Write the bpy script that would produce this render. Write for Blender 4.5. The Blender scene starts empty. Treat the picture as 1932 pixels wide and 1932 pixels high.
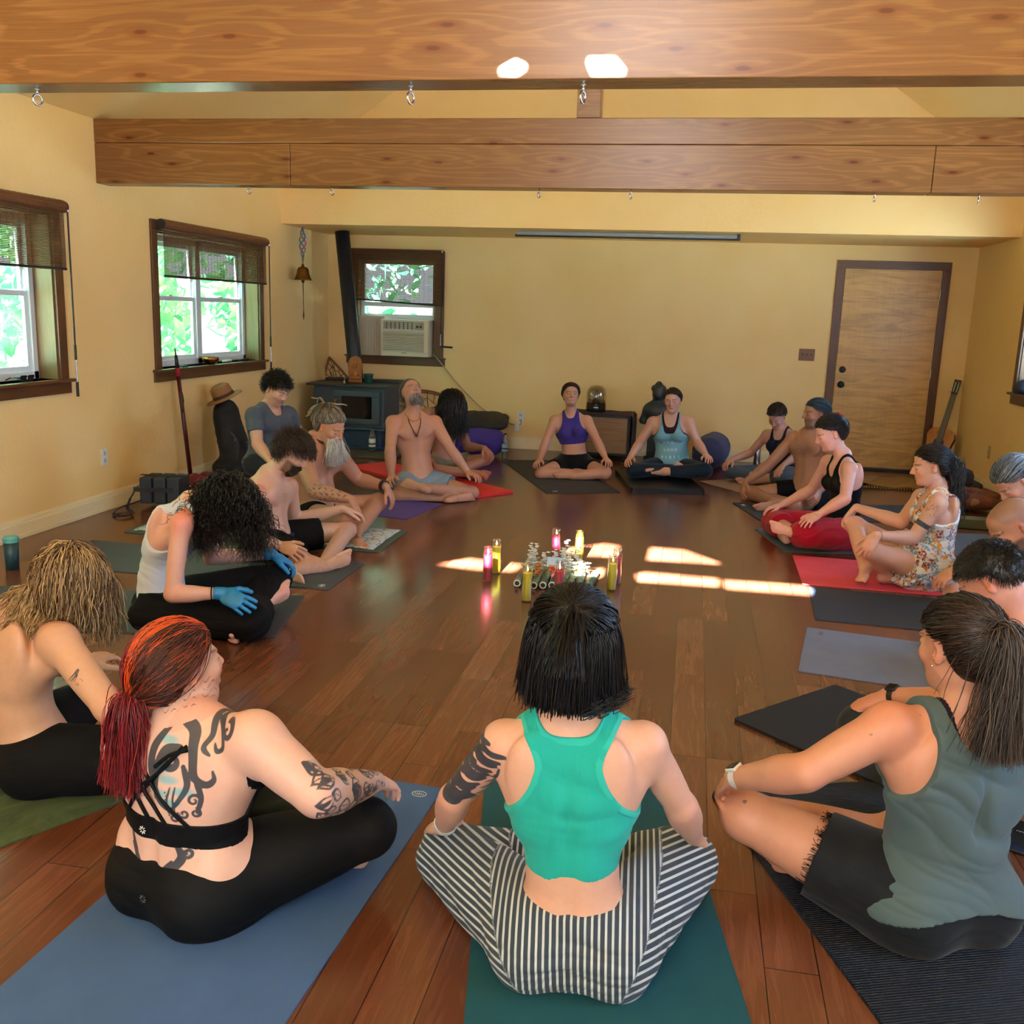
import bpy, bmesh, math, random
import numpy as np
from mathutils import Vector, Matrix
random.seed(7); RNG = np.random.default_rng(7)
PI = math.pi
C = bpy.context.scene.collection
SC = bpy.context.scene

# ---------------------------------------------------------------- camera
CAM_H, FPX = 1.55, 1828.24
YAW, PITCH, ROLL = -.178140, .203791, .0337915
def _cam():
    f = np.array([math.sin(YAW)*math.cos(PITCH), math.cos(YAW)*math.cos(PITCH), -math.sin(PITCH)])
    r = np.array([math.cos(YAW), -math.sin(YAW), 0.]); u = np.cross(r, f)
    return r*math.cos(ROLL)+u*math.sin(ROLL), -r*math.sin(ROLL)+u*math.cos(ROLL), f
CR, CU, CF = _cam()
CO = np.array([0., 0., CAM_H])
cd = bpy.data.cameras.new('camera'); cam = bpy.data.objects.new('camera', cd); C.objects.link(cam)
cd.sensor_fit = 'HORIZONTAL'; cd.sensor_width = 36; cd.lens = FPX/1932*36; cd.clip_end = 200; cd.clip_start = .02
M = Matrix.Identity(4)
for i in range(3):
    M[i][0] = CR[i]; M[i][1] = CU[i]; M[i][2] = -CF[i]; M[i][3] = CO[i]
cam.matrix_world = M
SC.camera = cam
def ray(px, py): return CF+(px-966)/FPX*CR-(py-966)/FPX*CU
def gp(px, py, z=0.): d = ray(px, py); return CO+(z-CAM_H)/d[2]*d
def at(px, py, Y): d = ray(px, py); return CO+Y/d[1]*d
def atx(px, py, X): d = ray(px, py); return CO+X/d[0]*d

# ---------------------------------------------------------------- view, sky, sun, daylight
SC.view_settings.view_transform = 'Standard'; SC.view_settings.look = 'None'
SC.view_settings.gamma = 1; SC.view_settings.use_curve_mapping = False
SC.view_settings.exposure = 0.32
W = bpy.data.worlds.new('sky'); SC.world = W; W.use_nodes = True
wn = W.node_tree.nodes; bg = wn['Background']
bg.inputs[0].default_value = (.86, .93, 1, 1); bg.inputs[1].default_value = 1.9
SC.cycles.max_bounces = 8; SC.cycles.diffuse_bounces = 5; SC.cycles.glossy_bounces = 3
SC.cycles.transmission_bounces = 6; SC.cycles.transparent_max_bounces = 12
SC.cycles.sample_clamp_indirect = 6; SC.cycles.caustics_reflective = False; SC.cycles.caustics_refractive = False
SC.cycles.use_denoising = True
SUN_D = np.array([.03, .93, -.37]); SUN_D /= np.linalg.norm(SUN_D)
sl = bpy.data.lights.new('sun', 'SUN'); sl.energy = 420; sl.angle = .006; sl.color = (.95, .97, 1)
so = bpy.data.objects.new('sun', sl); C.objects.link(so)
so.rotation_euler = Vector(-SUN_D).to_track_quat('Z', 'Y').to_euler()
def area(name, loc, direction, sx, sy, power, col, spread=PI):
    l = bpy.data.lights.new(name, 'AREA'); l.shape = 'RECTANGLE'; l.size = sx; l.size_y = sy
    l.energy = power; l.color = col; l.spread = spread
    o = bpy.data.objects.new(name, l); C.objects.link(o); o.location = loc
    o.rotation_euler = Vector([-c for c in direction]).to_track_quat('Z', 'Y').to_euler()
    return o
COOL = (.37, .62, 1.0)
area('daylight_right', (2.98, 8.2, 1.6), (-1, 0, -.05), 1.1, 1.9, 85, COOL)
area('daylight_right', (2.98, 5.0, 1.6), (-1, 0, -.05), 1.1, 1.9, 130, COOL)
area('daylight_right', (2.98, 1.9, 1.6), (-1, 0, -.05), 1.1, 1.9, 150, COOL)
area('daylight_front', (-.7, -2.75, 1.55), (0, 1, 0), 3.6, 1.9, 75, (.62, .80, 1.0))
area('daylight_gable', (-.7, -2.75, 4.1), (0, 1, -.22), 1.5, .66, 75, (.95, .96, 1.0))

# ---------------------------------------------------------------- helpers
def link(name, me, m=None, parent=None):
    o = bpy.data.objects.new(name, me); C.objects.link(o)
    if m is not None: me.materials.append(m)
    if parent is not None: o.parent = parent; o.matrix_parent_inverse = parent.matrix_basis.inverted()
    return o
def tag(o, label, cat, group=None, kind=None):
    if label: o['label'] = label
    if cat: o['category'] = cat
    if group: o['group'] = group
    if kind: o['kind'] = kind
    return o
def thing(name, label, cat, loc=(0, 0, 0), group=None):
    o = bpy.data.objects.new(name, None); C.objects.link(o); o.location = Vector(loc); o.empty_display_size = .05
    return tag(o, label, cat, group)
def sub(o, part):
    for q in (o if isinstance(o, (list, tuple)) else [o]): q.parent = part; q.matrix_parent_inverse = Matrix.Identity(4)
def v3(a): return Vector((float(a[0]), float(a[1]), float(a[2])))
def nrm(a): a = np.asarray(a, float); return a/max(1e-9, np.linalg.norm(a))
def bm_new(): return bmesh.new()
def fin(bm, name, m, parent=None, smooth=False, bevel=0, seg=2):
    me = bpy.data.meshes.new(name); bmesh.ops.recalc_face_normals(bm, faces=bm.faces); bm.to_mesh(me); bm.free()
    if smooth: me.polygons.foreach_set('use_smooth', [True]*len(me.polygons))
    o = link(name, me, m, parent)
    if bevel:
        b = o.modifiers.new('b', 'BEVEL'); b.width = bevel; b.segments = seg; b.limit_method = 'ANGLE'
    return o
def box(bm, c, s, R=None):
    r = bmesh.ops.create_cube(bm, size=1)
    Mx = Matrix.Translation(v3(c)) @ (R.to_4x4() if R is not None else Matrix.Identity(4)) @ Matrix.Diagonal((s[0], s[1], s[2], 1))
    bmesh.ops.transform(bm, matrix=Mx, verts=r['verts']); return r['verts']
def boxa(bm, a, b): return box(bm, [(a[i]+b[i])/2 for i in range(3)], [abs(b[i]-a[i]) for i in range(3)])
def tube(bm, pts, r, seg=8, cap=True, closed=False):
    pts = [v3(p) for p in pts]; n = len(pts); rs = r if hasattr(r, '__len__') else [r]*n
    rings = []; up = None
    for i, p in enumerate(pts):
        t = (pts[(i+1) % n]-pts[i-1]) if closed else (pts[min(i+1, n-1)]-pts[max(i-1, 0)])
        if t.length < 1e-9: t = Vector((0, 0, 1))
        t.normalize()
        if up is None: up = t.orthogonal().normalized()
        up = (up-t*up.dot(t)); up = up.normalized() if up.length > 1e-6 else t.orthogonal().normalized()
        s = t.cross(up)
        rings.append([bm.verts.new(p+(up*math.cos(a)+s*math.sin(a))*rs[i]) for a in [2*PI*k/seg for k in range(seg)]])
    m = n if closed else n-1
    for i in range(m):
        A, B = rings[i], rings[(i+1) % n]
        for k in range(seg): bm.faces.new((A[k], A[(k+1) % seg], B[(k+1) % seg], B[k]))
    if cap and not closed:
        bm.faces.new(rings[0][::-1]); bm.faces.new(rings[-1])
def lathe(bm, prof, c=(0, 0, 0), seg=20, R=None):
    """profile of (radius, height) turned about z"""
    rings = []
    for r, z in prof:
        ring = []
        for k in range(seg):
            a = 2*PI*k/seg; p = Vector((r*math.cos(a), r*math.sin(a), z))
            if R is not None: p = R @ p
            ring.append(bm.verts.new(p+v3(c)))
        rings.append(ring)
    for A, B in zip(rings, rings[1:]):
        for k in range(seg): bm.faces.new((A[k], A[(k+1) % seg], B[(k+1) % seg], B[k]))
    if prof[0][0] > 1e-4: bm.faces.new(rings[0][::-1])
    if prof[-1][0] > 1e-4: bm.faces.new(rings[-1])
    return rings
def poly_prism(bm, pts, off):
    """outline of 3-D points pushed along off"""
    a = [bm.verts.new(v3(p)) for p in pts]; b = [bm.verts.new(v3(p)+v3(off)) for p in pts]
    bm.faces.new(a[::-1]); bm.faces.new(b); n = len(a)
    for i in range(n): bm.faces.new((a[i], a[(i+1) % n], b[(i+1) % n], b[i]))
def rotz(a): return Matrix.Rotation(a, 3, 'Z')
def frame_mat(x, y, z): return Matrix((x, y, z)).transposed()

# ---------------------------------------------------------------- materials
MATS = {}
def node_mat(name):
    m = bpy.data.materials.new(name); m.use_nodes = True; nt = m.node_tree
    return m, nt, nt.nodes['Principled BSDF']
def N(nt, t, **k):
    n = nt.nodes.new(t)
    for a, b in k.items():
        if a.startswith('i_'):
            q = a[2:]; n.inputs[int(q) if q.isdigit() else q].default_value = b
        else: setattr(n, a, b)
    return n
def mixc(nt, fac, a, b, mode='MIX'):
    n = nt.nodes.new('ShaderNodeMix'); n.data_type = 'RGBA'; n.blend_type = mode
    for k, v in ((0, fac), (6, a), (7, b)):
        if hasattr(v, 'links'): nt.links.new(v, n.inputs[k])
        elif k == 0: n.inputs[0].default_value = v
        else: n.inputs[k].default_value = (*v, 1) if len(v) == 3 else v
    return n.outputs[2]
def ramp(nt, src, stops):
    n = nt.nodes.new('ShaderNodeValToRGB'); nt.links.new(src, n.inputs[0])
    e = n.color_ramp.elements
    while len(e) < len(stops): e.new(.5)
    for k, (p, c) in enumerate(stops): e[k].position = p; e[k].color = (*c, 1) if hasattr(c, '__len__') else (c, c, c, 1)
    return n.outputs[0]
def coords(nt, scale=(1, 1, 1), rot=(0, 0, 0), kind='Object'):
    t = nt.nodes.new('ShaderNodeTexCoord'); mp = nt.nodes.new('ShaderNodeMapping')
    mp.inputs[3].default_value = scale; mp.inputs[2].default_value = rot
    nt.links.new(t.outputs[kind], mp.inputs[0]); return mp.outputs[0]
def noise(nt, vec, scale, detail=4, rough=.5, dist=0):
    n = N(nt, 'ShaderNodeTexNoise'); n.inputs['Scale'].default_value = scale; n.inputs['Detail'].default_value = detail
    n.inputs['Roughness'].default_value = rough; n.inputs['Distortion'].default_value = dist
    nt.links.new(vec, n.inputs['Vector']); return n.outputs[0]
def bump(nt, h, bs, strength=.3, dist=.01):
    b = nt.nodes.new('ShaderNodeBump'); b.inputs['Strength'].default_value = strength; b.inputs['Distance'].default_value = dist
    nt.links.new(h, b.inputs['Height']); nt.links.new(b.outputs[0], bs.inputs['Normal'])
def hexc(h):
    r = [int(h[i:i+2], 16)/255 for i in (0, 2, 4)]
    return tuple(c/12.92 if c <= .04045 else ((c+.055)/1.055)**2.4 for c in r)
def plain(name, col, rough=.6, metal=0, nz=0, nscale=60, spec=None, var=0, bumpd=.002):
    if name in MATS: return MATS[name]
    if isinstance(col, str): col = hexc(col)
    m, nt, b = node_mat(name); b.inputs['Base Color'].default_value = (*col, 1); b.inputs['Roughness'].default_value = rough
    b.inputs['Metallic'].default_value = metal
    if spec is not None: b.inputs['Specular IOR Level'].default_value = spec
    if nz or var:
        v = coords(nt); h = noise(nt, v, nscale)
        if nz: bump(nt, h, b, nz, bumpd)
        if var:
            o = mixc(nt, h, tuple(c*(1-var) for c in col), tuple(min(1, c*(1+var)) for c in col)); nt.links.new(o, b.inputs['Base Color'])
    MATS[name] = m; return m
def wood(name, c1, c2, rough=.35, axis=0, scale=1., knots=0, contrast=1., fig=0):
    """grain along the given object axis"""
    if name in MATS: return MATS[name]
    c1 = hexc(c1); c2 = hexc(c2)
    m, nt, b = node_mat(name)
    s = [14*scale]*3; s[axis] = .9*scale
    v = coords(nt, tuple(s)); g = noise(nt, v, 1.6, 8, .62, 1.2)
    s2 = [90*scale]*3; s2[axis] = 3*scale
    g2 = noise(nt, coords(nt, tuple(s2)), 1.5, 3, .6)
    r = ramp(nt, g, [(.5-.2/contrast, c2), (.5+.2/contrast, c1)])
    col = mixc(nt, .35, r, ramp(nt, g2, [(.3, tuple(c*.55 for c in c2)), (.7, tuple(min(1, c*1.25) for c in c1))]))
    if knots:
        kv = [3.1, 3.1, 3.1]; kv[axis] = 1.9
        vo = N(nt, 'ShaderNodeTexVoronoi'); vo.inputs['Scale'].default_value = knots; nt.links.new(coords(nt, tuple(kv)), vo.inputs['Vector'])
        k = ramp(nt, vo.outputs['Distance'], [(.05, 1), (.11, 0)])
        col = mixc(nt, k, col, tuple(c*.16 for c in c2))
        k2 = ramp(nt, vo.outputs['Distance'], [(.1, .5), (.3, 0)]); col = mixc(nt, k2, col, tuple(c*.55 for c in c2))
    if fig:
        fv = [1.2]*3; fv[axis] = 9; f = noise(nt, coords(nt, tuple(fv)), 1.1, 5, .6, 2.2)
        col = mixc(nt, .75, col, ramp(nt, f, [(.36, tuple(c*.7 for c in c1)), (.52, c1), (.68, tuple(min(1, c*1.2) for c in c1))]))
    nt.links.new(col, b.inputs['Base Color']); b.inputs['Roughness'].default_value = rough
    bump(nt, g2, b, .12, .002)
    MATS[name] = m; return m

def wall_mat():
    m, nt, b = node_mat('cream_plaster'); v = coords(nt)
    n1 = noise(nt, v, 1.3, 2); n2 = noise(nt, v, 26, 5, .6)
    nt.links.new(ramp(nt, n1, [(.3, hexc('F1CA84')), (.7, hexc('F5D295'))]), b.inputs['Base Color'])
    b.inputs['Roughness'].default_value = .62; bump(nt, n2, b, .35, .006); return m
WALL = wall_mat()
def floor_mat():
    m, nt, b = node_mat('oak_planks')
    t = nt.nodes.new('ShaderNodeTexCoord'); sp = N(nt, 'ShaderNodeSeparateXYZ'); nt.links.new(t.outputs['Object'], sp.inputs[0])
    cb = N(nt, 'ShaderNodeCombineXYZ'); nt.links.new(sp.outputs[1], cb.inputs[0])
    ad = N(nt, 'ShaderNodeMath', operation='ADD'); ad.inputs[1].default_value = -.0117+13; nt.links.new(sp.outputs[0], ad.inputs[0]); nt.links.new(ad.outputs[0], cb.inputs[1])
    br = N(nt, 'ShaderNodeTexBrick'); br.offset = .37; br.offset_frequency = 3; br.squash = 1
    for k, v in (('Scale', 1), ('Mortar Size', .0016), ('Mortar Smooth', .2), ('Bias', 0), ('Brick Width', .83), ('Row Height', .13)): br.inputs[k].default_value = v
    br.inputs['Color1'].default_value = (0, 0, 0, 1); br.inputs['Color2'].default_value = (1, 1, 1, 1); br.inputs['Mortar'].default_value = (.5, .5, .5, 1)
    nt.links.new(cb.outputs[0], br.inputs['Vector'])
    # grain, shifted from plank to plank
    sc = N(nt, 'ShaderNodeVectorMath', operation='MULTIPLY'); sc.inputs[1].default_value = (1.1, 13, 1); nt.links.new(cb.outputs[0], sc.inputs[0])
    ofs = N(nt, 'ShaderNodeVectorMath', operation='MULTIPLY'); ofs.inputs[1].default_value = (37, 91, 13); nt.links.new(br.outputs['Color'], ofs.inputs[0])
    sm = N(nt, 'ShaderNodeVectorMath', operation='ADD'); nt.links.new(sc.outputs[0], sm.inputs[0]); nt.links.new(ofs.outputs[0], sm.inputs[1])
    g = noise(nt, sm.outputs[0], 1.3, 7, .6, 1.6)
    sc2 = N(nt, 'ShaderNodeVectorMath', operation='MULTIPLY'); sc2.inputs[1].default_value = (4, 70, 1); nt.links.new(cb.outputs[0], sc2.inputs[0])
    g2 = noise(nt, sc2.outputs[0], 1.5, 3, .6)
    wv = N(nt, 'ShaderNodeMath', operation='SINE'); ml = N(nt, 'ShaderNodeMath', operation='MULTIPLY'); ml.inputs[1].default_value = 24
    nt.links.new(g, ml.inputs[0]); nt.links.new(ml.outputs[0], wv.inputs[0])
    ring = ramp(nt, wv.outputs[0], [(.0, 0), (1., 1)])
    base = ramp(nt, br.outputs['Color'], [(0, hexc('5E3626')), (.45, hexc('693F2C')), (.8, hexc('744732')), (1, hexc('805238'))])
    c = mixc(nt, ring, mixc(nt, 1, base, (.80, .76, .74), 'MULTIPLY'), base)
    c = mixc(nt, ramp(nt, g2, [(.3, .25), (.65, 0)]), c, hexc('4A2416'))
    c = mixc(nt, br.outputs['Fac'], c, hexc('24120B'))
    nt.links.new(c, b.inputs['Base Color'])
    b.inputs['Roughness'].default_value = .21; b.inputs['Specular IOR Level'].default_value = .55
    iv = N(nt, 'ShaderNodeMath', operation='SUBTRACT'); iv.inputs[0].default_value = 1; nt.links.new(br.outputs['Fac'], iv.inputs[1]); bump(nt, iv.outputs[0], b, .12, .0008)
    return m
FLOOR = floor_mat()
def beam_mat():
    m, nt, b = node_mat('pine_beam'); 
    tc = nt.nodes.new('ShaderNodeTexCoord')
    vo = N(nt, 'ShaderNodeTexVoronoi'); vo.inputs['Scale'].default_value = 1.
    sq = N(nt, 'ShaderNodeSeparateXYZ'); nt.links.new(coords(nt, (1.55, 2, 5.2)), sq.inputs[0]); cq = N(nt, 'ShaderNodeCombineXYZ'); nt.links.new(sq.outputs[0], cq.inputs[0]); nt.links.new(sq.outputs[2], cq.inputs[1]); vo.voronoi_dimensions = '2D'; nt.links.new(cq.outputs[0], vo.inputs['Vector'])
    kd = ramp(nt, vo.outputs['Distance'], [(.0, 1), (.42, 0)])
    s = noise(nt, coords(nt, (.35, 5, 7)), 1.1, 3, .5, .3)
    a = N(nt, 'ShaderNodeMath', operation='MULTIPLY_ADD'); a.inputs[1].default_value = .16; nt.links.new(kd, a.inputs[0]); nt.links.new(s, a.inputs[2])
    ml = N(nt, 'ShaderNodeMath', operation='MULTIPLY'); ml.inputs[1].default_value = 62; nt.links.new(a.outputs[0], ml.inputs[0])
    sn = N(nt, 'ShaderNodeMath', operation='SINE'); nt.links.new(ml.outputs[0], sn.inputs[0])
    ring = ramp(nt, sn.outputs[0], [(.1, 0), (.9, 1)])
    big = noise(nt, coords(nt, (.6, 2, 2)), 1.2, 3)
    c = mixc(nt, ring, ramp(nt, big, [(.3, hexc('6E4524')), (.7, hexc('80552C'))]), ramp(nt, big, [(.3, hexc('785026')), (.7, hexc('906336'))]))
    fine = noise(nt, coords(nt, (4, 160, 160)), 1.5, 2)
    c = mixc(nt, ramp(nt, fine, [(.35, .35), (.6, 0)]), c, hexc('6E3C17'))
    c = mixc(nt, ramp(nt, vo.outputs['Distance'], [(.030, 1), (.05, 0)]), c, hexc('2A130A'))
    c = mixc(nt, ramp(nt, vo.outputs['Distance'], [(.05, .6), (.13, 0)]), c, hexc('6B3413'))
    nt.links.new(c, b.inputs['Base Color']); b.inputs['Roughness'].default_value = .27
    bump(nt, sn.outputs[0], b, .05, .001); return m
BEAM = beam_mat()
TRIM = wood('walnut_trim', '6B4122', '4A2A15', .35, 2)
TRIMY = wood('walnut_trim_y', '6B4122', '4A2A15', .35, 1)
TRIMX = wood('walnut_trim_x', '6B4122', '4A2A15', .35, 0)
OAK = wood('oak_reveal', '7E5C34', '5A401E', .4, 2, 1.2)
VINYL = plain('white_vinyl', (.72, .78, .82), .4)
BASEB = plain('cream_baseboard', hexc('EFDDB4'), .45)
BLK = plain('black_matte', (.012, .012, .014), .6)
def glass_mat():
    m = bpy.data.materials.new('window_glass'); m.use_nodes = True; nt = m.node_tree; nt.nodes.clear()
    o = N(nt, 'ShaderNodeOutputMaterial'); t = N(nt, 'ShaderNodeBsdfTransparent'); g = N(nt, 'ShaderNodeBsdfGlossy'); g.inputs['Roughness'].default_value = .02
    t.inputs[0].default_value = (.93, .97, .97, 1)
    mx = N(nt, 'ShaderNodeMixShader'); mx.inputs[0].default_value = .07
    nt.links.new(t.outputs[0], mx.inputs[1]); nt.links.new(g.outputs[0], mx.inputs[2]); nt.links.new(mx.outputs[0], o.inputs[0]); return m
GLASS = glass_mat()
def clear_mat(name, tint, gl=.12):
    m = bpy.data.materials.new(name); m.use_nodes = True; nt = m.node_tree; nt.nodes.clear()
    o = N(nt, 'ShaderNodeOutputMaterial'); t = N(nt, 'ShaderNodeBsdfTransparent'); g = N(nt, 'ShaderNodeBsdfGlossy'); g.inputs['Roughness'].default_value = .05
    t.inputs[0].default_value = (*tint, 1); fr = N(nt, 'ShaderNodeLayerWeight'); fr.inputs[0].default_value = .3
    mx = N(nt, 'ShaderNodeMixShader'); md = N(nt, 'ShaderNodeMath', operation='MULTIPLY_ADD'); md.inputs[1].default_value = .7; md.inputs[2].default_value = gl
    nt.links.new(fr.outputs[1], md.inputs[0]); nt.links.new(md.outputs[0], mx.inputs[0])
    nt.links.new(t.outputs[0], mx.inputs[1]); nt.links.new(g.outputs[0], mx.inputs[2]); nt.links.new(mx.outputs[0], o.inputs[0]); return m
# ================================================================ the room
XL, XR, YB, YF, YH, ZH = -4.23, 2.80, 10.97, -2.60, 9.65, 2.35
EAVE, RX, RZ = 2.77, -.715, 2.77+.70*3.515
def structure(o): o['kind'] = 'structure'; return o
bm = bm_new(); boxa(bm, (XL-.3, YF-.3, -.1), (XR+.3, YB+.3, 0)); structure(fin(bm, 'floor', FLOOR))
def holed(bm, outer, holes, off):
    """flat wall with openings, given a thickness along off"""
    n0 = len(bm.faces)
    es = []
    for loop in [outer]+holes:
        vs = [bm.verts.new(v3(p)) for p in loop]
        es += [bm.edges.new((vs[i], vs[(i+1) % len(vs)])) for i in range(len(vs))]
    r = bmesh.ops.triangle_fill(bm, edges=es, use_beauty=True)
    fs = [g for g in r['geom'] if isinstance(g, bmesh.types.BMFace)]
    e = bmesh.ops.extrude_face_region(bm, geom=fs)
    bmesh.ops.translate(bm, verts=[g for g in e['geom'] if isinstance(g, bmesh.types.BMVert)], vec=v3(off))
WZ0, WZ1 = 1.0, 2.08
LW = [(4.12, 5.96), (7.25, 9.09)]
RW = [(.95, 2.85), (4.12, 5.96), (7.3, 9.2)]
def wrect(X, ys): return [(X, ys[0], WZ0), (X, ys[1], WZ0), (X, ys[1], WZ1), (X, ys[0], WZ1)]
bm = bm_new(); holed(bm, [(XL, YF, 0), (XL, YB, 0), (XL, YB, EAVE), (XL, YF, EAVE)], [wrect(XL, y) for y in LW], (-.2, 0, 0))
structure(fin(bm, 'wall_left', WALL))
bm = bm_new(); holed(bm, [(XR, YF, 0), (XR, YB, 0), (XR, YB, EAVE), (XR, YF, EAVE)], [wrect(XR, y) for y in RW], (.2, 0, 0))
structure(fin(bm, 'wall_right', WALL))
BW = (-3.90, -2.93, 1.0, 2.1)
bm = bm_new(); holed(bm, [(XL, YB, 0), (XR, YB, 0), (XR, YB, 2.6), (XL, YB, 2.6)], [[(BW[0], YB, BW[2]), (BW[1], YB, BW[2]), (BW[1], YB, BW[3]), (BW[0], YB, BW[3])]], (0, .2, 0))
structure(fin(bm, 'wall_back', WALL))
# wall behind the camera: a low picture window and small unseen holes shaped to cast the sun patches
PATCH = [[(826,1064),(885,1054),(985,1066),(970,1078),(900,1074)], [(1050,1037),(1140,1026),(1168,1030),(1160,1050),(1100,1048)],
         [(1100,1076),(1138,1073),(1135,1088),(1100,1090)], [(1228,1033),(1290,1038),(1362,1064),(1222,1056)],
         [(1200,1084),(1215,1080),(1355,1092),(1355,1106),(1205,1096)], [(1366,1095),(1520,1106),(1532,1112),(1528,1122),(1370,1110)]]
holes = []
for q in PATCH:
    L = []
    for p in q:
        g = gp(*p); t = (g[1]-YF)/SUN_D[1]; L.append(tuple(g-SUN_D*t))
    holes.append(L)
for q in ([(942,135),(972,118),(990,126),(975,136)], [(1112,114),(1158,114),(1176,135),(1120,136)]):
    L = []
    for p in q:
        g = at(*p, 3.54); t = (g[1]-YF)/SUN_D[1]; L.append(tuple(g-SUN_D*t))
    holes.append(L)
FW = [(-2.5, YF, .6), (1.1, YF, .6), (1.1, YF, 2.5), (-2.5, YF, 2.5)]
GW = [(-1.5, YF, 3.75), (.1, YF, 3.75), (.1, YF, 4.45), (-1.5, YF, 4.45)]
bm = bm_new(); holed(bm, [(XL, YF, 0), (XR, YF, 0), (XR, YF, EAVE), (RX, YF, RZ), (XL, YF, EAVE)], [FW, GW]+holes, (0, -.004, 0))
structure(fin(bm, 'wall_front', WALL))
bm = bm_new(); boxa(bm, (-5.5, YF-9, 2.62), (4.5, YF-.21, 2.7)); structure(fin(bm, 'sun_blocker_low', plain('low_blocker', hexc('B8B0A0'), .7)))  # added unseen slab that keeps direct sun out of the low front window
bm = bm_new(); boxa(bm, (-1.9, YF-1.32, 4.20), (.5, YF-1.28, 5.06)); structure(fin(bm, 'sun_blocker_gable', plain('gable_blocker', hexc('8A8070'), .8)))  # unseen board added outside to block sun from the gable window
# gable wall above the lower ceiling of the alcove
bm = bm_new(); poly_prism(bm, [(XL, YH, ZH), (XR, YH, ZH), (XR, YH, EAVE), (RX, YH, RZ), (XL, YH, EAVE)], (0, .15, 0))
structure(fin(bm, 'wall_gable', WALL))
bm = bm_new(); boxa(bm, (XL, YH+.15, ZH), (XR, YB, ZH+.1)); structure(fin(bm, 'ceiling', WALL))
for nm, xa, xb in (('ceiling_slope_left', XL, RX), ('ceiling_slope_right', XR, RX)):
    bm = bm_new(); poly_prism(bm, [(xa, YF-.2, EAVE), (xb, YF-.2, RZ), (xb, YH+.15, RZ), (xa, YH+.15, EAVE)], (0, 0, .15))
    o = structure(fin(bm, 'ceiling', WALL))
# baseboards, stepped profile
def baseboard(name, a, b, nx, ny):
    bm = bm_new()
    for (h, d) in ((.135, .006), (.12, .012), (.1, .016), (.028, .02)):
        boxa(bm, (min(a[0], b[0])+(nx*d if nx < 0 else 0), min(a[1], b[1])+(ny*d if ny < 0 else 0), 0),
             (max(a[0], b[0])+(nx*d if nx > 0 else 0), max(a[1], b[1])+(ny*d if ny > 0 else 0), h))
    structure(fin(bm, name, BASEB, bevel=.002))
baseboard('baseboard_left', (XL, YF), (XL, YB), 1, 0)
baseboard('baseboard_right', (XR, YF), (XR, YB), -1, 0)
baseboard('baseboard_back', (XL, YB), (1.42, YB), 0, -1)
# ---------------------------------------------------------------- beams
def beam(y0, y1, z0, z1, label, boards):
    t = thing('ceiling_beam', label, 'beam', (0, (y0+y1)/2, z0))
    for nm, xa, xb, za, zb in boards:
        bm = bm_new(); boxa(bm, (xa, y0, za), (xb, y1, zb)); o = fin(bm, nm, BEAM, t, bevel=.004)
    return t
b1 = beam(3.54, 3.70, 2.34, 2.77, 'broad stained pine beam nearest the camera with sun spots', [('timber', XL, XR, 2.34, 2.77)])
b2 = beam(6.50, 6.66, 2.34, 2.77, 'laminated stained pine beam crossing the room farther back with a short post on it',
          [('upper_board', XL, XR, 2.612, 2.77), ('lower_board', XL, -2.78, 2.34, 2.61), ('lower_board', -2.777, 1.34, 2.34, 2.61), ('lower_board', 1.343, XR, 2.34, 2.61)])
bm = bm_new(); boxa(bm, (-.84, 6.51, 2.772), (-.69, 6.65, RZ-.12)); fin(bm, 'post', BEAM, b2, bevel=.003)
STEEL = plain('steel', (.6, .61, .63), .25, 1)
b1l = ['left end of the near beam', 'middle of the near beam', 'near beam right of the middle']
for i, (px, py) in enumerate([(70, 183), (775, 182), (1100, 182)]):
    p = at(px, py-12, 3.62); bm = bm_new(); z = 2.34
    tube(bm, [(p[0]+.020*math.cos(a)*.3, 3.62+.020*math.cos(a), z-.042+.020*math.sin(a)) for a in np.linspace(0, 2*PI, 18)[:-1]], .0042, 8, closed=True)
    tube(bm, [(p[0], 3.62, z-.022), (p[0], 3.62, z)], .004); lathe(bm, [(.009, -.003), (.009, 0)], (p[0], 3.62, z), 12)
    tag(fin(bm, 'eye_hook', STEEL, smooth=True), 'large steel eye hook screwed under the '+b1l[i], 'hook', 'eye hooks under the near beam')
b2l = ['far left, above the second window', 'second from the left', 'third from the left', 'fourth from the left, above the dark screen bar', 'second from the right, beside the sun spot', 'far right end']
for i, (px, py) in enumerate([(470, 355), (627, 358), (1017, 366), (1190, 367), (1650, 370), (1847, 372)]):
    p = at(px, py, 6.56); bm = bm_new(); z = 2.34
    tube(bm, [(p[0]+.017*math.cos(a)*.35, 6.56+.017*math.cos(a), z-.036+.017*math.sin(a)) for a in np.linspace(0, 2*PI, 14)[:-1]], .0036, 6, closed=True)
    tube(bm, [(p[0], 6.56, z-.02), (p[0], 6.56, z)], .0034, 6)
    tag(fin(bm, 'eye_hook', STEEL, smooth=True), 'small steel eye hook, far beam, '+b2l[i], 'hook', 'eye hooks under the far beam')
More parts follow.
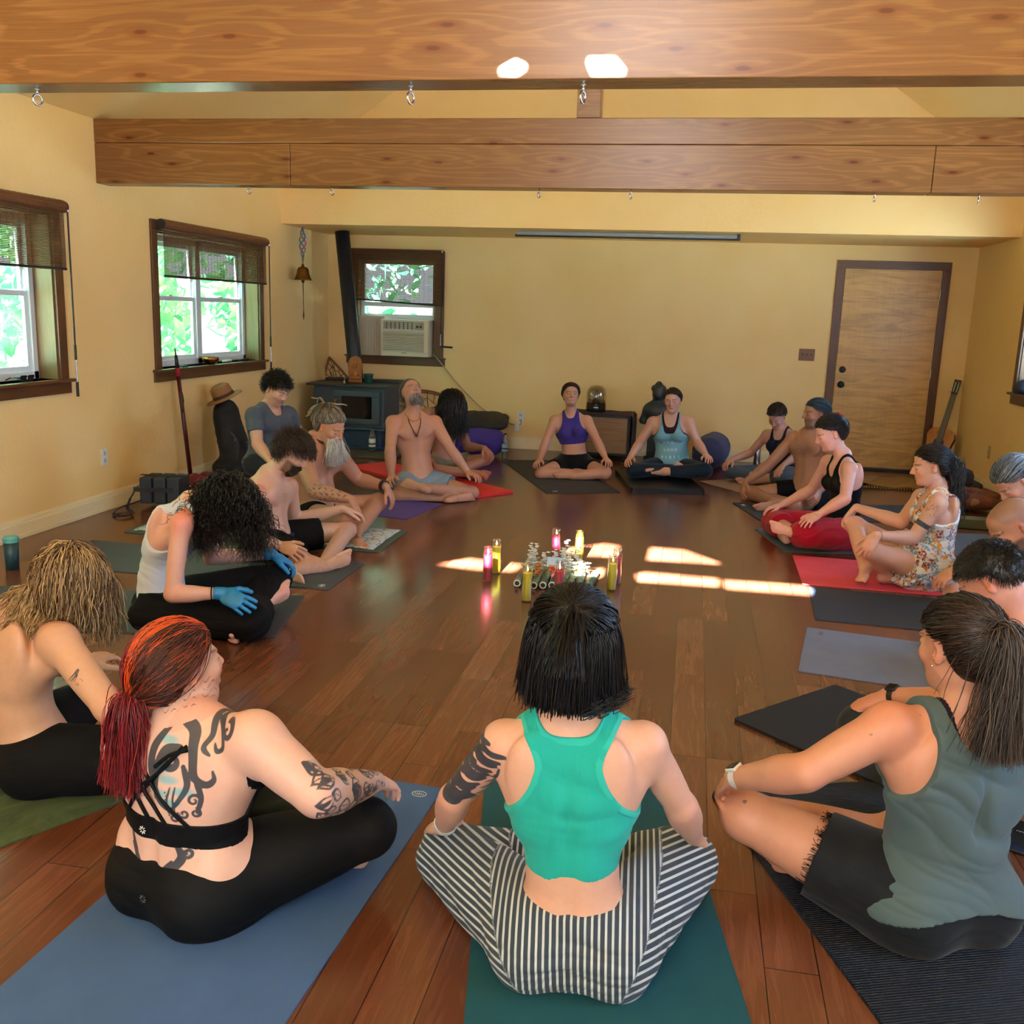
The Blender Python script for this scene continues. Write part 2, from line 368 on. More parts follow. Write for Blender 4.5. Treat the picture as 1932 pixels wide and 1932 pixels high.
# ---------------------------------------------------------------- windows
BLIND = None
def blind_mat():
    m = bpy.data.materials.new('woven_bamboo'); m.use_nodes = True; nt = m.node_tree; b = nt.nodes['Principled BSDF']; o = nt.nodes['Material Output']
    t = nt.nodes.new('ShaderNodeTexCoord'); sp = N(nt, 'ShaderNodeSeparateXYZ'); nt.links.new(t.outputs['Object'], sp.inputs[0])
    def wave(src, freq, lo, hi):
        a = N(nt, 'ShaderNodeMath', operation='MULTIPLY'); a.inputs[1].default_value = freq; nt.links.new(src, a.inputs[0])
        s = N(nt, 'ShaderNodeMath', operation='SINE'); nt.links.new(a.outputs[0], s.inputs[0])
        return ramp(nt, s.outputs[0], [(lo, 0), (hi, 1)])
    slat = wave(sp.outputs[2], 2*PI/.0105, .1, .4)
    n = noise(nt, coords(nt, (3, 3, 300)), 1, 2); 
    c = mixc(nt, n, hexc('4A2B17'), hexc('9A6234'))
    c = mixc(nt, ramp(nt, slat, [(0, .6), (1, 0)]), c, hexc('2A150A'))
    nt.links.new(c, b.inputs['Base Color']); b.inputs['Roughness'].default_value = .6
    tr = N(nt, 'ShaderNodeBsdfTransparent'); tl = N(nt, 'ShaderNodeBsdfTranslucent'); nt.links.new(c, tl.inputs[0])
    m1 = N(nt, 'ShaderNodeMixShader'); m1.inputs[0].default_value = .35; nt.links.new(b.outputs[0], m1.inputs[1]); nt.links.new(tl.outputs[0], m1.inputs[2])
    mx = N(nt, 'ShaderNodeMixShader'); f = N(nt, 'ShaderNodeMath', operation='MULTIPLY_ADD'); f.inputs[1].default_value = .5; f.inputs[2].default_value = .47
    nt.links.new(slat, f.inputs[0]); nt.links.new(f.outputs[0], mx.inputs[0]); nt.links.new(tr.outputs[0], mx.inputs[1]); nt.links.new(m1.outputs[0], mx.inputs[2])
    nt.links.new(mx.outputs[0], o.inputs[0]); return m
BLIND = blind_mat(); ROLLM = wood('bamboo_roll', '7A4A28', '4E2C16', .5, 1, 2)
CORD = plain('dark_cord', (.03, .02, .015), .7)
def window(n, X, y0, y1, sgn, seen=True):
    """twin double-hung window in a side wall; sgn +1 for the wall on the left"""
    o = structure(thing('window_%d' % n, None, None, (X, (y0+y1)/2, WZ0)))
    d = -sgn
    bm = bm_new(); w = .085; f = .018*sgn
    boxa(bm, (X, y0-w, WZ1), (X+f, y1+w, WZ1+w)); fin(bm, 'window_head_trim', TRIMY, o, bevel=.002)
    for (a, b_) in ((y0-w, y0), (y1, y1+w)):
        bm = bm_new(); boxa(bm, (X, a, WZ0), (X+f, b_, WZ1)); fin(bm, 'window_side_trim', TRIM, o, bevel=.002)
    bm = bm_new(); boxa(bm, (X, y0-w-.02, WZ0-.1), (X+f, y1+w+.02, WZ0-.022)); fin(bm, 'window_apron', TRIMY, o, bevel=.002)
    bm = bm_new(); boxa(bm, (X+.05*sgn, y0-w-.03, WZ0-.022), (X+d*.2, y1+w+.03, WZ0)); fin(bm, 'window_sill', TRIMY, o, bevel=.003)
    bm = bm_new()
    boxa(bm, (X, y0, WZ0), (X+d*.17, y0+.015, WZ1)); boxa(bm, (X, y1-.015, WZ0), (X+d*.17, y1, WZ1)); boxa(bm, (X, y0, WZ1-.015), (X+d*.17, y1, WZ1))
    fin(bm, 'window_reveal', OAK, o)
    X1 = X+d*.15; ym = (y0+y1)/2
    bm = bm_new()
    for (a, b_) in ((y0+.015, y0+.06), (y1-.06, y1-.015), (ym-.04, ym+.04)): boxa(bm, (X1-d*.01, a, WZ0), (X1+d*.05, b_, WZ1-.015))
    boxa(bm, (X1-d*.01, y0, WZ0), (X1+d*.05, y1, WZ0+.05)); boxa(bm, (X1-d*.01, y0, WZ1-.06), (X1+d*.05, y1, WZ1-.015))
    fin(bm, 'window_frame', VINYL, o, bevel=.002)
    for (a, b_) in ((y0+.06, ym-.04), (ym+.04, y1-.06)):
        for (za, zb, xo) in ((WZ0+.05, 1.58, 0), (1.55, WZ1-.06, .02)):
            bm = bm_new(); q = X1+d*(.008+xo); e = X1+d*(.03+xo); s = .035
            boxa(bm, (q, a, za), (e, b_, za+s)); boxa(bm, (q, a, zb-s), (e, b_, zb)); boxa(bm, (q, a, za+s), (e, a+s, zb-s)); boxa(bm, (q, b_-s, za+s), (e, b_, zb-s))
            sh_ = fin(bm, 'sash', VINYL, o, bevel=.002)
            bm = bm_new(); boxa(bm, (q+d*.009, a+s, za+s), (q+d*.012, b_-s, zb-s)); sub(fin(bm, 'pane', GLASS, o), sh_)
        if seen:
            bm = bm_new(); box(bm, (X1+d*.012, (a+b_)/2, 1.588), (.02, .05, .014)); fin(bm, 'sash_lock', plain('lock_tan', hexc('C8B89A'), .4), o, bevel=.003)
    return o
for i, (a, b_) in enumerate(LW): window(i+1, XL, a, b_, 1)
for i, (a, b_) in enumerate(RW): window(i+3, XR, a, b_, -1, False)
def roller_blind(label, P, along, out, width, ztop, zbot, r, tilt, cordlen, cordx, roll=True, extra=None):
    """P: left end at the top; along: unit vector to the right; out: unit vector into the room"""
    P = np.array(P, float); al = nrm(along); ou = nrm(out)
    t = thing('roller_blind', label, 'blind', P)
    if roll:
        bm = bm_new(); ss = np.arange(0, width, .011); tube(bm, [P+al*s for s in ss], [r*(1.035 if k % 5 == 0 else 1) for k in range(len(ss))], 14); rl = fin(bm, 'roll', ROLLM, t, smooth=False)
        for e0, e1 in ((-.012, .004), (width-.004, width+.012)):
            bm = bm_new(); tube(bm, [P+al*e0, P+al*e1], r*.9, 12); sub(fin(bm, 'end_cap', BLK, t), rl)
    bm = bm_new(); q = P+ou*.006; z0 = ztop-P[2]; w0 = .012
    A = [q+al*w0+[0, 0, -r*.5 if roll else 0], q+al*(width-w0)+[0, 0, -r*.5 if roll else 0]]
    B = [np.array([*(q+al*w0)[:2], zbot+tilt]), np.array([*(q+al*(width-w0))[:2], zbot])]
    poly_prism(bm, [A[0], A[1], B[1], B[0]], ou*.0015); fin(bm, 'slats', BLIND, t)
    bm = bm_new()
    for k in range(int(width/.055)+1):
        s = w0+(width-2*w0)*k/int(width/.055); zb = zbot+tilt*(1-s/width); c = q+al*s+ou*.003
        tube(bm, [[c[0], c[1], A[0][2]], [c[0], c[1], zb]], .0012, 4)
    fin(bm, 'warp_threads', CORD, t)['kind'] = 'stuff'
    bm = bm_new(); tube(bm, [B[0]+ou*.001, B[1]+ou*.001], .009, 8); fin(bm, 'bottom_rail', CORD, t)
    c = P+al*cordx+ou*.025
    bm = bm_new(); tube(bm, [c+[0, 0, -.02], c+[.0, 0, -cordlen*.72]], .006, 6); tube(bm, [c+[0, 0, -cordlen*.72], c+[0, 0, -cordlen*.8]], .009, 6); fin(bm, 'pull_cord', CORD, t)
    bm = bm_new(); tube(bm, [c+[0, 0, -cordlen*.8], c+[0, 0, -cordlen*.92]], .004, 6); fin(bm, 'cord_link', STEEL, t)
    bm = bm_new()
    if extra is not None: tube(bm, [c+[0, 0, -cordlen*.92], c+[0, 0, -cordlen*.92]+al*.14+[0, 0, -.006]], .011, 8)
    else: tube(bm, [c+[0, 0, -cordlen*.92], c+[0, 0, -cordlen]], .010, 8)
    fin(bm, 'cord_wand', CORD, t)
    bm = bm_new(); tube(bm, [c+[0, 0, .01], c+[0, 0, -.03]], .008, 8); fin(bm, 'cord_clip', STEEL, t)
    return t
roller_blind('rolled bamboo blind on the cut-off window at the left edge', (XL+.06, 4.0, 2.13), (0, 1, 0), (1, 0, 0), 2.02, 2.13, 1.73, .042, 0, 1.25, 2.03)
roller_blind('rolled bamboo blind half lowered over the second left window', (XL+.06, 7.24, 2.13), (0, 1, 0), (1, 0, 0), 1.9, 2.13, 1.735, .042, 0, 1.25, 1.93)
# back window with the air conditioner
o = structure(thing('window_6', None, None, (-3.4, YB, 1)))
bx0, bx1, bz0, bz1 = BW
bm = bm_new(); boxa(bm, (bx0-.09, YB-.018, bz1), (bx1+.09, YB, bz1+.09)); fin(bm, 'window_head_trim', TRIMX, o, bevel=.002)
for a, b_ in ((bx0-.09, bx0), (bx1, bx1+.09)):
    bm = bm_new(); boxa(bm, (a, YB-.018, bz0), (b_, YB, bz1)); fin(bm, 'window_side_trim', TRIM, o, bevel=.002)
bm = bm_new(); boxa(bm, (bx0-.11, YB-.018, bz0-.1), (bx1+.11, YB, bz0-.02)); fin(bm, 'window_apron', TRIMX, o, bevel=.002)
bm = bm_new(); boxa(bm, (bx0-.12, YB-.05, bz0-.02), (bx1+.12, YB+.2, bz0)); fin(bm, 'window_sill', TRIMX, o, bevel=.003)
bm = bm_new(); boxa(bm, (bx0, YB, bz0), (bx0+.03, YB+.17, bz1)); boxa(bm, (bx1-.03, YB, bz0), (bx1, YB+.17, bz1)); boxa(bm, (bx0, YB, bz1-.02), (bx1, YB+.17, bz1)); fin(bm, 'window_reveal', OAK, o)
bm = bm_new()
for a, b_ in ((bx0+.03, bx0+.075), (bx1-.075, bx1-.03)): boxa(bm, (a, YB+.1, bz0), (b_, YB+.16, bz1))
boxa(bm, (bx0+.03, YB+.1, bz1-.06), (bx1-.03, YB+.16, bz1)); boxa(bm, (bx0+.03, YB+.1, 1.56), (bx1-.03, YB+.14, 1.61)); boxa(bm, (bx0+.03, YB+.1, 1.42), (bx1-.03, YB+.14, 1.475)); fin(bm, 'window_frame', VINYL, o, bevel=.002)
bm = bm_new(); boxa(bm, (bx0+.07, YB+.12, 1.44), (bx1-.07, YB+.123, bz1-.05)); fin(bm, 'pane', GLASS, o)
roller_blind('bamboo blind hanging askew over the air conditioner window', (-4.02, YB-.06, 2.2), (1, 0, 0), (0, -1, 0), 1.19, 2.2, 1.585, .03, .055, 1.16, 1.165, roll=False, extra=1)
# air conditioner
ACW = plain('ac_plastic', hexc('D8CDB4'), .45); DK = plain('dark_grille', (.03, .028, .025), .5)
t = thing('air_conditioner', 'cream window air conditioner unit with louvred front', 'air conditioner', (-3.26, YB-.1, 1.03))
ax0, ax1, az0, az1, ay = -3.55, -2.98, 1.003, 1.42, YB-.16
bm = bm_new(); boxa(bm, (ax0, ay+.02, az0), (ax1, YB+.3, az1)); fin(bm, 'housing', ACW, t, bevel=.008)
bm = bm_new(); box(bm, ((ax0+ax1)/2, ay+.012, az0+.03), (ax1-ax0-.02, .025, .05)); box(bm, ((ax0+ax1)/2, ay+.012, az1-.013), (ax1-ax0-.02, .025, .02))
box(bm, (ax0+.02, ay+.012, 1.22), (.03, .025, .36)); box(bm, (ax1-.03, ay+.012, 1.22), (.05, .025, .36)); box(bm, ((ax0+ax1)/2, ay+.012, 1.293), (ax1-ax0-.04, .025, .012))
fin(bm, 'front_frame', ACW, t, bevel=.003)
bm = bm_new()
for k in range(11): box(bm, ((ax0+ax1)/2-.01, ay+.008, 1.075+k*.0195), (ax1-ax0-.07, .02, .0085), Matrix.Rotation(.35, 3, 'X'))
fin(bm, 'louvres', ACW, t)
bm = bm_new(); boxa(bm, (ax0+.02, ay+.022, az0+.03), (ax1-.03, ay+.03, az1-.02)); fin(bm, 'dark_backing', DK, t)
bm = bm_new()
for k in range(7): box(bm, (ax0+.075+k*.05, ay+.01, 1.352), (.006, .02, .08))
for k in range(4): box(bm, (ax0+.22, ay+.008, 1.325+k*.02), (.36, .012, .004))
fin(bm, 'air_outlet', plain('ac_grey', (.12, .11, .1), .5), t)
bm = bm_new(); boxa(bm, (ax1-.16, ay-.002, 1.31), (ax1-.06, ay+.012, 1.39)); cp_ = fin(bm, 'control_panel', plain('ac_panel', hexc('A89C84'), .4), t, bevel=.002)
bm = bm_new()
for k in range(2): lathe(bm, [(.014, 0), (.012, .012)], (ax1-.13+k*.04, ay-.002, 1.345), 14, Matrix.Rotation(PI/2, 3, 'X'))
box(bm, (ax1-.085, ay-.003, 1.375), (.02, .004, .008)); sub(fin(bm, 'knob', DK, t), cp_)
bm = bm_new(); box(bm, ((ax0+ax1)/2, ay-.001, 1.045), (.06, .003, .009)); fin(bm, 'badge', plain('badge_grey', (.25, .24, .22), .3), t)
bm = bm_new(); boxa(bm, (bx0+.04, YB+.0, 1.0), (ax0, YB+.03, 1.45)); 
for k in range(9): boxa(bm, (bx0+.055+k*.033, YB-.008, 1.02), (bx0+.06+k*.033, YB+.03, 1.43))
fin(bm, 'side_curtain', plain('ac_curtain', hexc('CFC7B8'), .6), t)
# door
DW = wood('birch_door', 'D2A462', 'B5823F', .38, 2, .5, fig=1)
d = structure(thing('door_1', None, None, (2.0, YB, 0)))
dx0, dx1, dz = 1.505, 2.46, 2.10
bm = bm_new(); boxa(bm, (dx0, YB-.012, .02), (dx1, YB+.02, dz)); dsl = fin(bm, 'door_slab', DW, d, bevel=.002)
bm = bm_new(); boxa(bm, (dx0-.09, YB-.02, dz+.01), (dx1+.09, YB, dz+.095)); fin(bm, 'door_head_trim', TRIMX, d, bevel=.002)
for a, b_ in ((dx0-.09, dx0-.008), (dx1+.008, dx1+.09)):
    bm = bm_new(); boxa(bm, (a, YB-.022, 0), (b_, YB, dz+.01)); fin(bm, 'door_side_trim', TRIM, d, bevel=.002)
bm = bm_new(); boxa(bm, (dx0-.02, YB-.1, 0), (dx1+.02, YB, .022)); fin(bm, 'threshold', BLK, d, bevel=.003)
for z, r in ((1.06, .034), (.90, .037)):
    bm = bm_new(); R_ = Matrix.Rotation(PI/2, 3, 'X'); lathe(bm, [(r, 0), (r, .006), (r*.45, .01), (r*.4, .03), (r*.8, .036), (r*.85, .05), (r*.5, .058), (0.0, .06)] if z < 1 else [(r, 0), (r, .02), (r*.8, .026), (0, .027)], (dx0+.065, YB-.012, z), 20, R_)
    sub(fin(bm, 'deadbolt' if z > 1 else 'door_knob', BLK, d, smooth=True), dsl)
for z in (.25, 1.05, 1.86):
    bm = bm_new(); tube(bm, [(dx1+.004, YB-.02, z-.045), (dx1+.004, YB-.02, z+.045)], .007, 8); sub(fin(bm, 'hinge', STEEL, d), dsl)
# outlets and switches
def plate(name, c, nrm_axis, w, h, m, label, slots, cat):
    t = thing(name, label, cat, c); bm = bm_new()
    s = (.006, w, h) if nrm_axis == 'x' else (w, .006, h)
    box(bm, c, s); fin(bm, 'cover_plate', m, t, bevel=.002); 
    sg = 1 if c[0] < 0 else -1
    for (a, z, sw, sh) in slots:
        bm = bm_new(); q = [c[0]+.004*sg, c[1]+a, c[2]+z] if nrm_axis == 'x' else [c[0]+a, c[1]-.004, c[2]+z]
        box(bm, q, (.004, sw, sh) if nrm_axis == 'x' else (sw, .004, sh)); o = fin(bm, 'socket' if cat == 'outlet' else 'toggle', plain('socket_grey', (.45, .45, .43), .4) if cat == 'outlet' else plain('toggle_black', (.02, .015, .01), .4), t, bevel=.001)
    return t
WP = plain('outlet_white', (.75, .75, .73), .4)
plate('wall_outlet', (XL+.004, 6.42, .40), 'x', .075, .12, WP, 'white double wall outlet under the left windows', [(0, .028, .03, .03), (0, -.028, .03, .03)], 'outlet')
plate('wall_outlet', (-1.91, YB-.004, .36), 'y', .085, .14, WP, 'white wall outlet on the back wall where the long cord plugs in', [(0, .03, .03, .03), (0, -.03, .03, .03)], 'outlet')
plate('wall_outlet', (XR-.004, 9.75, .40), 'x', .075, .12, plain('outlet_tan', hexc('B89A5E'), .5), 'tan wall outlet on the right wall beside the guitar', [(0, .028, .03, .03), (0, -.028, .03, .03)], 'outlet')
plate('light_switch', (1.19, YB-.004, 1.20), 'y', .165, .125, wood('switch_wood', '8A5A34', '6B4022', .4, 0, 3), 'wooden triple light switch plate left of the door', [(-.045, 0, .012, .026), (0, 0, .012, .026), (.045, 0, .012, .026)], 'switch')
bm = bm_new(); P = [(-2.93, YB-.12, 1.04), (-2.86, YB-.05, .95), (-2.72, YB-.02, .78), (-2.5, YB-.015, .56), (-2.3, YB-.015, .40), (-2.1, YB-.02, .31), (-1.98, YB-.02, .275), (-1.93, YB-.02, .27), (-1.90, YB-.02, .30), (-1.905, YB-.02, .335)]
def smoothpath(P, n=6):
    P = [np.array(p, float) for p in P]; out = []
    for i in range(len(P)-1):
        p0 = P[max(i-1, 0)]; p1 = P[i]; p2 = P[i+1]; p3 = P[min(i+2, len(P)-1)]
        for k in range(n):
            t = k/n; out.append(.5*((2*p1)+(p2-p0)*t+(2*p0-5*p1+4*p2-p3)*t*t+(3*p1-p0-3*p2+p3)*t**3))
    return out+[P[-1]]
tcord = thing('power_cord', 'long beige power cord sloping down the back wall to the outlet', 'cord', P[0])
tube(bm, smoothpath(P), .0075, 6); fin(bm, 'cable', plain('cord_beige', hexc('B7A98C'), .5), tcord, smooth=True)
bm = bm_new(); box(bm, (-1.945, YB-.02, .245), (.055, .02, .085)); fin(bm, 'plug_tag', WP, tcord, bevel=.003)
# projection screen housing under the low ceiling
t = thing('projection_screen', 'long thin rolled-up projection screen housing hung at the alcove ceiling', 'screen', (-.5, YH+.3, 2.3))
a = at(975, 440, YH+.22); b_ = at(1392, 447, YH+.22)
bm = bm_new(); tube(bm, [(a[0], YH+.25, 2.325), (b_[0], YH+.25, 2.325)], .022, 10); fin(bm, 'housing', plain('screen_grey', (.35, .36, .36), .4), t)
bm = bm_new(); tube(bm, [(a[0]-.02, YH+.25, 2.30), (b_[0]+.02, YH+.25, 2.30)], .011, 8); box(bm, (b_[0]+.01, YH+.25, 2.32), (.03, .05, .06)); fin(bm, 'bottom_bar', BLK, t)
# foliage seen through the windows
LEAF = None
def leaf_mat():
    m = bpy.data.materials.new('sunlit_leaves'); m.use_nodes = True; nt = m.node_tree; b = nt.nodes['Principled BSDF']; o = nt.nodes['Material Output']
    ri = noise(nt, coords(nt), 2.3, 4, .6)
    c = ramp(nt, ri, [(.3, hexc('2E7A5E')), (.48, hexc('62AB88')), (.68, hexc('CFE8BE'))])
    nt.links.new(c, b.inputs['Base Color']); b.inputs['Roughness'].default_value = .5
    tl = N(nt, 'ShaderNodeBsdfTranslucent'); nt.links.new(c, tl.inputs[0]); mx = N(nt, 'ShaderNodeMixShader'); mx.inputs[0].default_value = .5
    nt.links.new(b.outputs[0], mx.inputs[1]); nt.links.new(tl.outputs[0], mx.inputs[2]); nt.links.new(mx.outputs[0], o.inputs[0]); return m
def foliage(lo, hi, n, size, label):
    lo = np.array(lo); hi = np.array(hi); P = RNG.uniform(lo, hi, (n, 3)); 
    cl = np.sin(P[:, 0]*5+P[:, 1]*3.1)+np.sin(P[:, 1]*4.3+P[:, 2]*3.7)+np.sin(P[:, 2]*6.1-P[:, 0]*2); P = P[cl > -.25]; n = len(P)
    A = RNG.normal(size=(n, 3)); A /= np.linalg.norm(A, axis=1)[:, None]; B = RNG.normal(size=(n, 3)); B -= (B*A).sum(1)[:, None]*A; B /= np.linalg.norm(B, axis=1)[:, None]
    Nn = np.cross(A, B); s = RNG.uniform(.6, 1.4, (n, 1))*size
    v = np.stack([P-A*s, P-A*s*.35+B*s*.42+Nn*s*.1, P+A*s*.4+B*s*.36+Nn*s*.1, P+A*s*1.1, P+A*s*.4-B*s*.36+Nn*s*.1, P-A*s*.35-B*s*.42+Nn*s*.1], 1).reshape(-1, 3)
    me = bpy.data.meshes.new('foliage'); i = np.arange(n)[:, None]*6
    F = np.concatenate([i+np.array([0, 1, 2, 3]), i+np.array([0, 3, 4, 5])]); quick(me, v, F)
    return tag(link('foliage', me, LEAF), label, 'foliage', kind='stuff')
def quick(me, V, F):
    V = np.ascontiguousarray(V, np.float32); F = np.ascontiguousarray(F, np.int32); k = F.shape[1]
    me.vertices.add(len(V)); me.vertices.foreach_set('co', V.ravel()); me.loops.add(F.size); me.loops.foreach_set('vertex_index', F.ravel())
    me.polygons.add(len(F)); me.polygons.foreach_set('loop_start', np.arange(0, F.size, k, dtype=np.int32)); me.polygons.foreach_set('loop_total', np.full(len(F), k, np.int32))
    me.update(calc_edges=True)
LEAF = leaf_mat()
foliage((-7.2, 4, -.3), (-5.0, 12.0, 4.2), 15000, .095, 'sunlit tree leaves outside the left windows')
foliage((-6.5, 12.4, -.2), (-1.5, 14.5, 4), 5000, .09, 'leaves outside the air conditioner window')
bm = bm_new(); boxa(bm, (-30, -20, -.6), (30, 30, -.5)); structure(fin(bm, 'ground', plain('lawn', hexc('8A9080'), .9)))
# ================================================================ figures: soft-blended bodies polygonised on a fine grid
F32 = np.float32
def smin(a, b, k):
    h = np.clip(.5+.5*(b-a)/k, 0, 1); return b*(1-h)+a*h-k*h*(1-h)
def smax(a, b, k): return -smin(-a, -b, k)
def cap(a, b, ra, rb, k=.02, w=None, f=1., bul=0., clip=None, sub=False):
    return dict(t='c', a=np.array(a, float), b=np.array(b, float), ra=ra, rb=rb, k=k, w=None if w is None else nrm(w), f=f, bul=bul, clip=clip, sub=sub)
def ell(c, ax, r, k=.02, sub=False, clip=None):
    return dict(t='e', c=np.array(c, float), ax=np.array([nrm(x) for x in ax]), r=np.array(r, float), k=k, sub=sub, clip=clip)
def sph(c, r, k=.02, sub=False): return dict(t='e', c=np.array(c, float), ax=np.eye(3), r=np.array([r]*3, float), k=k, sub=sub, clip=None)
def infl(p, t, kk=None):
    q = dict(p)
    if q['t'] == 'c': q['ra'] = p['ra']+t; q['rb'] = p['rb']+t
    else: q['r'] = p['r']+t
    if kk: q['k'] = kk
    return q
def pbox(p):
    if p['t'] == 'c':
        m = max(p['ra'], p['rb'])+p['bul']+p['k']+.02; return np.minimum(p['a'], p['b'])-m, np.maximum(p['a'], p['b'])+m
    m = np.sqrt(((p['ax']*p['r'][:, None])**2).sum(0))+p['k']+.02; return p['c']-m, p['c']+m
def pd(p, X, Y, Z):
    if p['t'] == 'c':
        a, b = p['a'], p['b']; ba = b-a; L2 = max(1e-9, ba@ba)
        x, y, z = X-F32(a[0]), Y-F32(a[1]), Z-F32(a[2])
        t = np.clip((x*F32(ba[0])+y*F32(ba[1])+z*F32(ba[2]))/F32(L2), 0, 1)
        x = x-t*F32(ba[0]); y = y-t*F32(ba[1]); z = z-t*F32(ba[2])
        q = x*x+y*y+z*z
        if p['w'] is not None:
            c = x*F32(p['w'][0])+y*F32(p['w'][1])+z*F32(p['w'][2]); q = q+c*c*F32(1/p['f']**2-1)
        r = p['ra']+(p['rb']-p['ra'])*t
        if p['bul']: r = r+p['bul']*4*t*(1-t)
        d = np.sqrt(q)-r
    else:
        x, y, z = X-F32(p['c'][0]), Y-F32(p['c'][1]), Z-F32(p['c'][2]); k0 = 0; k1 = 0
        for i in range(3):
            a = p['ax'][i]; u = (x*F32(a[0])+y*F32(a[1])+z*F32(a[2]))/F32(p['r'][i]); k0 = k0+u*u; k1 = k1+(u/F32(p['r'][i]))**2
        k0 = np.sqrt(k0); k1 = np.sqrt(k1)+F32(1e-6); d = k0*(k0-1)/k1
    if p.get('clip') is not None:
        cp, cn = p['clip']; d = np.maximum(d, (X-F32(cp[0]))*F32(cn[0])+(Y-F32(cp[1]))*F32(cn[1])+(Z-F32(cp[2]))*F32(cn[2]))
    return d
class Field:
    def __init__(s, prims, h):
        lo = np.min([pbox(p)[0] for p in prims if not p['sub']], 0); hi = np.max([pbox(p)[1] for p in prims if not p['sub']], 0)
        s.lo = lo; s.h = h; s.n = np.ceil((hi-lo)/h).astype(int)+1; s.f = np.full(s.n, .2, F32)
        s.ax = [(lo[i]+h*np.arange(s.n[i])).astype(F32) for i in range(3)]
        for p in prims: s.add(p)
    def add(s, p):
        l, u = pbox(p); i0 = np.clip(np.floor((l-s.lo)/s.h).astype(int), 0, s.n); i1 = np.clip(np.ceil((u-s.lo)/s.h).astype(int)+1, 0, s.n)
        if (i1 <= i0).any(): return
        sl_ = tuple(slice(a, b) for a, b in zip(i0, i1))
        X = s.ax[0][sl_[0]][:, None, None]; Y = s.ax[1][sl_[1]][None, :, None]; Z = s.ax[2][sl_[2]][None, None, :]
        d = pd(p, X, Y, Z)
        s.f[sl_] = smax(s.f[sl_], -d, F32(p['k'])) if p['sub'] else smin(s.f[sl_], d, F32(p['k']))
    def grid(s): return s.ax[0][:, None, None], s.ax[1][None, :, None], s.ax[2][None, None, :]
    def mesh(s):
        f = s.f; h = s.h; ins = f < 0
        c = np.zeros(tuple(np.array(f.shape)-1), np.int8)
        for dx in (0, 1):
            for dy in (0, 1):
                for dz in (0, 1): c += ins[dx:f.shape[0]-1+dx, dy:f.shape[1]-1+dy, dz:f.shape[2]-1+dz]
        I = np.argwhere((c > 0) & (c < 8)); idx = np.full(c.shape, -1, np.int32); idx[I[:, 0], I[:, 1], I[:, 2]] = np.arange(len(I))
        acc = np.zeros((len(I), 3)); cnt = np.zeros(len(I))
        for ax in range(3):
            o = [0, 0, 0]; o[ax] = 1; others = [k for k in range(3) if k != ax]
            for a in (0, 1):
                for b in (0, 1):
                    s0 = np.zeros(3, int); s0[others[0]] = a; s0[others[1]] = b; A = I+s0; B = A+o
                    fa = f[A[:, 0], A[:, 1], A[:, 2]]; fb = f[B[:, 0], B[:, 1], B[:, 2]]; m = (fa < 0) != (fb < 0)
                    t = np.where(m, fa/np.where(m, fa-fb, 1), 0); P = A.astype(float); P[:, ax] += t; acc += P*m[:, None]; cnt += m
        V = s.lo+h*acc/np.maximum(cnt, 1)[:, None]
        Fs = []
        for ax in range(3):
            o1, o2 = [k for k in range(3) if k != ax]
            sA = [slice(1, -1)]*3; sA[ax] = slice(0, f.shape[ax]-1); sB = list(sA); sB[ax] = slice(1, f.shape[ax])
            e = ins[tuple(sA)] != ins[tuple(sB)]; J = np.argwhere(e)
            off = np.ones(3, int); off[ax] = 0; J = J+off
            def g(d1, d2):
                K = J.copy(); K[:, o1] -= d1; K[:, o2] -= d2; return idx[K[:, 0], K[:, 1], K[:, 2]]
            q = np.stack([g(1, 1), g(0, 1), g(0, 0), g(1, 0)], 1)
            flip = ins[J[:, 0], J[:, 1], J[:, 2]]
            if ax == 1: flip = ~flip
            q[~flip] = q[~flip][:, ::-1]; Fs.append(q)
        Fq = np.concatenate(Fs); Fq = Fq[(Fq >= 0).all(1)]
        return V, Fq
    def sample(s, P):
        g = (P-s.lo)/s.h; i = np.clip(np.floor(g).astype(int), 0, s.n-2); t = g-i; r = 0
        for dx in (0, 1):
            for dy in (0, 1):
                for dz in (0, 1):
                    w = (t[:, 0] if dx else 1-t[:, 0])*(t[:, 1] if dy else 1-t[:, 1])*(t[:, 2] if dz else 1-t[:, 2])
                    r = r+w*s.f[i[:, 0]+dx, i[:, 1]+dy, i[:, 2]+dz]
        return r
def add_attr(me, name, arr):
    if arr.ndim == 2:
        a = me.attributes.new(name, 'FLOAT_COLOR', 'POINT'); x = np.ones((len(arr), 4), F32); x[:, :3] = arr; a.data.foreach_set('color', x.ravel())
    else:
        a = me.attributes.new(name, 'FLOAT', 'POINT'); a.data.foreach_set('value', np.ascontiguousarray(arr, F32))
def mesh_obj(name, V, Fq, m, parent, attrs=None, smooth=True):
    me = bpy.data.meshes.new(name); quick(me, V, Fq)
    if smooth: me.polygons.foreach_set('use_smooth', np.ones(len(Fq), bool))
    for k, v in (attrs or {}).items(): add_attr(me, k, v)
    o = link(name, me, m); o.parent = parent
    if parent is not None: o.matrix_parent_inverse = Matrix.Translation(-parent.location)
    return o
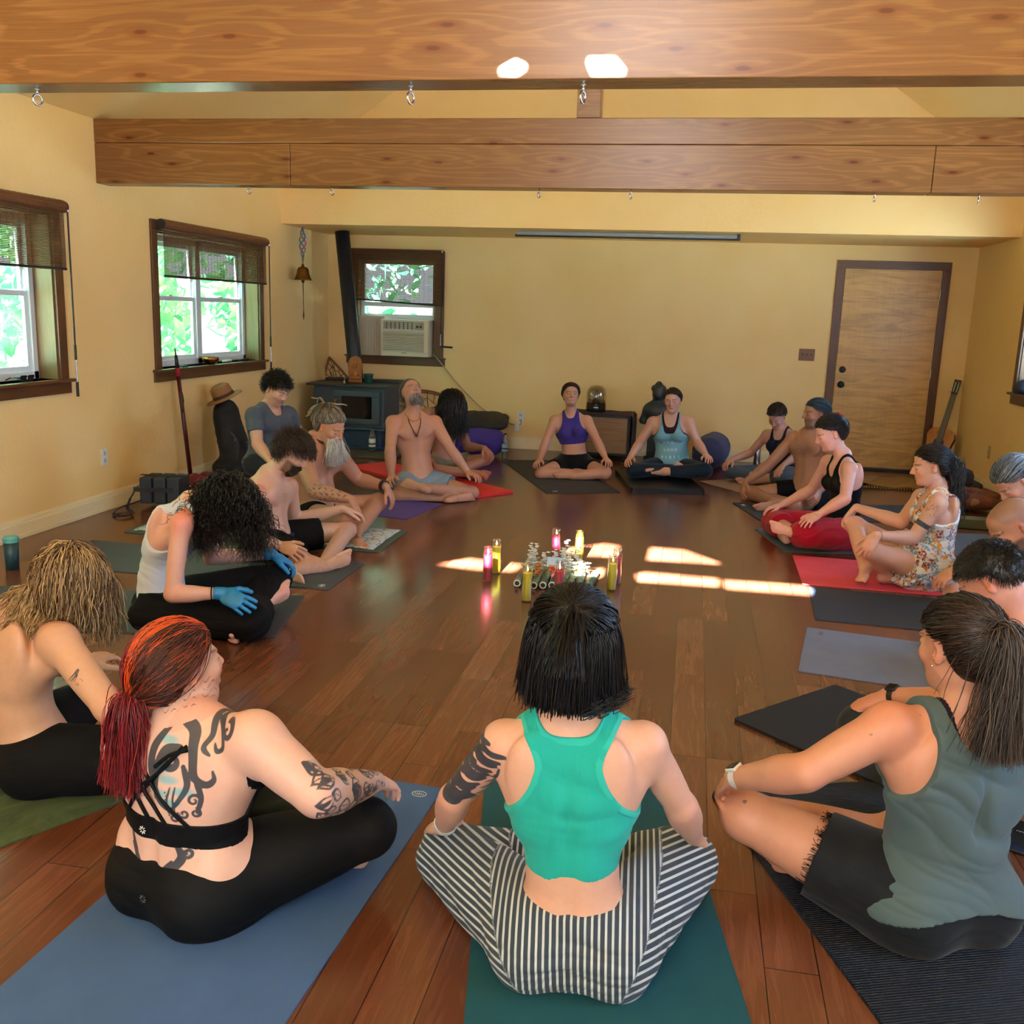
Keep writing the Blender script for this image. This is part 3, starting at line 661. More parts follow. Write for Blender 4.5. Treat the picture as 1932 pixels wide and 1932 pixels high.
# ---- figure materials
def attr(nt, name): return N(nt, 'ShaderNodeAttribute', attribute_name=name)
def skin_mat():
    m, nt, b = node_mat('skin'); c = attr(nt, 'Col').outputs[0]
    n = noise(nt, coords(nt), 55, 4, .6); c = mixc(nt, ramp(nt, n, [(.3, .18), (.7, 0)]), c, mixc(nt, 1, c, (.85, .55, .5), 'MULTIPLY'))
    # body hair, patchy dark strokes where the mask says so
    hn = noise(nt, coords(nt), 240, 3, .7, .8); hm = N(nt, 'ShaderNodeMath', operation='MULTIPLY'); nt.links.new(attr(nt, 'hm').outputs[2], hm.inputs[0])
    nt.links.new(ramp(nt, hn, [(.42, 0), (.6, 1)]), hm.inputs[1]); c = mixc(nt, hm.outputs[0], c, (.05, .03, .02))
    # tattoo ink: signed distance to the drawn strokes
    ta = N(nt, 'ShaderNodeMath', operation='MULTIPLY'); ta.inputs[1].default_value = 1/.0016; nt.links.new(attr(nt, 'tat').outputs[2], ta.inputs[0])
    tb = N(nt, 'ShaderNodeMath', operation='SUBTRACT', use_clamp=True); tb.inputs[0].default_value = .5; nt.links.new(ta.outputs[0], tb.inputs[1])
    tc_ = N(nt, 'ShaderNodeMath', operation='MULTIPLY'); tc_.inputs[1].default_value = .93; nt.links.new(tb.outputs[0], tc_.inputs[0])
    c = mixc(nt, tc_.outputs[0], c, (.010, .028, .05))
    nt.links.new(c, b.inputs['Base Color']); b.inputs['Roughness'].default_value = .46; b.inputs['Specular IOR Level'].default_value = .4
    b.inputs['Subsurface Weight'].default_value = .06; b.inputs['Subsurface Radius'].default_value = (1, .35, .2); b.inputs['Subsurface Scale'].default_value = .012
    bump(nt, noise(nt, coords(nt), 420, 2), b, .06, .001); return m
SKIN = skin_mat()
def cloth_mat(name, col, rough=.85, rib=None, stripes=None, var=.12, sheen=.15, attrcol=False, gloves=False):
    if name in MATS: return MATS[name]
    if isinstance(col, str): col = hexc(col)
    m, nt, b = node_mat(name); v = coords(nt); n = noise(nt, v, 9, 4, .6)
    base = attr(nt, 'Col').outputs[0] if attrcol else None
    if stripes:
        a = N(nt, 'ShaderNodeMath', operation='MULTIPLY'); a.inputs[1].default_value = 2*PI/stripes[0]; nt.links.new(attr(nt, 's').outputs[2], a.inputs[0])
        s = N(nt, 'ShaderNodeMath', operation='SINE'); nt.links.new(a.outputs[0], s.inputs[0])
        c = mixc(nt, ramp(nt, s.outputs[0], [(stripes[2], 0), (min(1, stripes[2]+.1), 1)]), col, hexc(stripes[1]))
    else: c = base if base is not None else mixc(nt, n, tuple(x*(1-var) for x in col), tuple(min(1, x*(1+var)) for x in col))
    nt.links.new(c, b.inputs['Base Color']); b.inputs['Roughness'].default_value = rough
    b.inputs['Sheen Weight'].default_value = sheen*.6; b.inputs['Sheen Roughness'].default_value = .5; b.inputs['Specular IOR Level'].default_value = .18
    if rib:
        a = N(nt, 'ShaderNodeMath', operation='MULTIPLY'); a.inputs[1].default_value = 2*PI/rib; nt.links.new(attr(nt, 's').outputs[2], a.inputs[0])
        s = N(nt, 'ShaderNodeMath', operation='SINE'); nt.links.new(a.outputs[0], s.inputs[0]); bump(nt, s.outputs[0], b, .25, .001)
    else: bump(nt, noise(nt, v, 350, 2), b, .12, .001)
    MATS[name] = m; return m
def hair_mat():
    m, nt, b = node_mat('hair_strands'); nt.links.new(attr(nt, 'Col').outputs[0], b.inputs['Base Color'])
    b.inputs['Roughness'].default_value = .36; b.inputs['Specular IOR Level'].default_value = .45; return m
HAIR = hair_mat()
def fold(P, amp, dirv=(0, 0, 1), freq=38, seed=0):
    """soft cloth creases, mostly running across dirv"""
    r = np.random.default_rng(seed); d = 0; dv = nrm(dirv)
    wx = .02*np.sin(P[0]*13+P[1]*17+seed)+.018*np.sin(P[2]*21-P[0]*9+seed*2)
    for k in range(4):
        w = dv*freq*r.uniform(.6, 1.5)+r.normal(size=3)*freq*.28; ph = r.uniform(0, 6.3)
        s = np.sin((P[0]*F32(w[0])+P[1]*F32(w[1])+P[2]*F32(w[2]))+freq*wx+F32(ph)); d = d+(1-np.abs(s))**2*F32(.6)-F32(.2)
    return d*F32(amp/2)
# ---- head
def head_prims(c, hf, hu, s=1., male=False, k=.012):
    hf = nrm(hf); hr = nrm(np.cross(hf, hu)); hu = np.cross(hr, hf); ax = (hr, hf, hu)
    def L(x, y, z): return np.asarray(c)+(hr*x+hf*y+hu*z)*s
    P = [ell(L(0, -.012, .030), ax, (.074*s, .094*s, .083*s), .02), ell(L(0, .030, -.030), ax, (.060*s, .066*s, .080*s), .03),
         ell(L(0, .035, .052), ax, (.058*s, .055*s, .045*s), .02),
         cap(L(-.028 if male else -.020, .048, -.085), L(.028 if male else .020, .048, -.085), (.022 if male else .019)*s, (.022 if male else .019)*s, .025), sph(L(0, .074, -.092), (.0185 if male else .016)*s, .02),
         cap(L(-.042, .01, -.052), L(-.024, .045, -.084), .016*s, .017*s, .025), cap(L(.042, .01, -.052), L(.024, .045, -.084), .016*s, .017*s, .025),
         sph(L(-.036, .066, -.022), .022*s, .02), sph(L(.036, .066, -.022), .022*s, .02)]
    for sg in (-1, 1):
        P.append(ell(L(.031*sg, .103, .004), ax, (.019*s, .016*s, .012*s), .012, sub=True))
        P.append(ell(L(.031*sg, .082, .004), ax, (.0145*s, .0125*s, .0105*s), .004))
        P.append(cap(L(.014*sg, .092, .022), L(.046*sg, .080, .024), (.0075 if male else .006)*s, .006*s, .010))
    P += [cap(L(0, .093, .014), L(0, .113, -.026), .0065*s, .0105*s, .010), sph(L(-.012, .101, -.031), .0085*s, .006), sph(L(.012, .101, -.031), .0085*s, .006),
          cap(L(-.017, .088, -.057), L(.017, .088, -.057), .0062*s, .0062*s, .006), cap(L(-.014, .087, -.067), L(.014, .087, -.067), .0075*s, .0075*s, .006),
          sph(L(0, .089, -.055), .008*s, .006), cap(L(-.02, .0985, -.0615), L(.02, .0985, -.0615), .0022*s, .0022*s, .004, sub=True)]
    for sg in (-1, 1):
        e = nrm(hr*sg*.9-hf*.45); P.append(ell(L(.074*sg, -.008, -.005), (e, nrm(np.cross(hu, e)), hu), (.0075*s, .017*s, .030*s), .006))
        P.append(ell(L(.083*sg, .0, -.002), (e, nrm(np.cross(hu, e)), hu), (.006*s, .008*s, .016*s), .006, sub=True))
    return P
# ---- hand
def hand_prims(W_, T_, nb, thumb, s=1., curl=(.25, .45, .35), fist=0, spread=.17):
    d = nrm(np.array(T_)-W_); nb = nrm(nb-d*(nb@d)); sd = np.cross(d, nb)*thumb; W_ = np.array(W_, float)
    G = [cap(W_, W_+d*.045*s, .023*s, .034*s, .012, nb, .55), cap(W_+d*.035*s, W_+d*.078*s, .036*s, .037*s, .012, nb, .36)]
    fb = [(.028, .072, .083), (.010, .080, .086), (-.009, .074, .083), (-.027, .058, .076)]
    for i, (o, ln, b0) in enumerate(fb):
        p = W_+d*b0*s+sd*o*s; ang = curl[0]; dd = nrm(d+sd*spread*(1.5-i)*.7); r = (.0086, .0088, .0085, .0076)[i]*s
        G.append(cap(W_+d*.04*s+sd*o*.75*s, p, .010*s, r*1.08, .006))
        for j, fr in enumerate((.46, .30, .24)):
            q = p+(dd*math.cos(ang)-nb*math.sin(ang))*ln*fr*s; G.append(cap(p, q, r*(1-.08*j), r*(.92-.08*j), .004)); p = q
            if j < 2: ang += curl[j+1]
    p = W_+d*.022*s+sd*.020*s-nb*.006*s; q = p+nrm(d*.65+sd*.72-nb*.25)*.042*s; G.append(cap(p, q, .0155*s, .0115*s, .012))
    r_ = q+nrm(d*.85+sd*.35-nb*.25)*.030*s; G.append(cap(q, r_, .0112*s, .0100*s, .004)); G.append(cap(r_, r_+nrm(d*.9+sd*.15-nb*.4)*.022*s, .0100*s, .0082*s, .004))
    return G
def foot_prims(A, T, K, s=1., inner=1, up=None):
    A = np.array(A, float); T = np.array(T, float); d = nrm(T-A)
    u = nrm(np.array(K)-A) if up is None else nrm(up); u = nrm(u-d*(u@d)); sd = np.cross(d, u)*inner
    L = .235*s; heel = A-d*.045*s-u*.038*s; ball = heel+d*L*.74-u*.006*s
    G = [cap(heel, heel+d*.05*s, .029*s, .03*s, .02), cap(A, heel+d*.03*s+u*.01*s, .033*s, .03*s, .02), cap(A+d*.02*s-u*.01*s, ball+u*.008*s, .032*s, .022*s, .025, u, .9), cap(heel+d*.04*s, ball, .028*s, .040*s, .02, u, .45)]
    for i in range(5):
        b = ball+sd*(.030-.0155*i)*s-d*(.004*i)*s; r = (.0125, .0095, .0090, .0085, .0080)[i]*s; l = (.050, .046, .041, .034, .027)[i]*s
        G.append(cap(b-d*.02*s, b+d*l+u*-.002, r*1.1, r, .005))
    return G
# ---- whole figure from named joints
def figure_prims(J, p):
    """J: joints in world space; p: build"""
    male = p.get('male', False); b = p.get('b', 1.); bl = p.get('limb', b); G = {}
    pel, nk = J['pel'], J['nk']; up = nrm(nk-pel); lat = nrm(J['SR']-J['SL']); fwd = nrm(np.cross(up, lat)); lat = np.cross(fwd, up)
    latp = nrm(J['HR']-J['HL']); latp = nrm(latp-up*(latp@up)); L = np.linalg.norm(nk-pel); bend = p.get('bend', .02)
    def S(t, x=0, y=0, bd=True): return pel+up*L*t+lat*x+fwd*(y-(bend*4*t*(1-t) if bd else 0))
    J['_fr'] = (pel, up, lat, fwd, L, bend)
    w = p.get('waist', 1.)*b; hw = p.get('hip', 1.)*b; ch = p.get('chest', 1.)*b
    sw = np.linalg.norm(J['SR']-J['SL'])/2; mr = 1.12 if male else 1.
    hips = [ell(pel+up*.0+fwd*0, (latp, nrm(np.cross(up, latp)), up), (.165*hw, .115*hw, .115), .04)]
    for s_, H in ((-1, J['HL']), (1, J['HR'])): hips.append(ell(H*1.+latp*s_*.005-fwd*.035-np.array([0, 0, .02]), (latp, fwd, up), (.088*hw, .10*hw, .095*hw), .035))
    hips.append(cap(S(0), S(.26), .135*hw, .118*w*mr, .05, fwd, .78))
    G['hips'] = hips
    dp = p.get('depth', .74)
    ribw = (.138 if male else .126)*ch; cw = (.15 if male else .128)*ch
    tor = [cap(S(.18), S(.42), .120*w*mr, .112*w*mr, .05, fwd, dp+.04), cap(S(.42), S(.66), .112*w*mr, ribw, .05, fwd, dp), cap(S(.64), S(.84), ribw, cw*.86, .05, fwd, dp+.0),
           cap(J['SL']*.72+J['SR']*.28-up*.025, J['SR']*.72+J['SL']*.28-up*.025, .062*ch, .062*ch, .05, fwd, 1.0)]
    for sg, Sh in ((-1, J['SL']), (1, J['SR'])):
        tor.append(ell(S(.79, sg*sw*.52, -.055), (lat, fwd, up), (.062*ch, .030, .085), .035))            # shoulder blades
        tor.append(cap(S(.55, sg*.085*ch, -.01), Sh-up*.05-lat*sg*.01, .05*b, .045*b, .05))                  # lats
        tor.append(cap(nk+up*.025-fwd*.012, Sh+up*.005-lat*sg*.03, .040, .036*b, .035))                      # trapezius
        if male: tor.append(ell(S(.76, sg*.072*ch, .088*ch), (lat, fwd, up), (.072*ch, .030, .058), .03))
        elif p.get('bust', 1): tor.append(ell(S(.66, sg*.068*ch, .092*ch), (lat, fwd, up), (.055*p.get('bust', 1), .052*p.get('bust', 1), .055*p.get('bust', 1)), .03))
    tor.append(cap(S(.15, 0, -.12*ch*dp-.018), S(.80, 0, -.12*ch*dp-.022), .007, .007, .035, sub=True))
    if p.get('belly'): tor.append(ell(S(.3, 0, .05), (lat, fwd, up), (.13*p['belly'], .10*p['belly'], .13*p['belly']), .06))
    if p.get('love'):
        for sg in (-1, 1): tor.append(ell(S(.2, sg*.12*b, -.02), (lat, fwd, up), (.06*p['love'], .08*p['love'], .06*p['love']), .05))
    G['torso'] = tor
    hd = J['hd']; hf = J['hf']; hu = J['hu']; hs = p.get('hs', 1.)
    nb_ = hd-nrm(hu)*.055*hs-nrm(hf)*.018*hs
    G['neck'] = [cap(nk-up*.02, nb_, (.056 if male else .048)*b**.5, (.054 if male else .046), .03), cap(nb_, hd-nrm(hu)*.02-nrm(hf)*.012, .053 if male else .046, .055, .02)]
    G['head'] = head_prims(hd, hf, hu, hs, male)
    ar = p.get('arm', 1.)*bl*(1.1 if male else 1.)
    for s_ in 'LR':
        Sh, E_, W_, T_ = J['S'+s_], J['E'+s_], J['W'+s_], J['T'+s_]; sg = -1 if s_ == 'L' else 1
        K_ = J['K'+s_]; nb = J.get('N'+s_)
        nb = nrm(nb) if nb is not None else nrm(nrm((W_+T_)/2-K_)+np.array([0, 0, .35]))
        lr_ = p.get('leg', 1.)*bl; thk = .016+p.get('palm', 0.); dW = nrm(T_-W_)
        if not p.get('freehand'):
            for it in range(3):
                best = 0; bd = None
                for o_ in (.03, .07, .11):
                    q_ = W_+dW*o_
                    for k_ in 'LR':
                        for a_, b__, r_ in ((J['H'+k_], J['K'+k_], .062), (J['K'+k_], J['A'+k_], .054)):
                            s__ = b__-a_; tt_ = np.clip((q_-a_)@s__/(s__@s__), 0, 1); v_ = q_-a_-s__*tt_; l_ = np.linalg.norm(v_); df = r_*lr_+thk-l_
                            if df > best: best = df; bd = nb if J.get('N'+s_) is not None else nrm(nrm(v_)*.7+nb*.5)
                if bd is None: break
                W_ = W_+bd*min(best, .07); T_ = T_+bd*min(best, .07)
            q_ = W_+dW*.085; bv = None; bd_ = 9
            for k_ in 'LR':
                for a_, b__ in ((J['H'+k_], J['K'+k_]), (J['K'+k_], J['A'+k_])):
                    s__ = b__-a_; tt_ = np.clip((q_-a_)@s__/(s__@s__), 0, 1); v_ = q_-a_-s__*tt_; l_ = np.linalg.norm(v_)
                    if l_ < bd_: bd_ = l_; bv = v_/l_
            if bd_ < .16:
                if dW@bv < .0: dW = nrm(dW-bv*(dW@bv)*p.get('tan', .95)); T_ = W_+dW*.15
                if J.get('N'+s_) is None: nb = bv
            J['W'+s_] = W_; J['T'+s_] = T_
        G['hand'+s_] = hand_prims(W_, T_, nb, 1 if s_ == 'L' else -1, p.get('hand', 1.)*(1.08 if male else .98), J.get('C'+s_, (.25, .45, .35)))
        G['ua'+s_] = [sph(Sh, .053*ar, .035), cap(Sh, E_, .047*ar, .037*ar, .025, bul=.004*ar)]
        fo = E_+(W_-E_)*.25
        G['fa'+s_] = [cap(E_, W_, .037*ar, .0235*ar**.5, .02, bul=.006*ar), ell(fo, (nrm(W_-E_), nrm(np.cross(W_-E_, up)), nrm(np.cross(W_-E_, np.cross(W_-E_, up)))), (.07, .036*ar, .036*ar), .03)]
        H, K, A, T = J['H'+s_], J['K'+s_], J['A'+s_], J['F'+s_]; lr = p.get('leg', 1.)*bl
        G['th'+s_] = [cap(H, K, .084*lr*hw**.5, .054*lr, .04, bul=.006*lr), sph(K, .054*lr, .03)]
        G['sh'+s_] = [cap(K, A, .050*lr, .034*lr**.5, .025, bul=.009*lr)]
        G['foot'+s_] = foot_prims(A, T, K, p.get('foot', 1.)*(1.08 if male else .95), 1 if s_ == 'L' else -1, J.get('U'+s_))
    return G
def rotv(v, ax, a):
    v = np.asarray(v, float); ax = nrm(ax); return v*math.cos(a)+np.cross(ax, v)*math.sin(a)+ax*(ax@v)*(1-math.cos(a))
def tcoord(J, P):
    """torso coordinates: across, forward, height 0..1"""
    pel, up, lat, fwd, L, bend = J['_fr']; q = P-pel; t = q@up/L
    return q@lat, q@fwd, t
def paint_head(P, col, J, p, skin):
    hd, hf, hu = J['hd'], nrm(J['hf']), J['hu']; hr = nrm(np.cross(hf, hu)); hu = np.cross(hr, hf); s = p.get('hs', 1.)
    q = (P-hd)/s; x, y, z = q@hr, q@hf, q@hu; r = np.sqrt(x*x+y*y+z*z) < .17
    face = r & (y > .03)
    def blend(m, c, a): 
        a = (a*m)[:, None]; col[:] = col*(1-a)+np.array(c)*a
    g = lambda dx, dz, sx, sz: np.exp(-((dx/sx)**2+(dz/sz)**2))
    dark = p.get('brow', (.05, .03, .02))
    for sg in (-1, 1):
        blend(face, skin*np.array([1.05, .62, .58]), .45*g(x-sg*.042, z+.028, .022, .018))
        bx = x*sg; blend(face, dark, np.clip(1.25-np.abs(z-.0255+.12*(bx-.03)**2*8)/.0042, 0, 1)*(bx > .012)*(bx < .052)*.75)
        if p.get('eyes') == 'open':
            blend(face, (.75, .72, .68), np.clip(1.5-((bx-.031)/.0125)**2*1.4-((z-.004)/.0055)**2, 0, 1)); blend(face, (.02, .015, .01), np.clip(2-(((bx-.031)/.0052)**2+((z-.005)/.0052)**2)*1.6, 0, 1))
        lz = -.002 if p.get('eyes') != 'open' else .0095
        blend(face, (.03, .015, .012), np.clip(1.3-np.abs(z-lz+(bx-.031)**2*(12 if p.get('eyes') != 'open' else 18)*(-1 if p.get('eyes') != 'open' else 1))/.0022, 0, 1)*(bx > .017)*(bx < .045)*.85)
        blend(face, skin*.6, .35*g(x-sg*.031, z-.014, .014, .004))
    blend(face, np.array(p.get('lips', (.42, .13, .10))), np.clip(1.4-((x/.022)**2+((z+.061)/.0085)**2), 0, 1)*(y > .075)*.75)
    blend(face, (.12, .03, .025), np.clip(1.2-np.abs(z+.0615)/.0014, 0, 1)*(np.abs(x) < .019)*(y > .07)*.8)
    blend(face, skin*np.array([1.05, .66, .6]), .4*g(x, z+.028, .012, .012)*(y > .095))
    blend(r, skin*np.array([1.05, .6, .55]), .35*(np.abs(x) > .07))
    if p.get('stubble'):
        m = np.clip((-.03-z)/.015, 0, 1)*np.clip((y+.0)/.02, 0, 1)*(z > -.13)*(1-g(x, z+.061, .02, .006)); blend(r, p.get('stubc', (.06, .04, .03)), m*p['stubble'])
    if p.get('shaved'):
        m = np.clip((z-.035+.35*np.clip(y-.02, 0, 1)*-1+.0)/.02, 0, 1)*np.clip((.045-y+z*.3)/.02, 0, 1); m = np.maximum(m, np.clip((-.0-y)/.02, 0, 1)*np.clip((z+.045)/.02, 0, 1)); blend(r, p['shaved'], m*.55)
def make_body(person, J, p, h=.0045):
    G = figure_prims(J, p); prims = [q for g in G.values() for q in g if not q['sub']]+[q for g in G.values() for q in g if q['sub']]
    # heads need their own cutting order: carve sockets before the lids go on
    prims = [q for k_ in G if k_ != 'head' for q in G[k_]]+G['head']
    fl = Field(prims, h); zf = p.get('floor', .006)
    fl.f = np.maximum(fl.f, (F32(zf)-fl.ax[2])[None, None, :]) if p.get('sit', True) else fl.f
    V, Fq = fl.mesh()
    skin = np.array(hexc(p['skin'])); col = np.tile(skin, (len(V), 1))
    def warm(c, r, a, mul=(1.08, .66, .60)):
        d = np.linalg.norm(V-c, axis=1); w = (a*np.exp(-(d/r)**2))[:, None]; col[:] = col*(1-w)+skin*np.array(mul)*w
    for s_ in 'LR':
        warm(J['K'+s_], .06, .35); warm(J['E'+s_], .05, .35); warm(J['T'+s_], .07, .4); warm(J['F'+s_], .07, .45)
        if p.get('burn'): warm(J['S'+s_]+np.array([0, 0, .03]), .085, p['burn'], (1.05, .5, .42))
    paint_head(V, col, J, p, skin)
    tat = np.full(len(V), .05); hm = np.zeros(len(V))
    x, y, t = tcoord(J, V)
    if p.get('chesthair'):
        c = p['chesthair']; m = np.clip(1.2-((x/.12)**2+((t-.76)/.16)**2), 0, 1)+.8*np.clip(1-(x/.03)**2, 0, 1)*(t < .75)*(t > .2); hm = np.maximum(hm, np.clip(m*(y > .04)*c, 0, 1)*(np.linalg.norm(V-J['hd'], axis=1) > .15))
    if p.get('leghair'):
        for s_ in 'LR':
            for a_, b_ in ((J['K'+s_], J['A'+s_]), (J['H'+s_]*.4+J['K'+s_]*.6, J['K'+s_]), (J['E'+s_], J['W'+s_])):
                ba = b_-a_; tt = np.clip((V-a_)@ba/(ba@ba), 0, 1); d = np.linalg.norm(V-a_-tt[:, None]*ba, axis=1); hm = np.maximum(hm, p['leghair']*(.45 if b_ is J['W'+s_] else 1)*(d < .075))
    if p.get('paint'): p['paint'](V, col, tat, hm, J, fl)
    o = mesh_obj('body', V, Fq, SKIN, person, dict(Col=np.clip(col, 0, 1), tat=tat, hm=hm))
    return o, G, fl
def garment(person, name, prims, m, h=.0045, cut=None, amp=0, dirv=(0, 0, 1), freq=38, seed=1, scoord=None, floor=.004, attrs=None, body=None, thick=None, label=None):
    fl = Field(prims, h); X, Y, Z = fl.grid()
    if amp: 
        band = fl.f < .03
        I = np.nonzero(band); P = (fl.ax[0][I[0]], fl.ax[1][I[1]], fl.ax[2][I[2]]); fl.f[band] += fold(P, amp, dirv, freq, seed)
    if cut is not None:
        band = fl.f < .03; I = np.nonzero(band); P = np.stack([fl.ax[0][I[0]], fl.ax[1][I[1]], fl.ax[2][I[2]]], 1).astype(float)
        fl.f[band] = np.maximum(fl.f[band], cut(P))
    fl.f = np.maximum(fl.f, (F32(floor)-fl.ax[2])[None, None, :])
    V, Fq = fl.mesh(); A = {}
    if body is not None:   # drop what lies well inside the body
        inside = body.sample(V) < -.012; keep = ~inside[Fq].all(1); Fq = Fq[keep]
        u, inv = np.unique(Fq, return_inverse=True); V = V[u]; Fq = inv.reshape(Fq.shape)
    if scoord is not None: A['s'] = scoord(V)
    if attrs is not None: A.update(attrs(V))
    o = mesh_obj(name, V, Fq, m, person, A)
    if label: o['label'] = label
    return o, fl
# ---- hair: strands that slide over the skull and fall
def strands(roots, d0, steps, step, head, hs=1., grav=.2, target=None, tpull=.5, noisea=.1, curl=0., curlf=60., lift=.004, body=None, seed=0, stiff=.75, target_steps=None, ell_r=(.082, .103, .098), gdir=(0, 0, -1), after=None, tang=.8, hold=False, zcut=None):
    r = np.random.default_rng(seed); hd, hf, hu = head; hf = nrm(hf); hr = nrm(np.cross(hf, hu)); hu = np.cross(hr, hf)
    Rm = np.stack([hr, hf, hu]); c = np.asarray(hd)+(-hf*.012+hu*.028)*hs; er = np.array(ell_r)*hs
    P = roots.copy(); n = len(P); v = np.array(d0, float)*np.ones((n, 1)); v /= np.linalg.norm(v, axis=1)[:, None]
    nn_ = ((P-c)@Rm.T/er**2)@Rm; nn_ /= np.linalg.norm(nn_, axis=1)[:, None]+1e-9; near0 = (np.linalg.norm(P-c, axis=1) < .125*hs)[:, None]
    v = v-nn_*(v*nn_).sum(1)[:, None]*tang*near0; v /= np.linalg.norm(v, axis=1)[:, None]+1e-9; zc = None if zcut is None else zcut+r.normal(size=n)*.007
    out = [P.copy()]; lf = r.uniform(.2, 1, n)*lift; done = np.zeros(n, bool); ph = r.uniform(0, 6.28, n); rnd = r.normal(size=(n, 3))
    gd = np.array(gdir, float)
    for k in range(steps):
        w = stiff*v+grav*gd+noisea*r.normal(size=(n, 3))*.4+rnd*noisea*.35
        if target is not None:
            tv = target-P; tl = np.linalg.norm(tv, axis=1)[:, None]; near = tl[:, 0] < .022*hs*1.2
            done |= near; tv = tv/np.maximum(tl, 1e-6); w = np.where(done[:, None], (stiff*v+grav*1.0*gd+noisea*rnd*.7+(0 if after is None else after)), stiff*v+tpull*tv+noisea*rnd*.3)
        w /= np.linalg.norm(w, axis=1)[:, None]; fz = np.zeros(n, bool)
        if hold: fz |= done
        if zc is not None: fz |= P[:, 2] < zc
        P0 = P.copy(); P = P+w*step
        q = (P-c)@Rm.T; e = er+lf[:, None]; rr = np.sqrt(((q/e)**2).sum(1)); m = rr < 1; q[m] = q[m]/rr[m][:, None]; P = q@Rm+c
        if body is not None:
            d = body.sample(P); m = (d < .006)&(np.abs(d) < .15)
            if m.any():
                g = np.stack([body.sample(P[m]+np.eye(3)[i]*.006)-body.sample(P[m]-np.eye(3)[i]*.006) for i in range(3)], 1); g /= np.linalg.norm(g, axis=1)[:, None]+1e-6
                P[m] += g*(.006-d[m])[:, None]
        P[fz] = P0[fz]+w[fz]*.0003
        v = P-out[-1]; v /= np.linalg.norm(v, axis=1)[:, None]+1e-9; out.append(P.copy())
    O = np.stack(out, 1)
    if curl:
        T = np.gradient(O, axis=1); T /= np.linalg.norm(T, axis=2)[:, :, None]+1e-9; A = np.cross(T, np.array([.3, .5, .81])); A /= np.linalg.norm(A, axis=2)[:, :, None]+1e-9; B = np.cross(T, A)
        s = np.arange(steps+1)*step; a = s[None, :]*curlf*(.8+.4*lf[:, None]/max(lift, 1e-6))+ph[:, None]; am = curl*np.clip(s/.05, 0, 1)[None, :]
        O = O+A*(np.cos(a)*am)[:, :, None]+B*(np.sin(a)*am)[:, :, None]
    return O
def strand_mesh(O, r0, r1, cols, sides=3):
    n, k, _ = O.shape; T = np.gradient(O, axis=1); T /= np.linalg.norm(T, axis=2)[:, :, None]+1e-9
    A = np.cross(T, np.array([.21, .43, .88])); A /= np.linalg.norm(A, axis=2)[:, :, None]+1e-9; B = np.cross(T, A)
    rr = (r0+(r1-r0)*np.linspace(0, 1, k)**2)[None, :, None]; rr = rr*np.ones((n, 1, 1))
    V = np.stack([O+rr*(A*math.cos(2*PI*j/sides)+B*math.sin(2*PI*j/sides)) for j in range(sides)], 2).reshape(-1, 3)
    base = (np.arange(n)[:, None]*k+np.arange(k-1)[None, :])*sides; base = base.reshape(-1)
    Fq = np.concatenate([np.stack([base+j, base+(j+1) % sides, base+sides+(j+1) % sides, base+sides+j], 1) for j in range(sides)])
    C_ = np.repeat(cols, k*sides, axis=0) if cols.shape[0] == n else cols
    return V, Fq, C_
def hair_line(x, y, front, side, nape):
    a = side+.028; return np.where(y > .035, a+.018+(front-a-.018)*np.clip((y-.035)/.045, 0, 1), np.where(y > -.022, a+(y+.022)*.31, nape+(a-nape)*np.clip((y+.062)/.04, 0, 1)**2))
def scalp_roots(head, n, hs=1., seed=0, front=.068, side=-.01, nape=-.07, grow=1.0, zmin=None):
    """random points of the hair-bearing skull"""
    r = np.random.default_rng(seed); hd, hf, hu = head; hf = nrm(hf); hr = nrm(np.cross(hf, hu)); hu = np.cross(hr, hf)
    D = r.normal(size=(n*5, 3)); D /= np.linalg.norm(D, axis=1)[:, None]; q = D*np.array([.076, .096, .086])*grow; q[:, 1] -= .012; q[:, 2] += .03
    x, y, z = q.T
    line = hair_line(x, y, front, side, nape); ok = z > line+r.uniform(-.004, .004, len(z))
    if zmin is not None: ok &= z > zmin
    q = q[ok][:n]; return np.asarray(hd)+(hr*q[:, :1]+hf*q[:, 1:2]+hu*q[:, 2:3])*hs, (hr*q[:, :1]*1.3+hf*(q[:, 1:2]+.012)+hu*(q[:, 2:3]-.03))
def scols(n, cols, seed=0, var=.25):
    r = np.random.default_rng(seed+99); c = np.array([hexc(x) if isinstance(x, str) else x for x in cols]); k = r.integers(0, len(c), n)
    return np.clip(c[k]*r.uniform(1-var, 1+var, (n, 1)), 0, 1)
def cap_mesh(head, hs, th, hairline, col, h=.005, seed=3, amp=.002):
    """close-fitting layer of hair over the skull"""
    hd, hf, hu = head; hf = nrm(hf); hr = nrm(np.cross(hf, hu)); hu = np.cross(hr, hf); ax = (hr, hf, hu)
    def L(x, y, z): return np.asarray(hd)+(hr*x+hf*y+hu*z)*hs
    P = [ell(L(0, -.012, .030), ax, (np.array((.074, .094, .083))+th)*hs, .02), ell(L(0, .035, .052), ax, (np.array((.058, .055, .045))+th*.7)*hs, .02), ell(L(0, -.05, -.01), ax, (np.array((.055, .045, .06))+th*.8)*hs, .03)]
    fl = Field(P, h); band = fl.f < .03; I = np.nonzero(band); W_ = np.stack([fl.ax[0][I[0]], fl.ax[1][I[1]], fl.ax[2][I[2]]], 1).astype(float)
    q = (W_-hd)/hs; x, y, z = q@hr, q@hf, q@hu; fl.f[band] = np.maximum(fl.f[band]+fold(W_.T.astype(F32), amp, hu, 120, seed), hairline(x, y, z)*hs)
    V, Fq = fl.mesh(); return V, Fq, np.tile(np.array(hexc(col) if isinstance(col, str) else col), (len(V), 1))
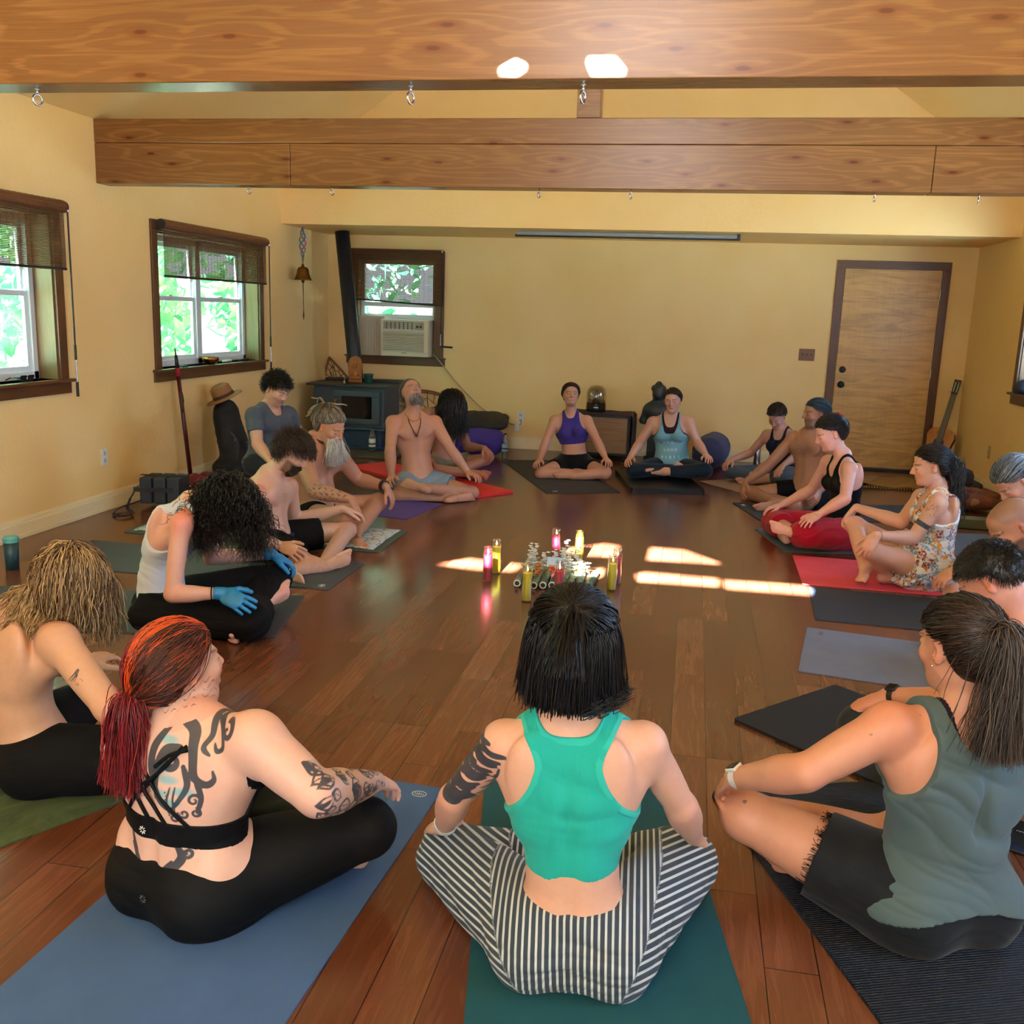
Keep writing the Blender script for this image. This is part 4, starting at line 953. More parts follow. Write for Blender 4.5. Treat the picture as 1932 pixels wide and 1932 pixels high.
def HL(front=.055, side=-.005, nape=-.075):
    return lambda x, y, z: hair_line(x, y, front, side, nape)+.0035*np.sin(x*210+y*90)+.002*np.sin(x*530-y*300)-z
def join_hair(person, parts, name='hair', label=None, mat_=None):
    Vs, Fs, Cs = [], [], []; o = 0
    for V, Fq, C_ in parts: Vs.append(V); Fs.append(Fq+o); Cs.append(C_); o += len(V)
    ob = mesh_obj(name, np.concatenate(Vs), np.concatenate(Fs), mat_ or HAIR, person, dict(Col=np.concatenate(Cs)))
    if label: ob['label'] = label
    return ob
def beard_roots(head, n, hs=1., seed=0, top=-.03, mous=True):
    r = np.random.default_rng(seed); hd, hf, hu = head; hf = nrm(hf); hr = nrm(np.cross(hf, hu)); hu = np.cross(hr, hf)
    a = r.uniform(-1.25, 1.25, n); z = r.uniform(-.108, top, n); R_ = .058-.012*np.clip((-.075-z)/.03, 0, 1); x = np.sin(a)*R_; y = .032+np.cos(a)*(R_+.002)
    ok = ~((np.abs(x) < .024) & (z > -.074)); 
    x, y, z = x[ok], y[ok], z[ok]
    if mous:
        m = n//6; xm = r.uniform(-.026, .026, m); zm = r.uniform(-.052, -.044, m)-np.abs(xm)*.25; ym = .094-np.abs(xm)*.35; x = np.r_[x, xm]; y = np.r_[y, ym]; z = np.r_[z, zm]
    return np.asarray(hd)+(hr*x[:, None]+hf*y[:, None]+hu*z[:, None])*hs
# ================================================================ people
def pose(root, az, px=None, lean=0., s=1., sh=.165, torso=.47, kn=(.30, .30, .12), zp=.10, hp=-10, ha=None, hr_=0, neck=.0, tipo=None):
    """sitting cross-legged facing az (degrees); px: joints read from the photograph as (px, py[, depth change])"""
    a = math.radians(az); f = np.array([math.cos(a), math.sin(a), 0]); r = np.array([math.sin(a), -math.cos(a), 0]); z = np.array([0, 0, 1.])
    if px and 'pel' in px: q_ = at(px['pel'][0], px['pel'][1], root[1]); root = (q_[0], root[1]); px = {k: v for k, v in px.items() if k != 'pel'}
    o = np.array([root[0], root[1], 0.]); J = {}
    J['pel'] = o+z*zp; J['nk'] = J['pel']+(z*math.cos(lean)+f*math.sin(lean))*torso*s
    J['hd'] = J['nk']+z*.165*s+f*(.025+.12*math.sin(lean))
    for k, sg in (('L', -1), ('R', 1)):
        J['H'+k] = J['pel']+r*sg*.09*s-z*.005; J['S'+k] = J['nk']+r*sg*sh*s-z*.035
        J['K'+k] = o+f*kn[1]*s+r*sg*kn[0]*s+z*kn[2]
        J['W'+k] = J['K'+k]-f*.07+z*.075-r*sg*.02; J['T'+k] = J['K'+k]+f*.07-z*.0+r*sg*.01
        J['E'+k] = (J['S'+k]+J['W'+k])/2+r*sg*.05-f*.04-z*.02
        J['A'+k] = o+f*(.33 if k == 'L' else .27)*s-r*sg*.13+z*.055; J['F'+k] = J['A'+k]-r*sg*.12+f*.05-z*.01
    for k, v in (px or {}).items():
        J[k] = at(v[0], v[1], J[k][1]+(v[2] if len(v) > 2 else 0))
    # head orientation
    ha = az if ha is None else ha
    A = math.radians(ha); p_ = math.radians(hp); F_ = np.array([math.cos(A), math.sin(A), 0]); R_ = np.array([math.sin(A), -math.cos(A), 0])
    J['hf'] = F_*math.cos(p_)+z*math.sin(p_); up = np.cross(R_, J['hf']); J['hu'] = rotv(up, J['hf'], math.radians(hr_)); J['f'] = f; J['r'] = r; J['z'] = z
    return J
LENS = dict(torso=('pel', 'nk', .50), neck=('nk', 'hd', .19), uaL=('SL', 'EL', .28), uaR=('SR', 'ER', .28), faL=('EL', 'WL', .25), faR=('ER', 'WR', .25), haL=('WL', 'TL', .15), haR=('WR', 'TR', .15), thL=('HL', 'KL', .42), thR=('HR', 'KR', .42), shL=('KL', 'AL', .40), shR=('KR', 'AR', .40), sw=('SL', 'SR', .34))
DEBUG = False
def person(label, J, p, loc=None):
    for s_ in 'LR':      # slide each elbow along its line of sight until both arm bones have a natural length
        if 'E'+s_ in p.get('keep', ()): continue
        e = J['E'+s_]; d = nrm(e-CO); ts = np.linspace(-.28, .28, 57); Q = e+d*ts[:, None]
        cost = (np.linalg.norm(Q-J['S'+s_], axis=1)-.28)**2+(np.linalg.norm(Q-J['W'+s_], axis=1)-.25)**2+.01*ts**2+.2*np.clip(.05-Q[:, 2], 0, 1); J['E'+s_] = Q[np.argmin(cost)]
    t = thing('person', label, 'person', (J['pel'][0], J['pel'][1], 0))
    if DEBUG:
        print('PERSON', label[:30], {k: round(float(np.linalg.norm(J[a]-J[b])), 2) for k, (a, b, _) in LENS.items()})
        print('   z', {k: round(float(J[k][2]), 2) for k in ('nk', 'hd', 'SL', 'SR', 'EL', 'ER', 'WL', 'WR', 'KL', 'KR', 'AL', 'AR')})
    return t
def pos(G, *names): return [q for n in names for q in G[n] if not q['sub']]
def ns(G, *names): return [q for n in names for q in G[n]]
def clipl(q, a, b, fr, keep='start'):
    q = dict(q); d = b-a; n = nrm(d); q['clip'] = (a+d*fr, n if keep == 'start' else -n); return q
def top(person_, G, J, fl, name, m, t=.007, hem=.2, tf=.72, tb=.85, wn=.075, wo=.11, wob=None, ta=.68, side=.14, amp=.003, dirv=None, h=.0045, seed=1, hips=False, extra=None, scoord=None, arm=False, attrs=None, freq=38, hemc=0, ush=.16, loose=0, flo=0., pw=4):
    P = [infl(q, t+(loose if n == 'low' else 0)) if not q['sub'] else q for n, q in [('', q) for q in G['torso']]+([('low', q) for q in G['hips']] if hips else [])]
    L = J['_fr'][4]; wob = wo if wob is None else wob
    def cut(Q):
        x, y, tt = tcoord(J, Q); ax_ = np.abs(x); wf = np.clip((y+.01)/.05, 0, 1)
        tn = tb+(tf-tb)*wf+ush*(ax_/wn)**pw; c1 = np.where(ax_ < wn*1.15, (tt-tn)*L, -.02)
        w = wob+(wo-wob)*wf; wl = w+side*np.clip(1-(tt-ta)/(1.02-ta), 0, 1)**3.2+flo*np.clip((tt-.82)/.18, 0, 1)**1.5; c2 = np.where(tt > ta, np.maximum(ax_-wl, -.02), -.02)
        c = np.maximum(np.maximum(c1, c2), (hem-hemc*(x/.14)**2-tt)*L)
        return c if extra is None else np.maximum(c, extra(Q, x, y, tt))
    return garment(person_, name, P, m, h, cut, amp, J['_fr'][1] if dirv is None else dirv, freq, seed, scoord, body=fl, attrs=attrs)
def tee(person_, G, J, fl, m, t=.012, hem=.02, amp=.005, sleeve=.55, h=.0045, seed=1, wn=.065, name='t_shirt'):
    P = [infl(q, t) if not q['sub'] else q for q in G['torso']+G['hips']]
    for s_ in 'LR': P.append(clipl(infl(G['ua'+s_][1], t+.003), J['S'+s_], J['E'+s_], sleeve)); P.append(infl(G['ua'+s_][0], t-.005))
    L = J['_fr'][4]
    def cut(Q):
        x, y, tt = tcoord(J, Q); return np.maximum((hem-tt)*L, np.where(np.abs(x) < wn*1.2, (tt-(.96-.05*np.clip(y/.05, -1, 1))-.12*(x/wn)**4)*L, -.02))
    return garment(person_, name, P, m, h, cut, amp, J['_fr'][1], 34, seed, body=fl)
def bottoms(person_, G, J, fl, m, name='shorts', t=.010, waist=.14, leg=.6, shin=None, amp=.004, flare=.008, h=.0045, seed=5, scoord=None, attrs=None, freq=34, wdip=0, wz=.5, yl=.115):
    nn = nrm(J['_fr'][1]*(1-wz)+np.array([0, 0, wz])); L = J['_fr'][4]
    P = [dict(infl(q, t), clip=(J['pel']+nn*waist*L, nn)) for q in G['hips']]
    for s_ in 'LR':
        H, K, A = J['H'+s_], J['K'+s_], J['A'+s_]
        q = infl(G['th'+s_][0], t+flare); P.append(q if leg >= 1 else clipl(q, H, K, leg))
        if leg >= 1: P.append(infl(G['th'+s_][1], t))
        if shin is not None: P.append(clipl(infl(G['sh'+s_][0], t+flare), K, A, shin))
    return garment(person_, name, P, m, h, None, amp, (J['_fr'][1]+J['_fr'][2]*.4), freq, seed, scoord, body=fl, attrs=attrs)
def band(person_, name, c, ax, r, w, m, parent=None, thick=.0025, hseg=24, ry=None):
    """bracelet or strap: short ring round an axis"""
    ax = nrm(ax); u = nrm(np.cross(ax, [.3, .2, 1])); v = np.cross(ax, u); bm = bm_new(); rings = []
    ry = ry or r
    for (rr, o) in ((0, -w/2), (thick, -w/2), (thick, w/2), (0, w/2)):
        rings.append([bm.verts.new(v3(np.array(c)+ax*o+u*math.cos(a)*(r+rr)+v*math.sin(a)*(ry+rr))) for a in np.linspace(0, 2*PI, hseg+1)[:-1]])
    for i in range(4):
        A, B = rings[i], rings[(i+1) % 4]
        for k in range(hseg): bm.faces.new((A[k], A[(k+1) % hseg], B[(k+1) % hseg], B[k]))
    o = fin(bm, name, m, None, smooth=False); o.parent = person_; o.matrix_parent_inverse = Matrix.Translation(-person_.location); return o
def ptube(person_, name, pts, r, m, seg=8, closed=False):
    bm = bm_new(); tube(bm, pts, r, seg, closed=closed); o = fin(bm, name, m, None, smooth=True); o.parent = person_; o.matrix_parent_inverse = Matrix.Translation(-person_.location); return o
def on_torso(J, fl, x, t, side=-1, off=.002):
    """point on the skin at torso coordinates (side -1 back, +1 front)"""
    pel, up, lat, fwd, L, bend = J['_fr']; base = pel+up*L*t+lat*x; ys = np.arange(0, .26, .002)*side
    P = base[None]+fwd[None]*ys[:, None]; d = fl.sample(P); k = np.argmax(d > 0) if (d > 0).any() else -1
    return base+fwd*(ys[k]+off*side)
def strap(person_, name, J, fl, pts, r, m, side=-1, flat=1):
    Q = [on_torso(J, fl, x, t, side if len(q_) == 0 else q_[0], .003) for x, t, *q_ in pts]
    return ptube(person_, name, smoothpath(Q, 5), r, m, 6)
def head_of(J): return (J['hd'], J['hf'], J['hu'])
def hl(J, x, y, z, hs=1.):
    hf = nrm(J['hf']); hr = nrm(np.cross(hf, J['hu'])); hu = np.cross(hr, hf); return J['hd']+(hr*x+hf*y+hu*z)*hs
def comb_short(person_, J, cols, n=1500, ln=.035, hs=1., seed=1, front=.070, nape=-.075, th=.006, curl=0, up=.5, r=.0011, cap_col='1A120C', side=-.005, steps=6, noisea=.5, fdir=-.2, grav=.25, lift=.02, name='hair'):
    H = head_of(J); R0, D0 = scalp_roots(H, n, hs, seed, front, side, nape); hf = nrm(J['hf'])
    d = D0/np.linalg.norm(D0, axis=1)[:, None]*up+hf*fdir+np.array([0, 0, -.1]); O = strands(R0, d, steps, ln/steps, H, hs, grav, noisea=noisea, curl=curl, curlf=160, lift=lift, seed=seed, ell_r=(.080, .100, .090))
    P = [cap_mesh(H, hs, th, HL(front+.005, side+.004, nape+.004), cap_col), strand_mesh(O, r, r*.5, scols(len(O), cols, seed))]
    return join_hair(person_, P, name)
def pulled(person_, J, cols, knot, n=1400, hs=1., seed=1, front=.070, tail=.0, grav=.5, after=None, th=.0035, cap_col='140D0A', r=.0016, curl=0, side=-.005, nape=-.075, steps=None, noisea=.12, name='hair', body=None, r1=.0006, spread=.35, tip=None, curlf=50, colf=None, hold=True):
    H = head_of(J); R0, D0 = scalp_roots(H, n, hs, seed, front, side, nape); K_ = hl(J, *knot, hs)
    sd = D0/np.linalg.norm(D0, axis=1)[:, None]*.25+nrm(K_-J['hd'])*.6; step = .010*hs; steps = steps or int(.20/.010+tail/.010)
    O = strands(R0, sd, steps, step, H, hs, grav, target=K_, tpull=.75, noisea=noisea, lift=.012, seed=seed, curl=curl, curlf=curlf, after=after, body=body, ell_r=(.0768+th, .0975+th, .0885+th), hold=hold, tang=.9)
    c = scols(len(O), cols, seed) if colf is None else colf(R0, O)
    P = [cap_mesh(H, hs, th, HL(front+.007, side+.006, nape+.004), cap_col), strand_mesh(O, r, r1, c)]
    return join_hair(person_, P, name)
def stroke_dist(uv, strokes):
    """signed distance (m) to drawn strokes, each (points, half width at start, at end)"""
    out = np.full(len(uv), .05)
    for pts, w0, w1 in strokes:
        pts = np.asarray(pts, float); n = len(pts)-1
        lo = pts.min(0)-.03; hi = pts.max(0)+.03; m = ((uv > lo) & (uv < hi)).all(1); q = uv[m]; o = out[m]
        for i in range(n):
            a, b = pts[i], pts[i+1]; ba = b-a; t = np.clip((q-a)@ba/max(ba@ba, 1e-12), 0, 1); d = np.linalg.norm(q-a-t[:, None]*ba, axis=1)
            f = (i+t)/n; o = np.minimum(o, d-(w0+(w1-w0)*f)*(.35+.65*np.minimum(1, np.sin(np.pi*np.clip(f, .04, .98))**.5*1.2)))
        out[m] = o
    return out
def spiral(c, r, turns, a0, sgn=1, n=30, tail=None):
    t = np.linspace(0, 1, n); a = a0+sgn*turns*2*PI*t; R_ = r*(1-t*.85); P = np.stack([c[0]+R_*np.cos(a), c[1]+R_*np.sin(a)], 1)
    return P if tail is None else np.concatenate([np.asarray(smoothpath([np.r_[q, 0] for q in tail]+[np.r_[P[0], 0]], 6))[:, :2], P])
def sp2(pts, n=6): return np.asarray(smoothpath([np.r_[q, 0] for q in pts], n))[:, :2]
def watch(t, J, s_, mband, mcase, face=True, r=.029):
    d = nrm(J['W'+s_]-J['E'+s_]); c = J['W'+s_]-d*.022; wb = band(t, 'watch_band', c, d, r, .018, mband, ry=r*.86)
    up = nrm(np.array([0, -.35, 1.])); up = nrm(up-d*(up@d)); sd = np.cross(d, up)
    if face:
        bm = bm_new(); box(bm, c+up*(r*.93+.003), (.036, .036, .010), frame_mat(Vector(d), Vector(sd), Vector(up))); o = fin(bm, 'watch_case', mcase, None, bevel=.004, seg=3); sub(o, wb)
        bm = bm_new(); box(bm, c+up*(r*.93+.0085), (.029, .029, .002), frame_mat(Vector(d), Vector(sd), Vector(up))); o = fin(bm, 'watch_screen', plain('screen_black', (.004, .004, .006), .08), None, bevel=.003); sub(o, wb)
BLACKC = cloth_mat('black_cloth', '07080B', sheen=.0); NAVYC = cloth_mat('black_stretch', '06080D', rough=.7, sheen=.0)
# ---- front centre
def P3():
    J = pose((0, 2.08), 93, dict(pel=(1080, 1790), nk=(1078, 1345), hd=(1080, 1222), SL=(950, 1400), SR=(1216, 1404), EL=(858, 1505), ER=(1285, 1522), WL=(838, 1560, .02), WR=(1302, 1588, .02), KL=(852, 1618), KR=(1286, 1628), TL=(808, 1583, .1), TR=(1326, 1612, .1)), lean=.05, hp=-14)
    p = dict(skin='CDA08C', b=.93, waist=.9, hip=1.04, limb=.94, bust=.9, hs=1.02)
    def paint(V, col, tat, hm, J, fl):
        # feathered wing on the upper left arm
        a, b_ = J['SL'], J['EL']; d = nrm(b_-a); n = nrm(np.array([-.35, -1, .15])); n = nrm(n-d*(n@d)); s = np.cross(d, n); q = V-a; u = q@d; w = q@s; front = q@n > -.012
        S_ = []
        for i in range(11):
            u0 = -.02+i*.0225+.004*math.sin(i*2.3); S_.append((sp2([(u0, -.040+.004*i*.5), (u0+.022, -.012), (u0+.030, .018), (u0+.020, .046-.0016*i)]),  .0072, .0098))
        for i in range(9): S_.append((sp2([(-.01+.026*i, .010), (.006+.026*i, .034), (.026+.026*i, .050-.001*i)]), .0075, .004))
        for i in range(5): S_.append((sp2([(.02+.03*i, -.046), (.05+.03*i, -.05), (.075+.028*i, -.036)]), .005, .002))
        S_.append((sp2([(.17, -.03), (.20, .0), (.215, .03)]), .016, .008))
        dd = stroke_dist(np.stack([u, w], 1), S_); m = front & (u > -.05) & (u < .26) & (np.abs(w) < .07); tat[m] = np.minimum(tat[m], dd[m])
    p['paint'] = paint
    t = person('person in teal racerback crop top and striped trousers with black bob, nearest the camera', J, p)
    o, G, fl = make_body(t, J, p, .004)
    top(t, G, J, fl, 'crop_top', cloth_mat('teal_rib', '1FA59C', rib=.0034), t=.0065, hem=.315, tb=.945, tf=.8, wn=.082, wo=.120, wob=.068, ta=.50, side=.17, flo=.055, pw=4, ush=.10, amp=.007, scoord=lambda V: V[:, 0], h=.0035, hemc=-.05, freq=30)
    top(t, G, J, fl, 'binding', cloth_mat('teal_binding', '29AFA6'), t=.0085, hem=.315, tb=.945, tf=.8, wn=.082, wo=.120, wob=.068, ta=.50, side=.17, flo=.055, pw=4, ush=.10, amp=0, h=.003, hemc=-.05,
        extra=lambda Q, x, y, tt: edge_keep(x, y, tt, J))
    def sc(V):
        x, y, tt = tcoord(J, V); lg = .72*V[:, 2]+.42*V[:, 1]-.42*np.abs(x); k = 1/(1+np.exp(-(np.abs(x)-.155-.25*(tt+.02))/.004)); return np.where(k > .5, lg*1.0, x)
    bottoms(t, G, J, fl, cloth_mat('striped_cotton', '353F4B', stripes=(.0158, 'B4BBC2', .42)), 'trousers', t=.016, waist=.155, leg=1, shin=.85, amp=.014, flare=.022, h=.0038, scoord=sc, wdip=.03)
    H = head_of(J); hs = 1.02
    R0, D0 = scalp_roots(H, 2600, hs, 1, .07, -.02, -.06); d = D0/np.linalg.norm(D0, axis=1)[:, None]*.25+np.array([0, -.25, -.6])
    q = (R0-J['hd'])@np.array([0, 0, 1.]); 
    O1 = strands(R0, d, 30, .0105, H, hs, .5, noisea=.08, lift=.012, seed=4, stiff=.6, body=fl, ell_r=(.088, .110, .098), zcut=at(1075, 1312, 2.08)[2])
    tipf = (O1[:, -1, 0] > J['hd'][0]+.04)[:, None]*np.array([[.0016, 0, .0012]]); kk = np.clip(np.arange(31)-19, 0, 9)**2; O1 = O1+kk[None, :, None]*tipf[:, None, :]*.16
    R2 = R0[q > .05]; K_ = hl(J, 0, -.085, .075, hs); O2 = strands(R2, D0[q > .05]*3+nrm(K_-J['hd'])*.5, 16, .0105, H, hs, .5, target=K_, tpull=.8, noisea=.1, lift=.022, seed=6, after=np.array([0, -.3, .2]), ell_r=(.09, .112, .102))
    join_hair(t, [cap_mesh(H, hs, .012, HL(.05, 0, -.06), '07080C'), strand_mesh(O1, .0014, .0007, scols(len(O1), ['04050A', '03040A', '070B18', '0E0807'], 2)), strand_mesh(O2, .0015, .0008, scols(len(O2), ['060506', '100907', '05060A'], 3))])
    watch(t, J, 'L', plain('watch_white', (.6, .62, .66), .4), STEEL, False)
    watch(t, J, 'R', plain('hair_tie', (.2, .2, .25), .5), STEEL, False) if False else None
def edge_keep(x, y, tt, J, w=.017, k=dict(tb=.945, tf=.8, wn=.082, wo=.120, wob=.068, ta=.50, side=.17, ush=.10)):
    L = J['_fr'][4]; ax_ = np.abs(x); wf = np.clip((y+.01)/.05, 0, 1); tn = k['tb']+(k['tf']-k['tb'])*wf+k['ush']*(ax_/k['wn'])**4
    c1 = np.where(ax_ < k['wn']*1.15, (tt-tn)*L, -.2); wl = k['wob']+(k['wo']-k['wob'])*wf+k['side']*np.clip(1-(tt-k['ta'])/(1.02-k['ta']), 0, 1)**3.2+.055*np.clip((tt-.82)/.18, 0, 1)**1.5; c2 = np.where(tt > k['ta']-.02, ax_-wl, -.2)
    return -(np.maximum(c1, c2)+w)
# ---- front left
def P2():
    J = pose((0, 2.12), 70, dict(pel=(372, 1745), nk=(362, 1362), hd=(338, 1262), SR=(482, 1396, -.01), SL=(246, 1406), ER=(600, 1500, .10), WR=(694, 1500, .02), TR=(728, 1538, .03), KR=(690, 1562)), lean=.0, hp=8, ha=62, hr_=-6, kn=(.33, .30, .13))
    J['EL'] = J['SL']+np.array([-.03, .16, -.18]); J['WL'] = J['KL']+np.array([-.02, -.06, .08]); J['TL'] = J['KL']+np.array([.02, .08, .03])
    p = dict(skin='D3AC9E', b=1.17, waist=1.08, hip=1.12, limb=1.12, arm=1.2, leg=1.08, chest=1.1, bust=1.2, love=.85, hs=1.03, palm=.01)
    def paint(V, col, tat, hm, J, fl):
        x, y, tt = tcoord(J, V); L = J['_fr'][4]; back = (y < .02) & (np.linalg.norm(V-J['hd'], axis=1) > .16); uv = np.stack([x, tt*L], 1)
        # big curling tentacles over the right shoulder blade, spine and lower back
        S_ = [(sp2([(.045, .45), (.085, .43), (.105, .38), (.115, .33), (.145, .315), (.165, .33), (.16, .35)]), .015, .006),
              (spiral((.055, .36), .030, 1.1, 1.2, 1, 30, [(.02, .27), (.015, .33), (.03, .38)]), .014, .007),
              (sp2([(.02, .43), (-.005, .38), (.0, .32), (.03, .27), (.06, .24)]), .012, .010),
              (sp2([(.085, .35), (.10, .31), (.085, .27), (.06, .235)]), .010, .004), (sp2([(.12, .32), (.135, .28), (.125, .24)]), .009, .005),
              (spiral((.118, .272), .016, 1.3, 0, 1), .0045, .002), (spiral((.122, .240), .013, 1.3, 1.5, -1), .004, .002), (spiral((.095, .235), .013, 1.3, 3, 1), .004, .002), (spiral((.072, .222), .012, 1.2, 1, -1), .004, .002),
              (sp2([(.06, .30), (.055, .26), (.06, .225)]), .003, .002), (sp2([(.072, .30), (.07, .26), (.078, .23)]), .003, .002),
              (sp2([(.13, .46), (.16, .44), (.175, .41), (.16, .395), (.145, .41)]), .009, .004), (sp2([(.11, .47), (.13, .43), (.125, .40), (.145, .385)]), .009, .005), (spiral((.178, .445), .022, 1.1, 2.2, -1), .008, .004),
              (sp2([(.075, .14), (.085, .115), (.07, .09), (.045, .06), (.035, .03), (.03, .0)]), .012, .010), (sp2([(.06, .10), (.03, .06), (.012, .02), (.008, -.02)]), .007, .010), (spiral((.098, .128), .014, 1.2, 3.6, 1), .005, .003), (sp2([(.05, .05), (.055, .02), (.05, -.01)]), .006, .008),
              (sp2([(-.085, .17), (-.075, .13), (-.06, .10), (-.055, .07), (-.07, .04), (-.075, .0)]), .007, .009), (sp2([(-.075, .11), (-.05, .08), (-.035, .05), (-.03, .0)]), .008, .009), (sp2([(-.06, .06), (-.05, .03), (-.052, .0)]), .004, .004),
              (sp2([(-.09, .28), (-.075, .24), (-.08, .20)]), .004, .003), (sp2([(-.12, .36), (-.13, .31), (-.12, .26), (-.13, .22)]), .004, .003), (sp2([(-.15, .38), (-.16, .33), (-.15, .28)]), .004, .004), (spiral((-.165, .44), .022, 1.1, 1, 1), .007, .004),
              (sp2([(-.10, .33), (-.115, .29), (-.105, .25)]), .003, .002)]
        for k in range(9): S_.append((np.array([[.048+.002*k, .285-.008*k], [.049+.002*k, .284-.008*k]]), .003, .003))
        d = stroke_dist(uv, S_); tat[back] = np.minimum(tat[back], d[back])
        def fill(c, s_, colr, a):
            w = a*np.exp(-(((uv[:, 0]-c[0])/s_[0])**2+((uv[:, 1]-c[1])/s_[1])**2)**2)*back; col[:] = col*(1-w[:, None])+np.array(colr)*w[:, None]
        for c in ((.03, .405), (.025, .34), (.05, .315), (.03, .28), (.06, .26), (.09, .29)): fill(c, (.030, .011), (.12, .42, .52), .8)
        fill((-.085, .38), (.024, .020), (.62, .12, .16), .7); fill((-.07, .25), (.02, .02), (.62, .2, .22), .5); fill((-.10, .30), (.04, .05), (.25, .26, .30), .4)
        # leafy sleeve over the right forearm
        a, b_ = J['ER'], J['WR']; e = nrm(b_-a); n = nrm(np.array([0, -.8, .6])); n = nrm(n-e*(n@e)); s = np.cross(e, n); q = V-a; u = q@e; w = np.arctan2(q@s, q@n)*.04; near = (np.linalg.norm(q-u[:, None]*e, axis=1) < .085) & (u > -.055) & (u < np.linalg.norm(b_-a)+.03)
        S2 = []
        r = np.random.default_rng(5)
        for i in range(54):
            c = np.array([r.uniform(-.05, .25), r.uniform(-.075, .075)]); an = r.uniform(-.9, .9); l = r.uniform(.028, .052); dv = np.array([math.cos(an), math.sin(an)]); nv = np.array([-dv[1], dv[0]])
            S2.append((sp2([c, c+dv*l*.5+nv*l*.28, c+dv*l]), .0028, .0012)); S2.append((sp2([c, c+dv*l*.5-nv*l*.28, c+dv*l]), .0028, .0012)); S2.append((sp2([c, c+dv*l]), .0016, .0008))
            if i % 3 == 0: S2.append((sp2([c+dv*.006, c+dv*l*.7]), .0075, .003))
        d2 = stroke_dist(np.stack([u, w], 1), S2); tat[near] = np.minimum(tat[near], d2[near])
        wm = near & (u > -.02); col[wm] = col[wm]*.72+np.array([.16, .20, .21])*.28
        # neck ink
        q = V-J['hd']; nkm = (np.linalg.norm(V-(J['nk']*.55+J['hd']*.45), axis=1) < .085); dn = np.sin(V[:, 2]*150+np.sin(V[:, 0]*120+V[:, 1]*60)*2.6+V[:, 1]*90)
        tat[nkm] = np.minimum(tat[nkm], (np.abs(dn[nkm])-.22)*.006)
    p['paint'] = paint
    t = person('tattooed person with red and orange ponytail, strappy black bra and black leggings', J, p)
    o, G, fl = make_body(t, J, p, .0038)
    bra, _ = top(t, G, J, fl, 'sports_bra', NAVYC, t=.007, hem=.335, tf=.80, tb=.505, wn=.2, wo=.12, wob=.30, ta=.45, side=.1, amp=.0015, h=.0038, ush=.0)
    for (pts) in ([(-.02, .98), (.0, .86), (.09, .50)], [(.075, 1.0), (.05, .86), (.02, .68), (.055, .49)], [(-.11, .98), (-.06, .84), (-.02, .68), (.015, .49)], [(-.10, .97), (-.075, .80), (-.10, .66), (-.135, .49)], [(-.02, .80), (-.06, .68), (-.10, .49)], [(-.005, .77), (-.045, .62), (-.065, .49)]):
        pass
    for pts in ([(.085, .99), (.045, .88), (.0, .74), (-.045, .62), (-.085, .50)], [(.075, .98), (.035, .84), (-.02, .72), (-.085, .63), (-.13, .50)], [(-.085, .98), (-.05, .86), (.0, .74), (.06, .62), (.105, .50)], [(-.08, .98), (-.06, .84), (-.02, .70), (.02, .60), (.05, .50)], [(-.09, .97), (-.07, .80), (-.04, .66), (-.01, .50)], [(.09, .97), (.05, .93), (.01, .84)]):
        sub(strap(t, 'bra_strap', J, fl, pts, .0052, NAVYC), bra)
    c = on_torso(J, fl, -.02, .42, -1, .010); bm = bm_new(); pel, up, lat, fwd, L, bend = J['_fr']
    for k in range(8):
        a = k*PI/4; dv = lat*math.cos(a)+up*math.sin(a); tube(bm, [c+dv*.0045, c+dv*.0105], .0013, 5)
    o = fin(bm, 'logo', plain('logo_white', (.7, .72, .75), .5), None); sub(o, bra)
    c = on_torso(J, fl, .0, .0, -1, .016); bm = bm_new()
    for k in range(8):
        a = k*PI/4; dv = lat*math.cos(a)+up*math.sin(a); tube(bm, [c+dv*.0045, c+dv*.0105], .0012, 5)
    o = fin(bm, 'logo', plain('logo_dark', (.06, .07, .09), .5), None); o.parent = t; o.matrix_parent_inverse = Matrix.Translation(-t.location)
    bottoms(t, G, J, fl, NAVYC, 'leggings', t=.007, waist=.17, leg=1, shin=.85, amp=.003, flare=.004, h=.004, wz=.8)
    def colf(R0, O):
        hr = nrm(np.cross(nrm(J['hf']), J['hu'])); x = (R0-J['hd'])@hr; y = (R0-J['hd'])@nrm(J['hf']); r = np.random.default_rng(3); n = len(R0)
        c = np.tile(np.array(hexc('3B2119')), (n, 1)); c[r.random(n) < .35] = hexc('54281C')
        m = (x < -.025) | ((y < -.05) & (x < .02)); c[m] = np.array(hexc('7E1426'))*r.uniform(.6, 1.3, (m.sum(), 1)); m = (np.abs(x-.012) < .017) & (r.random(n) < .8); c[m] = np.array(hexc('CC4F1C'))*r.uniform(.7, 1.25, (m.sum(), 1))
        m = (x > .03) & (r.random(n) < .15); c[m] = hexc('9A3A1E'); return np.clip(c, 0, 1)
    H = head_of(J); K_ = (-.025, -.125, -.030); pulled(t, J, [], K_, n=3200, hs=1.03, seed=2, grav=.42, cap_col='2A130F', th=.008, r=.0013, colf=colf, noisea=.2, steps=28)
    rr = np.random.default_rng(8); K3 = hl(J, *K_, 1.03); n = 1300; d0 = rr.normal(size=(n, 3))*np.array([1.3, .7, .7])+np.array([.1, -.8, -.1])
    O = strands(K3+rr.normal(size=(n, 3))*.010, d0, 20, .0118, H, 1.03, .42, noisea=.12, lift=.03, seed=9, body=fl, stiff=.72, tang=0)
    join_hair(t, [strand_mesh(O, .0015, .0006, scols(n, ['7A1224', '8E1A2C', '5E0E1E', 'A8321E', '6A1420'], 4))], 'ponytail', 'crimson ponytail')
